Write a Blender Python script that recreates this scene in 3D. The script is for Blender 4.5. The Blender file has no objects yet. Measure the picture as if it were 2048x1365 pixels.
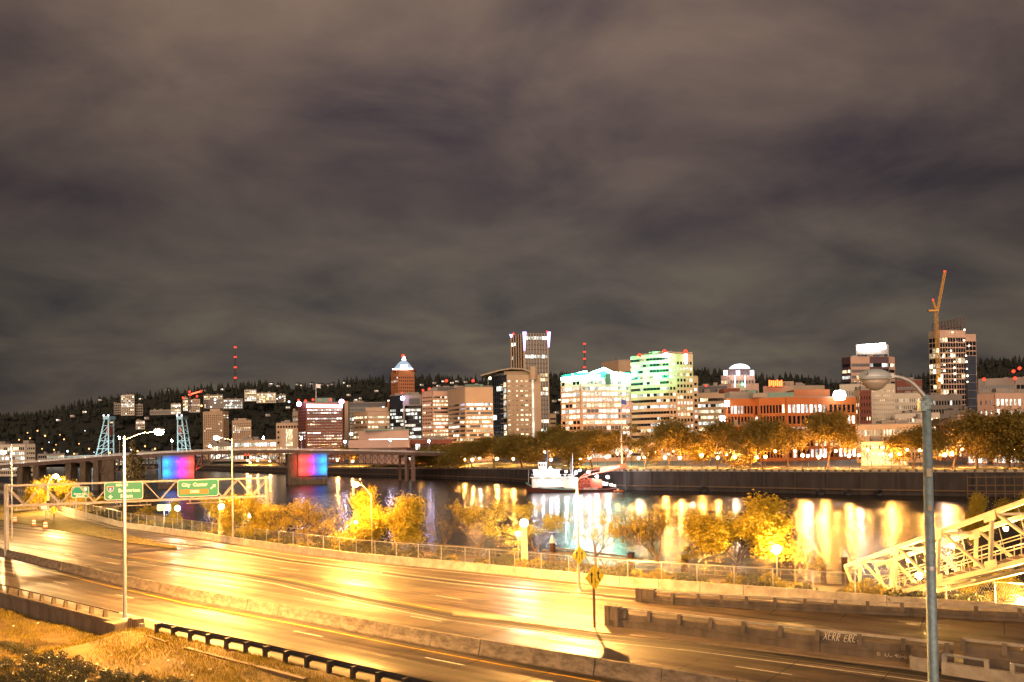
import bpy, bmesh, math, random
import numpy as np
from mathutils import Vector, Matrix
S = bpy.context.scene
COL = S.collection
rnd = random.Random(11)
nr = np.random.default_rng(5)
R = math.radians

# ------------------------------------------------------------------ camera
# the eye stands 22 m above the river, 12 m above the motorway; lens 30 mm with a little rise
F = 2048 * 30 / 36.0
CZ = 22.0
SHIFT = 0.0829
CM = Matrix.Rotation(math.pi / 2 + R(1.2), 4, 'X') @ Matrix.Rotation(R(-0.9), 4, 'Z')
cd = bpy.data.cameras.new('camera')
cd.lens = 30; cd.sensor_width = 36; cd.shift_y = SHIFT
cd.clip_start = 0.5; cd.clip_end = 12000
cam = bpy.data.objects.new('camera', cd)
cam.matrix_world = Matrix.Translation((0, 0, CZ)) @ CM
COL.objects.link(cam)
S.camera = cam

# ------------------------------------------------------------------ night sky (world)
W = bpy.data.worlds.new('World'); S.world = W; W.use_nodes = True
wn = W.node_tree; wn.nodes.clear()
def wnode(t, **k):
    n = wn.nodes.new(t)
    for a, b in k.items(): setattr(n, a, b)
    return n
wl = wn.links.new
tc = wnode('ShaderNodeTexCoord'); sx = wnode('ShaderNodeSeparateXYZ'); wl(tc.outputs['Generated'], sx.inputs[0])
def wmath(op, a, b=None):
    n = wnode('ShaderNodeMath', operation=op)
    for i, v in enumerate((a, b)):
        if v is None: continue
        if isinstance(v, (int, float)): n.inputs[i].default_value = v
        else: wl(v, n.inputs[i])
    return n.outputs[0]
zc = wmath('ADD', wmath('MAXIMUM', sx.outputs[2], 0.0), 0.30)
cb = wnode('ShaderNodeCombineXYZ')
wl(wmath('DIVIDE', sx.outputs[0], zc), cb.inputs[0]); wl(wmath('DIVIDE', sx.outputs[1], zc), cb.inputs[1])
mp = wnode('ShaderNodeMapping'); mp.inputs['Rotation'].default_value = (0, 0, R(-40)); mp.inputs['Scale'].default_value = (1.0, 1.2, 1)
wl(cb.outputs[0], mp.inputs[0])
n1 = wnode('ShaderNodeTexNoise'); n1.inputs['Scale'].default_value = 2.5; n1.inputs['Detail'].default_value = 8; n1.inputs['Roughness'].default_value = 0.55; n1.inputs['Distortion'].default_value = 0.3
wl(mp.outputs[0], n1.inputs['Vector'])
n2 = wnode('ShaderNodeTexNoise'); n2.inputs['Scale'].default_value = 0.5; n2.inputs['Detail'].default_value = 3
wl(mp.outputs[0], n2.inputs['Vector'])
cl = wmath('ADD', wmath('MULTIPLY', n1.outputs[0], 0.58), wmath('MULTIPLY', n2.outputs[0], 0.42))
cr = wnode('ShaderNodeValToRGB'); cr.color_ramp.elements[0].position = 0.36; cr.color_ramp.elements[1].position = 0.66
cr.color_ramp.elements[0].color = (0.040, 0.033, 0.040, 1); cr.color_ramp.elements[1].color = (0.150, 0.112, 0.088, 1)
wl(cl, cr.inputs[0])
# lit from below by the town: paler low down and overhead, darker between
er = wnode('ShaderNodeValToRGB'); E_ = er.color_ramp.elements
E_[0].position = 0.0; E_[0].color = (0.62, 0.60, 0.60, 1); E_[1].position = 1.0; E_[1].color = (1.35, 1.28, 1.22, 1)
for p_, c_ in ((0.075, (1.08, 1.16, 1.02)), (0.16, (0.90, 0.99, 0.93)), (0.26, (0.74, 0.75, 0.80)), (0.42, (1.6, 1.46, 1.34))):
    e = E_.new(p_); e.color = (*c_, 1)
wl(sx.outputs[2], er.inputs[0])
mx = wnode('ShaderNodeMix', data_type='RGBA', blend_type='MULTIPLY'); mx.inputs['Factor'].default_value = 1
wl(cr.outputs[0], mx.inputs['A']); wl(er.outputs[0], mx.inputs['B'])
bg = wnode('ShaderNodeBackground'); bg.inputs[1].default_value = 0.57
# the cloud base glows most above the lit town straight ahead
dt = wnode('ShaderNodeVectorMath', operation='DOT_PRODUCT'); wl(tc.outputs['Generated'], dt.inputs[0]); dt.inputs[1].default_value = (0.05, 0.96, 0.28)
gw_ = wmath('ADD', wmath('MULTIPLY', wmath('POWER', wmath('MAXIMUM', dt.outputs['Value'], 0.0), 4.0), 0.62), 0.46)
vs_ = wnode('ShaderNodeVectorMath', operation='SCALE'); wl(mx.outputs['Result'], vs_.inputs[0]); wl(gw_, vs_.inputs['Scale'])
wl(vs_.outputs[0], bg.inputs[0])
wo = wnode('ShaderNodeOutputWorld'); wl(bg.outputs[0], wo.inputs[0])

# ------------------------------------------------------------------ soft glow of the lit overcast (one weak, wide sun)
sd = bpy.data.lights.new('sun', 'SUN'); sd.energy = 2.0; sd.angle = R(70); sd.color = (1.0, 0.68, 0.47)
sun = bpy.data.objects.new('sun', sd); COL.objects.link(sun)
sun.rotation_euler = Vector((0.02, 1.0, -0.27)).to_track_quat('-Z', 'Y').to_euler()

S.view_settings.view_transform = 'Standard'; S.view_settings.look = 'None'
S.view_settings.exposure = 1.0; S.view_settings.gamma = 1.0
S.view_settings.use_curve_mapping = False
S.render.engine = 'CYCLES'
cy = S.cycles
cy.use_denoising = True; cy.max_bounces = 5; cy.diffuse_bounces = 2; cy.glossy_bounces = 3; cy.transmission_bounces = 3; cy.transparent_max_bounces = 6
cy.sample_clamp_indirect = 3.0; cy.sample_clamp_direct = 0; cy.caustics_reflective = False; cy.caustics_refractive = False
try: cy.use_light_tree = True
except Exception: pass

# ------------------------------------------------------------------ pixels of the photograph (2048 x 1365) to directions
CM3 = CM.to_3x3(); CP = Vector((0, 0, CZ))
def ray(px, py): return CM3 @ Vector(((px - 1024) / F, (682.5 - py) / F + SHIFT * 2048 / F, -1))
def at(px, py, Y):
    r = ray(px, py); return CP + r * (Y / r.y)
def gz(px, py, z):
    r = ray(px, py); return CP + r * ((z - CZ) / r.z)
def gp(px, Y, z):
    """point at depth Y and height z seen in image column px"""
    k = (px - 1024) / F
    a = CM3.transposed()
    # (a p).x = -k (a p).z , p=(X,Y,z-CZ)
    row = a[0] + a[2] * k
    X = -(row[1] * Y + row[2] * (z - CZ)) / row[0]
    return Vector((X, Y, z))

# ------------------------------------------------------------------ materials
MATS = {}
def mat(name, col, rough=0.7, metal=0.0, var=0.18, scale=0.6, bump=0.0, spec=0.5, streak=None, trans=0.0, coat=0.0):
    if name in MATS: return MATS[name]
    m = bpy.data.materials.new(name); m.use_nodes = True
    nt = m.node_tree; b = nt.nodes['Principled BSDF']; L = nt.links.new
    t = nt.nodes.new('ShaderNodeTexCoord'); n = nt.nodes.new('ShaderNodeTexNoise')
    n.inputs['Scale'].default_value = scale; n.inputs['Detail'].default_value = 6; n.inputs['Roughness'].default_value = 0.65
    if streak:
        mpg = nt.nodes.new('ShaderNodeMapping'); mpg.inputs['Scale'].default_value = streak
        L(t.outputs['Object'], mpg.inputs[0]); L(mpg.outputs[0], n.inputs['Vector'])
    else: L(t.outputs['Object'], n.inputs['Vector'])
    r = nt.nodes.new('ShaderNodeValToRGB')
    r.color_ramp.elements[0].position = 0.3; r.color_ramp.elements[1].position = 0.7
    r.color_ramp.elements[0].color = (*[c * (1 - var) for c in col], 1)
    r.color_ramp.elements[1].color = (*[min(1, c * (1 + var)) for c in col], 1)
    L(n.outputs[0], r.inputs[0]); L(r.outputs[0], b.inputs['Base Color'])
    b.inputs['Roughness'].default_value = rough; b.inputs['Metallic'].default_value = metal
    b.inputs['Specular IOR Level'].default_value = spec
    if bump:
        bp = nt.nodes.new('ShaderNodeBump'); bp.inputs['Strength'].default_value = bump; bp.inputs['Distance'].default_value = 0.1
        L(n.outputs[0], bp.inputs['Height']); L(bp.outputs[0], b.inputs['Normal'])
    if trans:
        tr = nt.nodes.new('ShaderNodeBsdfTranslucent'); L(r.outputs[0], tr.inputs[0])
        ms = nt.nodes.new('ShaderNodeMixShader'); ms.inputs[0].default_value = trans
        L(b.outputs[0], ms.inputs[1]); L(tr.outputs[0], ms.inputs[2]); L(ms.outputs[0], nt.nodes['Material Output'].inputs[0])
    MATS[name] = m
    return m
def glow(name, col, strength, sample=True, vary=0.0):
    if name in MATS: return MATS[name]
    m = bpy.data.materials.new(name); m.use_nodes = True
    nt = m.node_tree; nt.nodes.clear(); L = nt.links.new
    e = nt.nodes.new('ShaderNodeEmission'); o = nt.nodes.new('ShaderNodeOutputMaterial'); L(e.outputs[0], o.inputs[0])
    e.inputs[0].default_value = (*col, 1); e.inputs[1].default_value = strength
    if vary:
        # no two lit rooms alike: brightness by window, and lamps and blinds inside
        oi = nt.nodes.new('ShaderNodeObjectInfo'); t = nt.nodes.new('ShaderNodeTexCoord')
        n = nt.nodes.new('ShaderNodeTexNoise'); n.inputs['Scale'].default_value = 2.2; n.noise_dimensions = '4D'
        L(t.outputs['Object'], n.inputs['Vector'])
        mw = nt.nodes.new('ShaderNodeMath'); mw.operation = 'MULTIPLY'; mw.inputs[1].default_value = 50; L(oi.outputs['Random'], mw.inputs[0]); L(mw.outputs[0], n.inputs['W'])
        p = nt.nodes.new('ShaderNodeMath'); p.operation = 'POWER'; p.inputs[1].default_value = 2.2; L(oi.outputs['Random'], p.inputs[0])
        a = nt.nodes.new('ShaderNodeMath'); a.operation = 'MULTIPLY_ADD'; a.inputs[1].default_value = strength * vary; a.inputs[2].default_value = strength * 0.3
        L(p.outputs[0], a.inputs[0])
        q = nt.nodes.new('ShaderNodeMapRange'); q.inputs[1].default_value = 0.35; q.inputs[2].default_value = 0.65; q.inputs[3].default_value = 0.25; q.inputs[4].default_value = 1.35
        L(n.outputs[0], q.inputs[0])
        m2 = nt.nodes.new('ShaderNodeMath'); m2.operation = 'MULTIPLY'; L(a.outputs[0], m2.inputs[0]); L(q.outputs[0], m2.inputs[1])
        L(m2.outputs[0], e.inputs[1])
    m.cycles.emission_sampling = 'AUTO' if sample else 'NONE'
    MATS[name] = m
    return m

# ------------------------------------------------------------------ mesh collector
class MB:
    def __init__(s): s.v = []; s.f = []
    def add(s, vs, fs):
        o = len(s.v); s.v += [tuple(x) for x in vs]; s.f += [tuple(i + o for i in f) for f in fs]; return s
    def hexa(s, b, t):   # four bottom, four top points
        return s.add(list(b) + list(t), [(3, 2, 1, 0), (4, 5, 6, 7), (0, 1, 5, 4), (1, 2, 6, 5), (2, 3, 7, 6), (3, 0, 4, 7)])
    def box(s, c, d, rz=0.0):
        cx, cy_, cz = c; hx, hy, hz = d[0] / 2, d[1] / 2, d[2] / 2
        co, si = math.cos(rz), math.sin(rz)
        q = [(cx + x * co - y * si, cy_ + x * si + y * co) for x, y in ((-hx, -hy), (hx, -hy), (hx, hy), (-hx, hy))]
        return s.hexa([(x, y, cz - hz) for x, y in q], [(x, y, cz + hz) for x, y in q])
    def bar(s, p, q, w, h=None, up=(0, 0, 1)):
        p = Vector(p); q = Vector(q); h = w if h is None else h
        d = (q - p)
        if d.length < 1e-6: return s
        d.normalize(); u = Vector(up)
        if abs(d.dot(u)) > 0.98: u = Vector((0, 1, 0)) if abs(d.y) < 0.9 else Vector((1, 0, 0))
        a = d.cross(u).normalized() * (w / 2); b = a.cross(d).normalized() * (h / 2)
        return s.hexa([p - a - b, p + a - b, p + a + b, p - a + b], [q - a - b, q + a - b, q + a + b, q - a + b])
    def tube(s, p, q, r0, r1=None, n=8, caps=True):
        p = Vector(p); q = Vector(q); r1 = r0 if r1 is None else r1
        d = (q - p)
        if d.length < 1e-6: return s
        d.normalize(); u = Vector((0, 0, 1)) if abs(d.z) < 0.95 else Vector((1, 0, 0))
        a = d.cross(u).normalized(); b = a.cross(d).normalized()
        vs = []
        for c, r in ((p, r0), (q, r1)):
            vs += [c + (a * math.cos(2 * math.pi * i / n) + b * math.sin(2 * math.pi * i / n)) * r for i in range(n)]
        fs = [(i, (i + 1) % n, n + (i + 1) % n, n + i) for i in range(n)]
        if caps: fs += [tuple(range(n - 1, -1, -1)), tuple(range(n, 2 * n))]
        return s.add(vs, fs)
    def path(s, pts, r, n=8):
        pts = [Vector(p) for p in pts]; rs = r if isinstance(r, (list, tuple)) else [r] * len(pts)
        vs = []
        for i, p in enumerate(pts):
            d = (pts[min(i + 1, len(pts) - 1)] - pts[max(i - 1, 0)]).normalized()
            u = Vector((0, 0, 1)) if abs(d.z) < 0.95 else Vector((0, 1, 0))
            a = d.cross(u).normalized(); b = a.cross(d).normalized()
            vs += [p + (a * math.cos(2 * math.pi * k / n) + b * math.sin(2 * math.pi * k / n)) * rs[i] for k in range(n)]
        fs = []
        for i in range(len(pts) - 1):
            for k in range(n):
                fs.append((i * n + k, i * n + (k + 1) % n, (i + 1) * n + (k + 1) % n, (i + 1) * n + k))
        fs += [tuple(range(n - 1, -1, -1)), tuple(range((len(pts) - 1) * n, len(pts) * n))]
        return s.add(vs, fs)
    def lathe(s, prof, c=(0, 0, 0), n=12, sc=(1, 1)):
        c = Vector(c); vs = []
        for r, z in prof:
            vs += [c + Vector((r * sc[0] * math.cos(2 * math.pi * k / n), r * sc[1] * math.sin(2 * math.pi * k / n), z)) for k in range(n)]
        fs = []
        for i in range(len(prof) - 1):
            for k in range(n): fs.append((i * n + k, i * n + (k + 1) % n, (i + 1) * n + (k + 1) % n, (i + 1) * n + k))
        fs += [tuple(range(n - 1, -1, -1)), tuple(range((len(prof) - 1) * n, len(prof) * n))]
        return s.add(vs, fs)
    def ball(s, c, r, n=10, m=6, sz=1.0):
        return s.lathe([(max(1e-3, r * math.sin(math.pi * i / m)), -r * sz * math.cos(math.pi * i / m)) for i in range(m + 1)], c, n)
    def prism(s, pts, z0, z1):
        n = len(pts)
        ar = sum(pts[i][0] * pts[(i + 1) % n][1] - pts[(i + 1) % n][0] * pts[i][1] for i in range(n))
        if ar < 0: pts = pts[::-1]
        zs0 = z0 if isinstance(z0, (list, tuple)) else [z0] * n; zs1 = z1 if isinstance(z1, (list, tuple)) else [z1] * n
        return s.add([(p[0], p[1], zs0[i]) for i, p in enumerate(pts)] + [(p[0], p[1], zs1[i]) for i, p in enumerate(pts)],
                     [tuple(range(n - 1, -1, -1)), tuple(range(n, 2 * n))] + [(i, (i + 1) % n, n + (i + 1) % n, n + i) for i in range(n)])
    def build(s, name, m, parent=None, loc=None, smooth=False):
        off = parent.location if parent is not None and parent.parent is None else Vector((0, 0, 0))
        if parent is not None and parent.parent is not None: off = parent.parent.location + parent.location
        if loc is not None: off = Vector(loc)
        me = bpy.data.meshes.new(name)
        me.from_pydata([(x - off[0], y - off[1], z - off[2]) for x, y, z in s.v], [], s.f)
        if smooth: me.shade_smooth()
        me.materials.append(m)
        o = bpy.data.objects.new(name, me); COL.objects.link(o)
        if parent is not None: o.parent = parent
        elif loc is not None: o.location = loc
        return o
def tag(o, label=None, cat=None, group=None, kind=None):
    if label: o['label'] = label
    if cat: o['category'] = cat
    if group: o['group'] = group
    if kind: o['kind'] = kind
    return o
def thing(name, label, cat, loc=(0, 0, 0), group=None):
    o = bpy.data.objects.new(name, None); COL.objects.link(o); o.empty_display_size = 0.5
    o.location = loc
    return tag(o, label, cat, group)
def structure(o): o['kind'] = 'structure'; return o
def copy_tree(root, loc, rz=0.0, scale=None, label=None, group=None):
    def cp(o, par):
        c = o.copy(); COL.objects.link(c); c.parent = par
        for ch in o.children: cp(ch, c)
        return c
    c = cp(root, None); c.location = loc; c.rotation_euler = (0, 0, rz)
    if scale is not None: c.scale = scale if isinstance(scale, (tuple, list)) else (scale,) * 3
    if label: c['label'] = label
    if group: c['group'] = group
    return c
NUM = ['zeroth'] + 'first second third fourth fifth sixth seventh eighth ninth tenth eleventh twelfth thirteenth fourteenth fifteenth sixteenth seventeenth eighteenth nineteenth twentieth'.split()
def nth(i):
    if i <= 20: return NUM[i]
    t = {2: 'twenty', 3: 'thirty', 4: 'forty', 5: 'fifty', 6: 'sixty', 7: 'seventy', 8: 'eighty', 9: 'ninety'}
    d, u = divmod(i, 10)
    return (t[d][:-1] + 'ieth') if u == 0 else t[d] + '-' + NUM[u]
CUBE = MB().box((0, 0, 0), (1, 1, 1))
def mesh_of(mb, name, m):
    me = bpy.data.meshes.new(name); me.from_pydata(mb.v, [], mb.f); me.materials.append(m); return me
def inst(me, name, parent, M4):
    o = bpy.data.objects.new(name, me); COL.objects.link(o); o.parent = parent; o.matrix_basis = M4; return o
def offs(poly, d):
    out = []
    for i, p in enumerate(poly):
        a = poly[max(i - 1, 0)]; b = poly[min(i + 1, len(poly) - 1)]
        t = Vector((b[0] - a[0], b[1] - a[1])).normalized()
        out.append(Vector((p[0] - t.y * d, p[1] + t.x * d, p[2] if len(p) > 2 else 0)))
    return out
def extend(poly, a, b):
    p = [Vector(x) for x in poly]
    d0 = (p[0] - p[1]).normalized(); d1 = (p[-1] - p[-2]).normalized()
    return [p[0] + d0 * a] + p + [p[-1] + d1 * b]
def resample(poly, step, start=0.0):
    """points each `step` metres along a polyline, with the direction there"""
    out = []; need = start; run = 0.0
    for i in range(len(poly) - 1):
        a, b = Vector(poly[i]), Vector(poly[i + 1]); L = (b - a).length
        while need <= run + L:
            out.append((a.lerp(b, (need - run) / L), (b - a).normalized())); need += step
        run += L
    return out
def sheet(name, left, right, m, z=None, parent=None):
    mb = MB(); n = len(left)
    vs = [(p[0], p[1], p[2] if z is None else z) for p in left] + [(p[0], p[1], p[2] if z is None else z) for p in right]
    mb.add(vs, [(i, i + 1, n + i + 1, n + i) for i in range(n - 1)])
    return mb.build(name, m, parent)
def text_mb(string, size, ext=0.012, bold=0.0, align='CENTER'):
    """lettering as a mesh lying in x (right), z (up), facing -y, its middle at the origin"""
    cu = bpy.data.curves.new('t', 'FONT'); cu.body = string; cu.size = size; cu.align_x = align; cu.align_y = 'CENTER'
    cu.offset = bold; cu.extrude = ext / 2; cu.resolution_u = 2
    o = bpy.data.objects.new('t', cu); COL.objects.link(o)
    dg = bpy.context.evaluated_depsgraph_get(); dg.update()
    me = bpy.data.meshes.new_from_object(o.evaluated_get(dg))
    mb = MB(); mb.v = [(v.co.x, -v.co.z, v.co.y) for v in me.vertices]; mb.f = [tuple(p.vertices) for p in me.polygons]
    bpy.data.objects.remove(o); bpy.data.curves.remove(cu); bpy.data.meshes.remove(me)
    return mb
def placed(mb, origin, ux, uy=None, uz=(0, 0, 1)):
    """move a collector from local axes to world: x along ux, y along uy, z along uz"""
    ux = Vector(ux).normalized(); uz = Vector(uz).normalized(); uy = uz.cross(ux) if uy is None else Vector(uy)
    o = Vector(origin); r = MB(); r.f = list(mb.f)
    r.v = [tuple(o + ux * x + uy * y + uz * z) for x, y, z in mb.v]
    return r
# ------------------------------------------------------------------ palette
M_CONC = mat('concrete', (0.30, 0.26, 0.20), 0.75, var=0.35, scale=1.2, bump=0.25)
M_CONCD = mat('stained_concrete', (0.10, 0.074, 0.05), 0.8, var=0.5, scale=0.9, bump=0.3, streak=(1, 1, 0.25))
M_CONCSHADE = mat('shaded_median_concrete', (0.15, 0.115, 0.08), 0.8, var=0.6, scale=1.6, bump=0.3, streak=(1, 1, 2.2))  # stained concrete, darkened in colour for the shade on its near face
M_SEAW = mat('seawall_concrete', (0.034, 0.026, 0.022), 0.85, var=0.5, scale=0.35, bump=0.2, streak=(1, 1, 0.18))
M_STEEL = mat('galvanised_steel', (0.42, 0.42, 0.42), 0.4, 0.7, var=0.12, scale=8)
M_POLE = mat('grey_painted_steel', (0.18, 0.25, 0.275), 0.55, 0.3, var=0.3, scale=9, bump=0.12)
M_DSTEEL = mat('dark_steel', (0.05, 0.045, 0.045), 0.55, 0.5, var=0.3, scale=3)
M_BRSTEEL = mat('bridge_steel', (0.10, 0.06, 0.045), 0.6, 0.2, var=0.3, scale=0.5)
M_TRUSS = mat('cream_painted_steel', (0.50, 0.43, 0.28), 0.5, 0.0, var=0.08, scale=2)
M_TOWERW = mat('pale_blue_steel', (0.30, 0.44, 0.46), 0.5, 0.0, var=0.1, scale=0.3)
M_WOOD = mat('old_timber', (0.12, 0.075, 0.04), 0.85, var=0.4, scale=3, bump=0.3, streak=(4, 4, 0.5))
M_GREEN = mat('sign_green', (0.0, 0.22, 0.13), 0.45, var=0.06, scale=1)
M_WHITE = mat('white_paint', (0.80, 0.78, 0.72), 0.5, var=0.05, scale=2)
M_YSIGN = mat('sign_yellow', (0.80, 0.55, 0.02), 0.45, var=0.06, scale=1)
M_BROWN = mat('sign_brown', (0.42, 0.17, 0.02), 0.45, var=0.05, scale=1)
M_BLUE = mat('sign_blue', (0.03, 0.08, 0.40), 0.45, var=0.05, scale=1)
M_BLACK = mat('black_paint', (0.012, 0.012, 0.012), 0.5, var=0.1, scale=2)
M_BARK = mat('bark', (0.10, 0.065, 0.038), 0.9, var=0.3, scale=4, bump=0.3)
M_LEAFY = mat('spring_leaves', (0.30, 0.225, 0.012), 0.6, var=0.4, scale=1.2, trans=0.35)
M_LEAFP = mat('park_leaves', (0.21, 0.145, 0.018), 0.6, var=0.45, scale=0.5, trans=0.3)
M_LEAFD = mat('shrub_leaves', (0.055, 0.055, 0.014), 0.55, var=0.5, scale=2.5, trans=0.2)
M_LEAFE = mat('evergreen_leaves', (0.03, 0.028, 0.012), 0.7, var=0.45, scale=1.0)
M_FOREST = mat('forest', (0.012, 0.016, 0.010), 0.9, var=0.5, scale=0.03)
M_HILL = mat('hill_ground', (0.012, 0.014, 0.009), 0.95, var=0.5, scale=0.02)
M_GRASS = mat('grass_blades', (0.18, 0.13, 0.008), 0.75, var=0.4, scale=0.8, trans=0.25)
M_YPAINT = mat('yellow_road_paint', (0.62, 0.38, 0.03), 0.55, var=0.35, scale=2.5)
M_WPAINT = mat('white_road_paint', (0.55, 0.52, 0.45), 0.5, var=0.35, scale=2.5)
M_SEAMGAP = mat('seam_gap_shade', (0.008, 0.006, 0.005), 0.85, var=0.4, scale=1.5)
M_RED = mat('red_paint', (0.36, 0.06, 0.03), 0.5, var=0.15, scale=0.6)
M_CHROMEB = mat('blue_black_paint', (0.03, 0.05, 0.09), 0.4, var=0.1)
G_SOD = glow('sodium_lamp', (1.0, 0.52, 0.13), 9000)
G_PARK = glow('park_globe', (1.0, 0.42, 0.08), 900)
G_WHT = glow('white_globe', (1.0, 0.84, 0.68), 500)
G_VIO = glow('violet_white_lamp', (0.85, 0.75, 1.0), 120)
G_RED = glow('red_beacon', (1.0, 0.045, 0.02), 1.7, sample=False)
G_DOT = glow('distant_lamp', (1.0, 0.42, 0.12), 2.6, sample=False)
G_DOTW = glow('distant_white_lamp', (0.8, 0.9, 1.0), 2.5, sample=False)
G_WIN = glow('lit_window_warm', (1.0, 0.76, 0.44), 1.15, sample=False, vary=1.9)
G_WINC = glow('lit_window_white', (0.95, 0.95, 0.82), 1.25, sample=False, vary=1.9)
M_GLASS = mat('dark_window_glass', (0.012, 0.016, 0.022), 0.12, var=0.3, scale=0.4, spec=0.7)
def add_roughness_patches(m, lo, hi, scale, streak):
    nt = m.node_tree; L = nt.links.new; b = nt.nodes['Principled BSDF']
    t = nt.nodes.new('ShaderNodeTexCoord'); mp0 = nt.nodes.new('ShaderNodeMapping'); mp_ = nt.nodes.new('ShaderNodeMapping'); n = nt.nodes.new('ShaderNodeTexNoise')
    mp0.inputs['Rotation'].default_value = (0, 0, R(38.5)); mp_.inputs['Scale'].default_value = streak; n.inputs['Scale'].default_value = scale; n.inputs['Detail'].default_value = 7
    L(t.outputs['Object'], mp0.inputs[0]); L(mp0.outputs[0], mp_.inputs[0]); L(mp_.outputs[0], n.inputs['Vector'])
    q = nt.nodes.new('ShaderNodeMapRange'); q.inputs[1].default_value = 0.35; q.inputs[2].default_value = 0.68; q.inputs[3].default_value = lo; q.inputs[4].default_value = hi
    L(n.outputs[0], q.inputs[0]); L(q.outputs[0], b.inputs['Roughness'])
# wet asphalt: worn wheel tracks run along the lanes
M_ROAD = mat('wet_asphalt', (0.07, 0.05, 0.034), 0.4, var=0.5, scale=0.3, bump=0.0)
add_roughness_patches(M_ROAD, 0.34, 0.76, 0.8, (0.035, 1.0, 1))
def road_wear(m):
    # long wheel tracks, stains across them and a coarse grain
    nt = m.node_tree; L = nt.links.new; b = nt.nodes['Principled BSDF']; t = nt.nodes.new('ShaderNodeTexCoord')
    r0 = nt.nodes.new('ShaderNodeMapping'); r0.inputs['Rotation'].default_value = (0, 0, R(38.5)); L(t.outputs['Object'], r0.inputs[0])
    def tex(sc, scale, det):
        mp1 = nt.nodes.new('ShaderNodeMapping'); mp1.inputs['Scale'].default_value = sc; L(r0.outputs[0], mp1.inputs[0])
        n = nt.nodes.new('ShaderNodeTexNoise'); n.inputs['Scale'].default_value = scale; n.inputs['Detail'].default_value = det; L(mp1.outputs[0], n.inputs['Vector']); return n.outputs[0]
    tr = tex((0.02, 1.6, 1), 0.9, 4); st = tex((0.25, 0.8, 1), 0.5, 8); gr = tex((1, 1, 1), 9.0, 2)
    def rng(v, a, c, lo, hi):
        q = nt.nodes.new('ShaderNodeMapRange'); q.inputs[1].default_value = a; q.inputs[2].default_value = c; q.inputs[3].default_value = lo; q.inputs[4].default_value = hi; L(v, q.inputs[0]); return q.outputs[0]
    def mul(a, c):
        q = nt.nodes.new('ShaderNodeMath'); q.operation = 'MULTIPLY'; L(a, q.inputs[0]); L(c, q.inputs[1]); return q.outputs[0]
    f = mul(mul(rng(tr, .36, .64, .35, 1.5), rng(st, .35, .65, .65, 1.25)), rng(gr, .3, .7, .75, 1.25))
    old = b.inputs['Base Color'].links[0].from_socket
    vm = nt.nodes.new('ShaderNodeVectorMath'); vm.operation = 'SCALE'; L(old, vm.inputs[0]); L(f, vm.inputs['Scale']); L(vm.outputs[0], b.inputs['Base Color'])
    bp_ = nt.nodes.new('ShaderNodeBump'); bp_.inputs['Strength'].default_value = .35; bp_.inputs['Distance'].default_value = .02; L(gr, bp_.inputs['Height']); L(bp_.outputs[0], b.inputs['Normal'])
road_wear(M_ROAD)
M_ISLE = mat('island_concrete', (0.24, 0.17, 0.10), 0.6, var=0.3, scale=0.6, bump=0.1)
M_LAWN = mat('lawn', (0.045, 0.05, 0.012), 0.9, var=0.4, scale=0.4, bump=0.2)
M_BANK = mat('bank_soil', (0.15, 0.095, 0.035), 0.95, var=0.45, scale=0.5, bump=0.5)
M_STREET = mat('street_asphalt', (0.06, 0.05, 0.045), 0.5, var=0.3, scale=0.1)
M_PAVE = mat('paving', (0.22, 0.17, 0.12), 0.7, var=0.25, scale=0.4)
# river: long, low ripples
M_WATER = bpy.data.materials.new('river_water'); M_WATER.use_nodes = True
_n = M_WATER.node_tree; _b = _n.nodes['Principled BSDF']
_b.inputs['Base Color'].default_value = (0.003, 0.007, 0.008, 1); _b.inputs['Roughness'].default_value = 0.225; _b.inputs['IOR'].default_value = 1.33
_t = _n.nodes.new('ShaderNodeTexCoord'); _m = _n.nodes.new('ShaderNodeMapping'); _m.inputs['Scale'].default_value = (0.5, 2.2, 1)
_x = _n.nodes.new('ShaderNodeTexNoise'); _x.inputs['Scale'].default_value = 1.0; _x.inputs['Detail'].default_value = 5; _x.inputs['Roughness'].default_value = 0.6
_p = _n.nodes.new('ShaderNodeBump'); _p.inputs['Strength'].default_value = 0.2; _p.inputs['Distance'].default_value = 0.12
_n.links.new(_t.outputs['Object'], _m.inputs[0]); _n.links.new(_m.outputs[0], _x.inputs['Vector']); _n.links.new(_x.outputs[0], _p.inputs['Height']); _n.links.new(_p.outputs[0], _b.inputs['Normal'])
# ------------------------------------------------------------------ large setting
ZR = 10.0      # motorway level
ZB = 8.7       # esplanade level
# river
wmb = MB(); wmb.add([(-2500, 60, 0), (1500, 20, 0), (1500, 1500, 0), (-2500, 1900, 0)], [(0, 1, 2, 3)])
structure(wmb.build('river', M_WATER))
# motorway edges from the photograph, on the flat road
NEAR = extend([gz(0, 1184, ZR), gz(250, 1247, ZR), gz(493, 1305, ZR), gz(797, 1378, ZR)], 160, 45)
MED = extend([gz(0, 1111, ZR), gz(252, 1171, ZR), gz(400, 1203, ZR), gz(633, 1246, ZR), gz(851, 1289, ZR), gz(1033, 1322, ZR), gz(1257, 1360, ZR)], 140, 40)
RIV = extend([gz(109, 1017, ZR), gz(245, 1055, ZR), gz(400, 1077, ZR), gz(539, 1099, ZR), gz(714, 1122, ZR), gz(912, 1140, ZR), gz(1073, 1156, ZR), gz(1257, 1175, ZR), gz(1563, 1197, ZR), gz(1749, 1212, ZR), gz(2032, 1233, ZR)], 260, 60)
def strip(polyA, polyB, n=60):
    def rs(p):
        L = sum((Vector(p[i + 1]) - Vector(p[i])).length for i in range(len(p) - 1))
        return [a for a, _ in resample(p, L / n * 0.9999)][:n + 1]
    return rs(polyA), rs(polyB)
a_, b_ = strip(NEAR, RIV)
structure(sheet('highway', a_, b_, M_ROAD, ZR))
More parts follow.
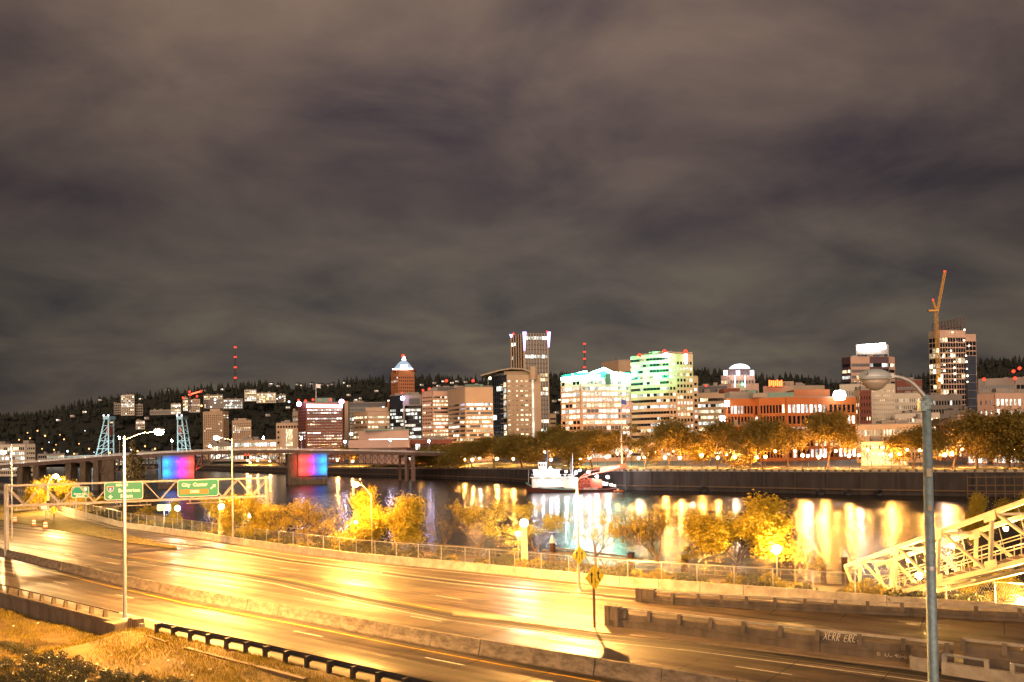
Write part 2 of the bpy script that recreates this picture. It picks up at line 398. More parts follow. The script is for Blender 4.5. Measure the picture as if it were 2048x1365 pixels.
# bank between the river barrier and the water, with a path
k0, k1, k2, k3 = offs(RIV, 0.25), offs(RIV, 8.0), offs(RIV, 17.0), offs(RIV, 24.0)
bank = MB()
for p, q, z0, z1 in ((k0, k1, 9.7, ZB), (k1, k2, ZB, ZB - 0.1), (k2, k3, ZB - 0.1, -1.5)):
    n = len(p); bank.add([(v[0], v[1], z0) for v in p] + [(v[0], v[1], z1) for v in q], [(i, i + 1, n + i + 1, n + i) for i in range(n - 1)])
structure(bank.build('riverbank', M_BANK))
structure(sheet('esplanade_path', offs(RIV, 10.0), offs(RIV, 15.0), M_PAVE, ZB + 0.03))
# land far left behind the motorway (east side)
eb = MB(); eb.add([(-900, 120, 8.5), (-60, 30, 8.4), (-20, -40, 8.4), (80, -40, 8.4), (80, 20, 8.4), (-70, 142, 8.4), (-330, 440, 8.5), (-900, 500, 8.5)], [(0, 1, 2, 3, 4, 5, 6, 7)])
structure(eb.build('ground', M_BANK))
# west bank: seawall line (column, depth, top height)
SW = [(2600, 285, 8.9), (2200, 300, 8.9), (1990, 310, 8.9), (1700, 336, 8.8), (1400, 375, 8.7), (1250, 393, 8.5), (1130, 440, 7.9), (1000, 507, 7.1), (830, 575, 6.2), (655, 659, 5.4), (500, 766, 5.0), (380, 900, 5.0), (200, 1150, 5.0), (-100, 1400, 5)]
SWP = [gp(px, Y, z) for px, Y, z in SW]
def pushed(p, k, z):
    v = Vector(p); return Vector((v.x * k, v.y * k, z))
rows = [SWP, [pushed(p, 1.03, max(p.z, 6.5)) for p in SWP], [pushed(p, 1.10, 9.2) for p in SWP], [pushed(p, 1.13, 9.2) for p in SWP], [pushed(p, 1.22, 9.3) for p in SWP], [Vector((p.x * 3400 / p.y, 3400, 12)) for p in SWP]]
structure(sheet('park_lawn', rows[0], rows[2], M_LAWN) if False else sheet('park_lawn', rows[1], rows[2], M_LAWN))
structure(sheet('promenade', rows[0], rows[1], M_PAVE))
structure(sheet('riverside_street', rows[2], rows[4], M_STREET))
structure(sheet('town_ground', rows[4], rows[5], M_STREET))
# ---- hills: ridge line of the tree tops seen against the sky
RIDGE = [(-300, 835), (0, 832), (60, 828), (120, 818), (150, 810), (190, 802), (240, 795), (300, 788), (350, 780), (400, 776), (450, 771), (500, 768), (560, 770), (620, 772), (660, 770), (700, 760), (760, 758), (840, 755), (880, 752), (950, 757), (1000, 752), (1110, 748), (1140, 752), (1250, 742), (1395, 741), (1430, 743), (1500, 748), (1550, 755), (1580, 746), (1650, 762), (1680, 768), (1760, 765), (1800, 755), (1860, 748), (1960, 722), (2000, 718), (2048, 716), (2350, 700)]
rx = np.array([p[0] for p in RIDGE], float); ry = np.array([p[1] for p in RIDGE], float)
HD0, HD1 = 1250.0, 2300.0
def hill_z(px, Y):
    top = at(px, float(np.interp(px, rx, ry)) + 9, HD1).z
    t = max(0.0, min(1.0, (Y - HD0) / (HD1 - HD0)))
    s = t * t * (3 - 2 * t) * 0.55 + t * 0.45
    return 9.5 + (top - 9.5) * s
hm = MB(); NC, NR_ = 90, 14
cols = [-300 + 2650 * i / NC for i in range(NC + 1)]
for j in range(NR_ + 1):
    Y = HD0 + (HD1 - HD0) * j / NR_
    for px in cols:
        z = hill_z(px, Y) + 6 * math.sin(px * 0.021 + j * 1.3) * (j / NR_) * (1 - j / NR_) * 4
        p = gp(px, Y, z); hm.v.append(tuple(p))
for px in cols:
    p = gp(px, 2900, hill_z(px, HD1) * 0.5); hm.v.append(tuple(p))
for j in range(NR_ + 1):
    for i in range(NC): hm.f.append((j * (NC + 1) + i, j * (NC + 1) + i + 1, (j + 1) * (NC + 1) + i + 1, (j + 1) * (NC + 1) + i))
structure(hm.build('hills', M_HILL, smooth=True))
def hill_point(px, Y):
    t = (Y - HD0) / (HD1 - HD0)
    z = hill_z(px, Y) + 6 * math.sin(px * 0.021 + t * NR_ * 1.3) * t * (1 - t) * 4
    return gp(px, Y, z)
# ---- the wood on the hills: one mass of conifers and round crowns
def cone_tree(mb, p, h, r, n=6):
    o = len(mb.v); x, y, z = p; tw = rnd.random() * 6
    for (f0, f1, rr) in ((0.08, 0.55, 1.0), (0.35, 0.8, 0.68), (0.6, 1.0, 0.42)):
        b = len(mb.v)
        for k in range(n):
            a = tw + 2 * math.pi * k / n; q = r * rr * rnd.uniform(0.75, 1.2)
            mb.v.append((x + q * math.cos(a), y + q * math.sin(a), z + h * (f0 + rnd.uniform(-0.03, 0.03))))
        mb.v.append((x, y, z + h * f1))
        for k in range(n): mb.f.append((b + k, b + (k + 1) % n, b + n))
def round_tree(mb, p, h, r):
    x, y, z = p; n = 7; b = len(mb.v); rr = [0.55, 1.0, 0.95, 0.55]; zz = [0.15, 0.4, 0.7, 0.93]
    for j in range(4):
        for k in range(n):
            a = 2 * math.pi * k / n + j; q = r * rr[j] * rnd.uniform(0.75, 1.2)
            mb.v.append((x + q * math.cos(a), y + q * math.sin(a), z + h * (zz[j] + rnd.uniform(-0.05, 0.05))))
    mb.v.append((x, y, z + h))
    for j in range(3):
        for k in range(n): mb.f.append((b + j * n + k, b + j * n + (k + 1) % n, b + (j + 1) * n + (k + 1) % n, b + (j + 1) * n + k))
    for k in range(n): mb.f.append((b + 3 * n + k, b + 3 * n + (k + 1) % n, b + 4 * n))
fm = MB()
for i in range(3600):
    px = rnd.uniform(-260, 2300); t = rnd.random() ** 0.7; Y = HD0 + (HD1 - 60 - HD0) * t
    p = hill_point(px, Y); k = 0.6 + 0.4 * t
    if rnd.random() < 0.25 + 0.6 * t: cone_tree(fm, p, rnd.uniform(15, 27) * k, rnd.uniform(4.5, 7.5))
    else: round_tree(fm, p, rnd.uniform(10, 17), rnd.uniform(6, 10))
tag(fm.build('hill_wood', M_FOREST), 'dark mixed wood covering the hills behind the town', 'wood', kind='stuff')
# single firs that stand out on the skyline
proto = MB(); cone_tree(proto, (0, 0, 0), 24, 4.6, 8)
fir_me = mesh_of(proto, 'crown', M_FOREST)
tk = MB().tube((0, 0, -3), (0, 0, 6), 0.6, 0.4, 6); fir_tr = mesh_of(tk, 'trunk', M_BARK)
firs = []
x = -10.0
while x < 2050:
    x += rnd.uniform(8, 26)
    if 1022 < x < 1102 or 1262 < x < 1390 or 1685 < x < 1790: continue
    firs.append(x)
for i, x in enumerate(firs):
    Y = HD1 - rnd.uniform(-5, 40); p = hill_point(x, min(Y, HD1))
    t_ = thing('fir_tree', 'dark fir on the hill skyline, %s from the left' % nth(i + 1) if i < 99 else 'dark fir near the right end of the hill skyline', 'tree', p, 'firs along the hill skyline')
    s = rnd.uniform(0.65, 1.15)
    t_.scale = (s * rnd.uniform(0.8, 1.1), s, s); t_.rotation_euler[2] = rnd.random() * 6
    inst(fir_me, 'crown', t_, Matrix.Identity(4)); inst(fir_tr, 'trunk', t_, Matrix.Identity(4))
# ------------------------------------------------------------------ road surface details
PZ = [0.006]
def paint(name, pts, width, m, z=None):
    P = [Vector((p[0], p[1], 0)) for p in pts]
    PZ[0] += 0.0006
    return structure(sheet(name, offs(P, width / 2), offs(P, -width / 2), m, ZR + (PZ[0] if z is None else z)))
def px_line(pts): return [gz(x, y, ZR) for x, y in pts]
def dashes(poly, on, gap, width, m, start=0.0, name='lane_dash'):
    mb = MB(); PZ[0] += 0.0006
    for p, d in resample(poly, on + gap, start):
        q = p + d * on; s = Vector((-d.y, d.x, 0)) * width / 2; z = ZR + PZ[0]
        mb.add([(v.x, v.y, z) for v in (p - s, q - s, q + s, p + s)], [(0, 1, 2, 3)])
    return structure(mb.build(name, m))
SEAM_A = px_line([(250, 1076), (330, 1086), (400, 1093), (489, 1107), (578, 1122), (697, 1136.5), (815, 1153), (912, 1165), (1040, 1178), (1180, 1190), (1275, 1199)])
GAP_B = px_line([(200, 1108), (330, 1128), (400, 1138), (489, 1150), (578, 1165), (720, 1197), (912, 1233), (1082, 1256), (1194, 1273), (1392, 1292), (1600, 1318), (1844, 1349), (2000, 1372)])
paint('joint_gap_strip', SEAM_A, 0.65, M_SEAMGAP)
paint('joint_gap_strip', GAP_B, 0.75, M_SEAMGAP)  # flat dark strip painted for the long gap and the shadow in it
paint('joint_gap_strip', offs(GAP_B, -0.7), 0.16, M_SEAMGAP)
paint('edge_line', offs(SEAM_A, 0.75), 0.14, M_WPAINT)
paint('edge_line', offs(SEAM_A, -0.75), 0.14, M_WPAINT)
paint('edge_line', offs(GAP_B, 0.9), 0.13, M_YPAINT)
paint('edge_line', offs(GAP_B, -1.3), 0.13, M_WPAINT)
paint('yellow_edge_line', offs(MED, -1.15), 0.16, M_YPAINT)
paint('yellow_edge_line', offs(MED, 1.55), 0.14, M_YPAINT)
paint('edge_line', offs(NEAR, 1.6), 0.15, M_WPAINT)
paint('edge_line', offs(RIV, -1.3), 0.14, M_WPAINT)
dashes(offs(NEAR, 5.2), 3, 9, 0.13, M_WPAINT, 2)
dashes(offs(MED, 5.3), 3, 9, 0.14, M_WPAINT, 1)
dashes(offs(GAP_B, 4.6), 3, 9, 0.14, M_WPAINT, 4)
dashes(offs(RIV, -5.0), 3, 9, 0.13, M_WPAINT, 3)
# joints between the concrete slabs, right across the lanes
mbj = MB(); PZ[0] += 0.0006
def cross_joints(poly, o0, o1, step):
    for p, d in resample(poly, step, 2.0):
        if not 20 < p.y < 150: continue
        s = Vector((-d.y, d.x, 0)); w = d * .025; z = ZR + PZ[0]; a, b = p + s * o0, p + s * o1
        mbj.add([(v.x, v.y, z) for v in (a - w, b - w, b + w, a + w)], [(0, 1, 2, 3)])
cross_joints(NEAR, .6, 7.4, 4.6); cross_joints(MED, .6, 9.0, 4.6); cross_joints(RIV, -6.5, -.5, 4.6)
structure(mbj.build('slab_joint', M_SEAMGAP))
# patched rectangle of newer asphalt and a long scar
q = [gz(1215, 1297, ZR), gz(1278, 1306, ZR), gz(1278, 1328, ZR), gz(1207, 1315, ZR)]
mb = MB(); mb.add([(p.x, p.y, ZR + 0.03) for p in q], [(0, 1, 2, 3)]); structure(mb.build('asphalt_patch', M_SEAMGAP if False else mat('patch_asphalt', (0.045, 0.035, 0.028), 0.5, var=0.3)))
# raised concrete nose between the carriageways
isl = [(905, 1223), (1082, 1241), (1222, 1254), (1400, 1275), (1643, 1307), (1830, 1330)]; isr = [(905, 1231), (1082, 1252), (1194, 1267), (1392, 1287), (1600, 1312), (1830, 1341)]
mb = MB(); L_ = [gz(x, y, ZR) for x, y in isl]; R_ = [gz(x, y, ZR) for x, y in isr]
for i in range(len(L_) - 1):
    mb.hexa([(p.x, p.y, ZR - 0.05) for p in (L_[i], R_[i], R_[i + 1], L_[i + 1])], [(p.x, p.y, ZR + 0.07) for p in (L_[i], R_[i], R_[i + 1], L_[i + 1])])
structure(mb.build('traffic_island', M_ISLE))
# grass wedge between the ramp and the main lanes
gu = [(-60, 1000), (20, 1012), (60, 1017), (112, 1028), (170, 1046), (249, 1070), (354, 1098)]; gl = [(-60, 1030), (-10, 1040), (27, 1046), (80, 1055), (129, 1063), (249, 1086), (354, 1100)]
mb = MB(); U_ = [gz(x, y, ZR) for x, y in gu]; D_ = [gz(x, y, ZR) for x, y in gl]
for i in range(len(U_) - 1):
    mb.hexa([(p.x, p.y, ZR - 0.05) for p in (U_[i], D_[i], D_[i + 1], U_[i + 1])], [(p.x, p.y, ZR + 0.12) for p in (U_[i], D_[i], D_[i + 1], U_[i + 1])])
structure(mb.build('grass_island', M_LAWN if False else mat('verge_grass', (0.10, 0.075, 0.012), 0.9, var=0.4, scale=0.5, bump=0.4)))
def blades(name, pts_fn, n, hmin, hmax, m, label):
    V = np.zeros((n, 3, 3)); 
    for i in range(n):
        p, zz = pts_fn(); h = rnd.uniform(hmin, hmax); a = rnd.random() * 6.28; w = h * 0.05 + 0.01; l = h * 0.5
        V[i, 0] = (p[0] - w * math.cos(a), p[1] - w * math.sin(a), zz - 0.02); V[i, 1] = (p[0] + w * math.cos(a), p[1] + w * math.sin(a), zz - 0.02)
        b = rnd.random() * 6.28; V[i, 2] = (p[0] + l * math.cos(b), p[1] + l * math.sin(b), zz + h)
    me = bpy.data.meshes.new(name); me.vertices.add(n * 3); me.vertices.foreach_set('co', V.reshape(-1).astype(np.float32))
    me.loops.add(n * 3); me.loops.foreach_set('vertex_index', np.arange(n * 3, dtype=np.int32))
    me.polygons.add(n); me.polygons.foreach_set('loop_start', np.arange(0, n * 3, 3, dtype=np.int32)); me.polygons.foreach_set('loop_total', np.full(n, 3, np.int32))
    me.update(); me.validate(); me.materials.append(m)
    o = bpy.data.objects.new(name, me); COL.objects.link(o)
    return tag(o, label, 'grass', kind='stuff')
def wedge():
    while True:
        i = rnd.randrange(len(U_) - 1); s, t = rnd.random(), rnd.random()
        return U_[i].lerp(U_[i + 1], s).lerp(D_[i].lerp(D_[i + 1], s), t), ZR + 0.11
blades('grass', wedge, 5000, 0.08, 0.3, M_GRASS, 'short yellow-green grass on the wedge beside the motorway ramp')

# ------------------------------------------------------------------ concrete barriers made of precast sections
def jersey(name, label, poly, L, h, prof, z=ZR, m=M_CONC):
    ps = resample(poly, L)
    mid = ps[len(ps) // 2][0]
    t = thing(name, label, 'barrier', (mid.x, mid.y, z))
    for i in range(len(ps) - 1):
        a, b = ps[i][0], ps[i + 1][0]
        d = (b - a).normalized(); s = Vector((-d.y, d.x, 0)); a = a + d * 0.02; b = b - d * 0.02
        ring = [(-prof[0], 0), (-prof[0], 0.08), (-prof[1], 0.33 * h / 0.81), (-prof[2], h), (prof[2], h), (prof[1], 0.33 * h / 0.81), (prof[0], 0.08), (prof[0], 0)]
        tz = rnd.uniform(-0.015, 0.015); ts = rnd.uniform(-0.02, 0.02)
        mb = MB(); n = len(ring)
        mb.add([(p.x + s.x * (o + ts), p.y + s.y * (o + ts), z + zz + (tz if zz > 0.2 else 0)) for p in (a, b) for o, zz in ring],
               [tuple(range(n)), tuple(range(2 * n - 1, n - 1, -1))] + [(k, n + k, n + (k + 1) % n, (k + 1) % n) for k in range(n - 1)])
        mb.build('barrier_section', m, t)
    return t
jersey('median_barrier', 'weathered sectioned concrete median barrier between the two carriageways', [p for p in MED[0:1]] + MED[1:], 3.8, 0.86, (0.30, 0.19, 0.09), m=M_CONCSHADE)
jersey('roadside_barrier', 'long plain concrete barrier along the river side of the motorway', RIV, 3.4, 0.81, (0.24, 0.18, 0.13))

# chain-link fence behind it
FEN = offs(RIV, 1.3); fz0, fz1 = 9.45, 12.0
fp = resample(FEN, 3.0)
fp = [f for f in fp if 25 < f[0].y < 230]
mid = fp[len(fp) // 2][0]
fence = thing('chain_link_fence', 'thin chain-link fence on posts behind the riverside barrier', 'fence', (mid.x, mid.y, fz0))
post_me = mesh_of(MB().tube((0, 0, 0), (0, 0, fz1 - fz0 + 0.06), 0.035, n=6), 'post', M_STEEL)
for p, d in fp: inst(post_me, 'post', fence, Matrix.Translation((p.x - mid.x, p.y - mid.y, 0)))
mb = MB()
for i in range(len(fp) - 1): mb.tube((fp[i][0].x, fp[i][0].y, fz1), (fp[i + 1][0].x, fp[i + 1][0].y, fz1), 0.022, n=5, caps=False)
mb.build('top_rail', M_STEEL, fence)
mb = MB()
for p, d in resample(FEN, 0.16):
    if not 25 < p.y < 190: continue
    for sg in (-1, 1):
        e = p + d * sg * (fz1 - fz0) * 0.5
        w = 0.006; s = Vector((d.x, d.y, 0)) * w
        mb.add([(p.x - s.x, p.y - s.y, fz0), (p.x + s.x, p.y + s.y, fz0), (e.x + s.x, e.y + s.y, fz1), (e.x - s.x, e.y - s.y, fz1)], [(0, 1, 2, 3)])
tag(mb.build('wire_mesh', M_STEEL, fence), kind='stuff')

# ------------------------------------------------------------------ retaining parapet, lamp plinth and guard rail by the near lanes
pa = [a for a in NEAR if a.y > 59.5] ; pa = [NEAR[0] + (NEAR[1] - NEAR[0]) * 0.55, NEAR[1], gz(238, 1244, ZR)]
mid = pa[1]
par = thing('retaining_wall', 'dark stained retaining wall with a low rail left of the lamp plinth', 'wall', (mid.x, mid.y, 8.4))
pr = resample(pa, 6.0); pr = pr[:-1] + [(pa[-1] + (pa[-1] - pa[-2]).normalized() * .6, pr[-1][1])]
for i in range(len(pr) - 1):
    a, b = pr[i][0], pr[i + 1][0]; d = (b - a).normalized(); s = Vector((-d.y, d.x, 0))
    mb = MB(); o0 = rnd.uniform(-0.01, 0.01)
    mb.hexa([Vector((p.x, p.y, 7.6)) + s * o for p, o in ((a + d * .015, -0.25 + o0), (b - d * .015, -0.25 + o0), (b - d * .015, 0.2), (a + d * .015, 0.2))], [Vector((p.x, p.y, 10.12)) + s * o for p, o in ((a + d * .015, -0.25 + o0), (b - d * .015, -0.25 + o0), (b - d * .015, 0.2), (a + d * .015, 0.2))])
    mb.build('wall_panel', M_CONCD, par)
mb = MB(); e = offs(pa, -0.3)
for i in range(len(e) - 1): mb.bar((e[i].x, e[i].y, 10.0), (e[i + 1].x, e[i + 1].y, 10.0), 0.18, 0.24)
mb.build('ledge', M_CONCD, par)
pm = mesh_of(MB().hexa([(-.16, -.15, 0), (.16, -.15, 0), (.16, .15, 0), (-.16, .15, 0)], [(-.09, -.1, .48), (.11, -.1, .48), (.11, .12, .48), (-.09, .12, .48)]), 'rail_post', M_CONCD)
for p, d in resample(pa, 2.15, 1.0):
    inst(pm, 'rail_post', par, Matrix.Translation((p.x - mid.x, p.y - mid.y, 10.12 - 8.4)) @ Matrix.Rotation(math.atan2(d.y, d.x), 4, 'Z'))
mb = MB()
for i in range(len(pa) - 1): mb.bar((pa[i].x, pa[i].y, 10.64), (pa[i + 1].x, pa[i + 1].y, 10.64), 0.07, 0.06)
mb.build('rail', M_DSTEEL, par)
nd = (NEAR[3] - NEAR[2]).normalized(); ang = math.atan2(nd.y, nd.x); ns = Vector((-nd.y, nd.x, 0))
pb = gz(251, 1250, ZR) - ns * 0.5
mb = MB().box((pb.x, pb.y, 9.3), (1.25, 1.1, 1.9), ang).box((pb.x - nd.x * .1, pb.y - nd.y * .1, 10.27), (1.35, 1.25, 0.1), ang)
tag(mb.build('lamp_plinth', M_CONCD, loc=(pb.x, pb.y, 8.4)), 'square concrete plinth under the tall lamp post at the left', 'plinth')
pc = gz(280, 1251, ZR) - ns * 0.25
t = thing('end_block', 'ribbed weathered end block where the guard rail begins', 'block', (pc.x, pc.y, 8.6))
MB().box((pc.x, pc.y, 9.6), (1.1, 0.5, 1.9), ang).build('core', M_CONCD, t)
for k in range(4):
    o = pc + nd * (-0.42 + 0.28 * k) - ns * 0.3
    MB().box((o.x, o.y, 9.6 + 0.03 * (k % 2)), (0.2, 0.12, 1.86), ang).build('board', M_WOOD, t)
o = pc + nd * 0.75
MB().box((o.x, o.y, 10.0), (0.3, 0.25, 0.5), ang).build('broken_corner', M_CONC, t)
gr = [gz(300, 1263, ZR), NEAR[3], NEAR[4], NEAR[4] + nd * 20]
gp_ = resample(gr, 1.9, 0.8); mid = gp_[len(gp_) // 2][0]
gt = thing('guard_rail', 'dark steel guard rail on short posts at the lower edge of the near lanes', 'guard rail', (mid.x, mid.y, ZR - 0.2))
pm = mesh_of(MB().box((0, 0, 0.32), (0.22, 0.2, 0.92)).box((0, 0.16, 0.62), (0.24, 0.14, 0.34)), 'rail_post', M_DSTEEL)
for p, d in gp_: inst(pm, 'rail_post', gt, Matrix.Translation((p.x - mid.x, p.y - mid.y, 0.0)) @ Matrix.Rotation(math.atan2(d.y, d.x), 4, 'Z'))
mb = MB(); prof = [(0.0, 0.0), (0.06, 0.05), (0.06, 0.10), (0.0, 0.15), (0.0, 0.18), (0.06, 0.23), (0.06, 0.28), (0.0, 0.33)]
off = [(p[0].x, p[0].y) for p in gp_]
for i in range(len(gp_) - 1):
    a, b = gp_[i][0], gp_[i + 1][0]; s = Vector((-gp_[i][1].y, gp_[i][1].x, 0)); base = 0.24
    for th in (0, 0.012):
        vs = [Vector((p.x, p.y, ZR + 0.30 + zz)) + s * (base + o + th) for p in (a, b) for o, zz in prof]
        n = len(prof); mb.add(vs, [(k, k + 1, n + k + 1, n + k) for k in range(n - 1)])
mb.build('beam', M_DSTEEL, gt)

# low grass slope in the near corner
def slope_z(x, y):
    # distance from the near road edge
    p = Vector((x, y, 0)); a = NEAR[1]; d = nd; r = p - Vector((a.x, a.y, 0)); dist = -(r.dot(ns)); al = r.dot(nd)
    k = max(0, min(1, (al - 20.5) / 4))      # beyond the plinth the verge is level with the road
    lo = 8.75 - 0.012 * max(0, dist); hi = 9.93 - 0.085 * max(0, dist - 1.5)
    return lo * (1 - k) + hi * k + 0.10 * math.sin(x * 1.1 + y * 0.7) * math.sin(y * 0.9 - x * 0.4) * (0.3 if dist < 0.6 else 1)
def on_slope(px, py):
    z = 9.0
    for _ in range(8):
        p = gz(px, py, z); z = slope_z(p.x, p.y)
    return gz(px, py, z)
sm = MB(); NU, NV = 70, 50; o0 = NEAR[1] - nd * 60
for j in range(NV + 1):
    for i in range(NU + 1):
        p = o0 + nd * (120 * i / NU) - ns * (0.28 + 34 * (j / NV) ** 1.4); sm.v.append((p.x, p.y, slope_z(p.x, p.y)))
sm.f += [(j * (NU + 1) + i, j * (NU + 1) + i + 1, (j + 1) * (NU + 1) + i + 1, (j + 1) * (NU + 1) + i) for j in range(NV) for i in range(NU)]
M_VERGE = mat('verge_soil', (0.085, 0.05, 0.008), 0.95, var=0.5, scale=0.9, bump=0.6)
structure(sm.build('grass_slope', M_VERGE, smooth=True))
def slope_pt():
    while True:
        p = NEAR[1] + nd * rnd.uniform(-12, 50) - ns * (0.4 + 18 * rnd.random() ** 1.1)
        dens = math.sin(p.x * 0.55 + 1.0) * math.sin(p.y * 0.5) + 0.5 * math.sin(p.x * 1.7 + p.y * 1.3)
        if rnd.random() < 0.5 + 0.45 * dens: return p, slope_z(p.x, p.y)
blades('grass', slope_pt, 110000, 0.06, 0.26, M_GRASS, 'rough golden grass tufts on the slope in the near left corner')
lit_m = [mesh_of(MB().hexa([(-.09, -.06, 0), (.1, -.05, 0), (.08, .07, 0), (-.1, .05, 0)], [(-.06, -.05, .05), (.07, -.04, .07), (.05, .05, .04), (-.08, .04, .06)]), 'litter_scrap', M_WHITE)]
for i, (x, y) in enumerate(((27, 1253), (76, 1247), (98, 1246), (108, 1245), (204, 1272), (222, 1312), (230, 1308), (338, 1282), (336, 1322), (364, 1328), (288, 1330), (372, 1310), (385, 1352), (420, 1340))):
    p = on_slope(x, y); o = bpy.data.objects.new('litter_scrap', lit_m[0]); COL.objects.link(o); o.location = p; o.rotation_euler = (0, 0, rnd.random() * 6); o.scale = (rnd.uniform(.6, 1.3),) * 3
    tag(o, 'pale scrap of litter on the near grass slope, %s from the left' % nth(1 + sorted((27, 76, 98, 108, 204, 222, 230, 338, 336, 364, 288, 372, 385, 420)).index(x)), 'litter', 'litter on the slope')
# buried kerb lying in the slope
ka, kb = on_slope(372, 1300), on_slope(610, 1364)
mb = MB().bar((ka.x, ka.y, slope_z(ka.x, ka.y) + 0.05), (kb.x, kb.y, slope_z(kb.x, kb.y) + 0.08), 0.28, 0.2)
tag(mb.build('old_kerb', M_WOOD, loc=(ka.x, ka.y, 9.3)), 'long rusty old kerb half buried in the grass below the guard rail', 'kerb')
ka, kb = on_slope(58, 1231), on_slope(108, 1240)
mb = MB().bar((ka.x, ka.y, slope_z(ka.x, ka.y) + 0.05), (kb.x, kb.y, slope_z(kb.x, kb.y) + 0.08), 0.2, 0.12)
tag(mb.build('timber_plank', M_WOOD, loc=(ka.x, ka.y, 8.7)), 'short dark plank lying in grass below the retaining wall', 'plank')
ka, kb = on_slope(298, 1274), on_slope(332, 1287)
mb = MB().bar((ka.x, ka.y, slope_z(ka.x, ka.y) + 0.05), (kb.x, kb.y, slope_z(kb.x, kb.y) + 0.06), 0.16, 0.1)
tag(mb.build('timber_plank', M_WOOD, loc=(ka.x, ka.y, 9.2)), 'short dark plank in grass just right of the lamp plinth', 'plank')

# ------------------------------------------------------------------ bridge-rail walls of the ramp at the right
def rail_wall(name, label, pts, h, thick, post_px, bottom=0.0, rail_h=0.34, z=ZR):
    P = [gz(x, y, z) for x, y in pts]; a0 = P[0]
    t = thing(name, label, 'wall', (a0.x, a0.y, z))
    for i in range(len(P) - 1):
        L = (P[i + 1] - P[i]).length; n = max(1, int(round(L / 5.2)))
        for k in range(n):
            a = P[i].lerp(P[i + 1], k / n); b = P[i].lerp(P[i + 1], (k + 1) / n); d = (b - a).normalized(); s = Vector((-d.y, d.x, 0)); a = a + d * 0.012; b = b - d * 0.012
            mb = MB()
            for z0, z1, t0, t1 in ((-bottom, h * 0.48, -thick / 2 - 0.10, thick / 2), (h * 0.485, h * 0.58, -thick / 2 - 0.15, thick / 2), (h * 0.583, h, -thick / 2, thick / 2)):
                mb.hexa([Vector((p.x, p.y, z + z0)) + s * o for p, o in ((a, t0), (b, t0), (b, t1), (a, t1))], [Vector((p.x, p.y, z + z1)) + s * o for p, o in ((a, t0), (b, t0), (b, t1), (a, t1))])
            mb.build('wall_section', M_CONCD, t)
    PP = resample(P, 0.05)
    for i, px in enumerate(post_px):
        best = min(PP, key=lambda q: abs((CM3.transposed() @ (q[0] - CP)).x / -(CM3.transposed() @ (q[0] - CP)).z * F + 1024 - px))
        p, d = best; s = Vector((-d.y, d.x, 0))
        MB().hexa([Vector((p.x, p.y, z + h - 0.25)) + d * u + s * v for u, v in ((-.13, -.3), (.13, -.3), (.13, .1), (-.13, .1))], [Vector((p.x, p.y, z + h + rail_h)) + d * u + s * v for u, v in ((-.11, -.14), (.11, -.14), (.11, .1), (-.11, .1))]).build('rail_post', M_CONCD, t)
    mb = MB()
    for i in range(len(P) - 1): mb.bar((P[i].x, P[i].y, z + h + rail_h - 0.03), (P[i + 1].x, P[i + 1].y, z + h + rail_h - 0.03), 0.14, 0.13)
    mb.build('hand_rail', M_CONC, t)
    return t, P
tA, PA = rail_wall('ramp_wall', 'stained concrete wall with graffiti and low rail beside the near ramp', [(1222, 1253), (1392, 1274), (1643, 1306), (1844, 1329), (1908, 1337)], 0.95, 0.35, [1252, 1300, 1360, 1423, 1490, 1563, 1638, 1721, 1808, 1895])
d = (PA[1] - PA[0]).normalized(); aA = math.atan2(d.y, d.x)
o = PA[0] - d * 0.15
for k in range(3): MB().box((o.x + d.x * (0.36 * k), o.y + d.y * (0.36 * k), ZR + 0.7), (0.33, 0.6 - 0.05 * (k % 2), 1.38 - 0.03 * k), aA).build('end_pier', M_CONCD, tA)
rail_wall('ramp_wall', 'stained concrete rail wall running on right of the expansion gap', [(1928, 1340), (2060, 1356), (2300, 1385)], 1.25, 0.35, [1918, 2010, 2120], bottom=0.6)
tB, PB = rail_wall('ramp_wall', 'low brown rail wall on the river side of the ramp', [(1285, 1203), (1350, 1209), (1554, 1219.5), (1810, 1231), (2048, 1243), (2300, 1256)], 0.52, 0.35, [1300, 1346, 1397, 1443, 1494, 1551, 1610, 1672, 1735, 1804, 1953, 2040])
d2 = (PB[1] - PB[0]).normalized(); o = PB[0] - d2 * 0.2
for k in range(3): MB().box((o.x + d2.x * 0.5 * k, o.y + d2.y * 0.5 * k, ZR + 0.5), (0.46, 0.6 - 0.05 * (k % 2), .98), math.atan2(d2.y, d2.x)).build('end_pier', M_CONCD, tB)
# graffiti and a stencilled number on the near wall
M_GRAF = mat('graffiti_paint', (0.62, 0.58, 0.48), 0.6, var=0.1)
M_FADED = mat('faded_chalk', (0.30, 0.25, 0.18), 0.7, var=0.5, scale=3)
def on_wall(txt, px, py, size, face, m, P, shear=0.0, name='graffiti'):
    u = (P[2] - P[1]).normalized(); s = Vector((-u.y, u.x, 0))
    # point of the wall plane seen at px,py
    r = ray(px, py); a = P[1] - s * face; k = (a - CP).dot(s) / r.dot(s); c = CP + r * k
    mb = text_mb(txt, size, 0.006, 0.006)
    mb.v = [(x + z * shear, y, z) for x, y, z in mb.v]
    return placed(mb, c - s * 0.006, u, s)
STROKE = {'X': [[(0, 0), (.6, 1)], [(0, 1), (.3, .55), (.65, .05)]], 'E': [[(.6, 1), (.1, .9), (.05, .1), (.6, 0)], [(.08, .5), (.5, .55)]], 'R': [[(.05, 0), (.1, 1), (.55, .95), (.55, .6), (.1, .5), (.65, 0)]], 'C': [[(.65, .85), (.3, 1), (.05, .6), (.1, .15), (.6, .1)]], '.': [[(.1, .3), (.2, .3)]]}
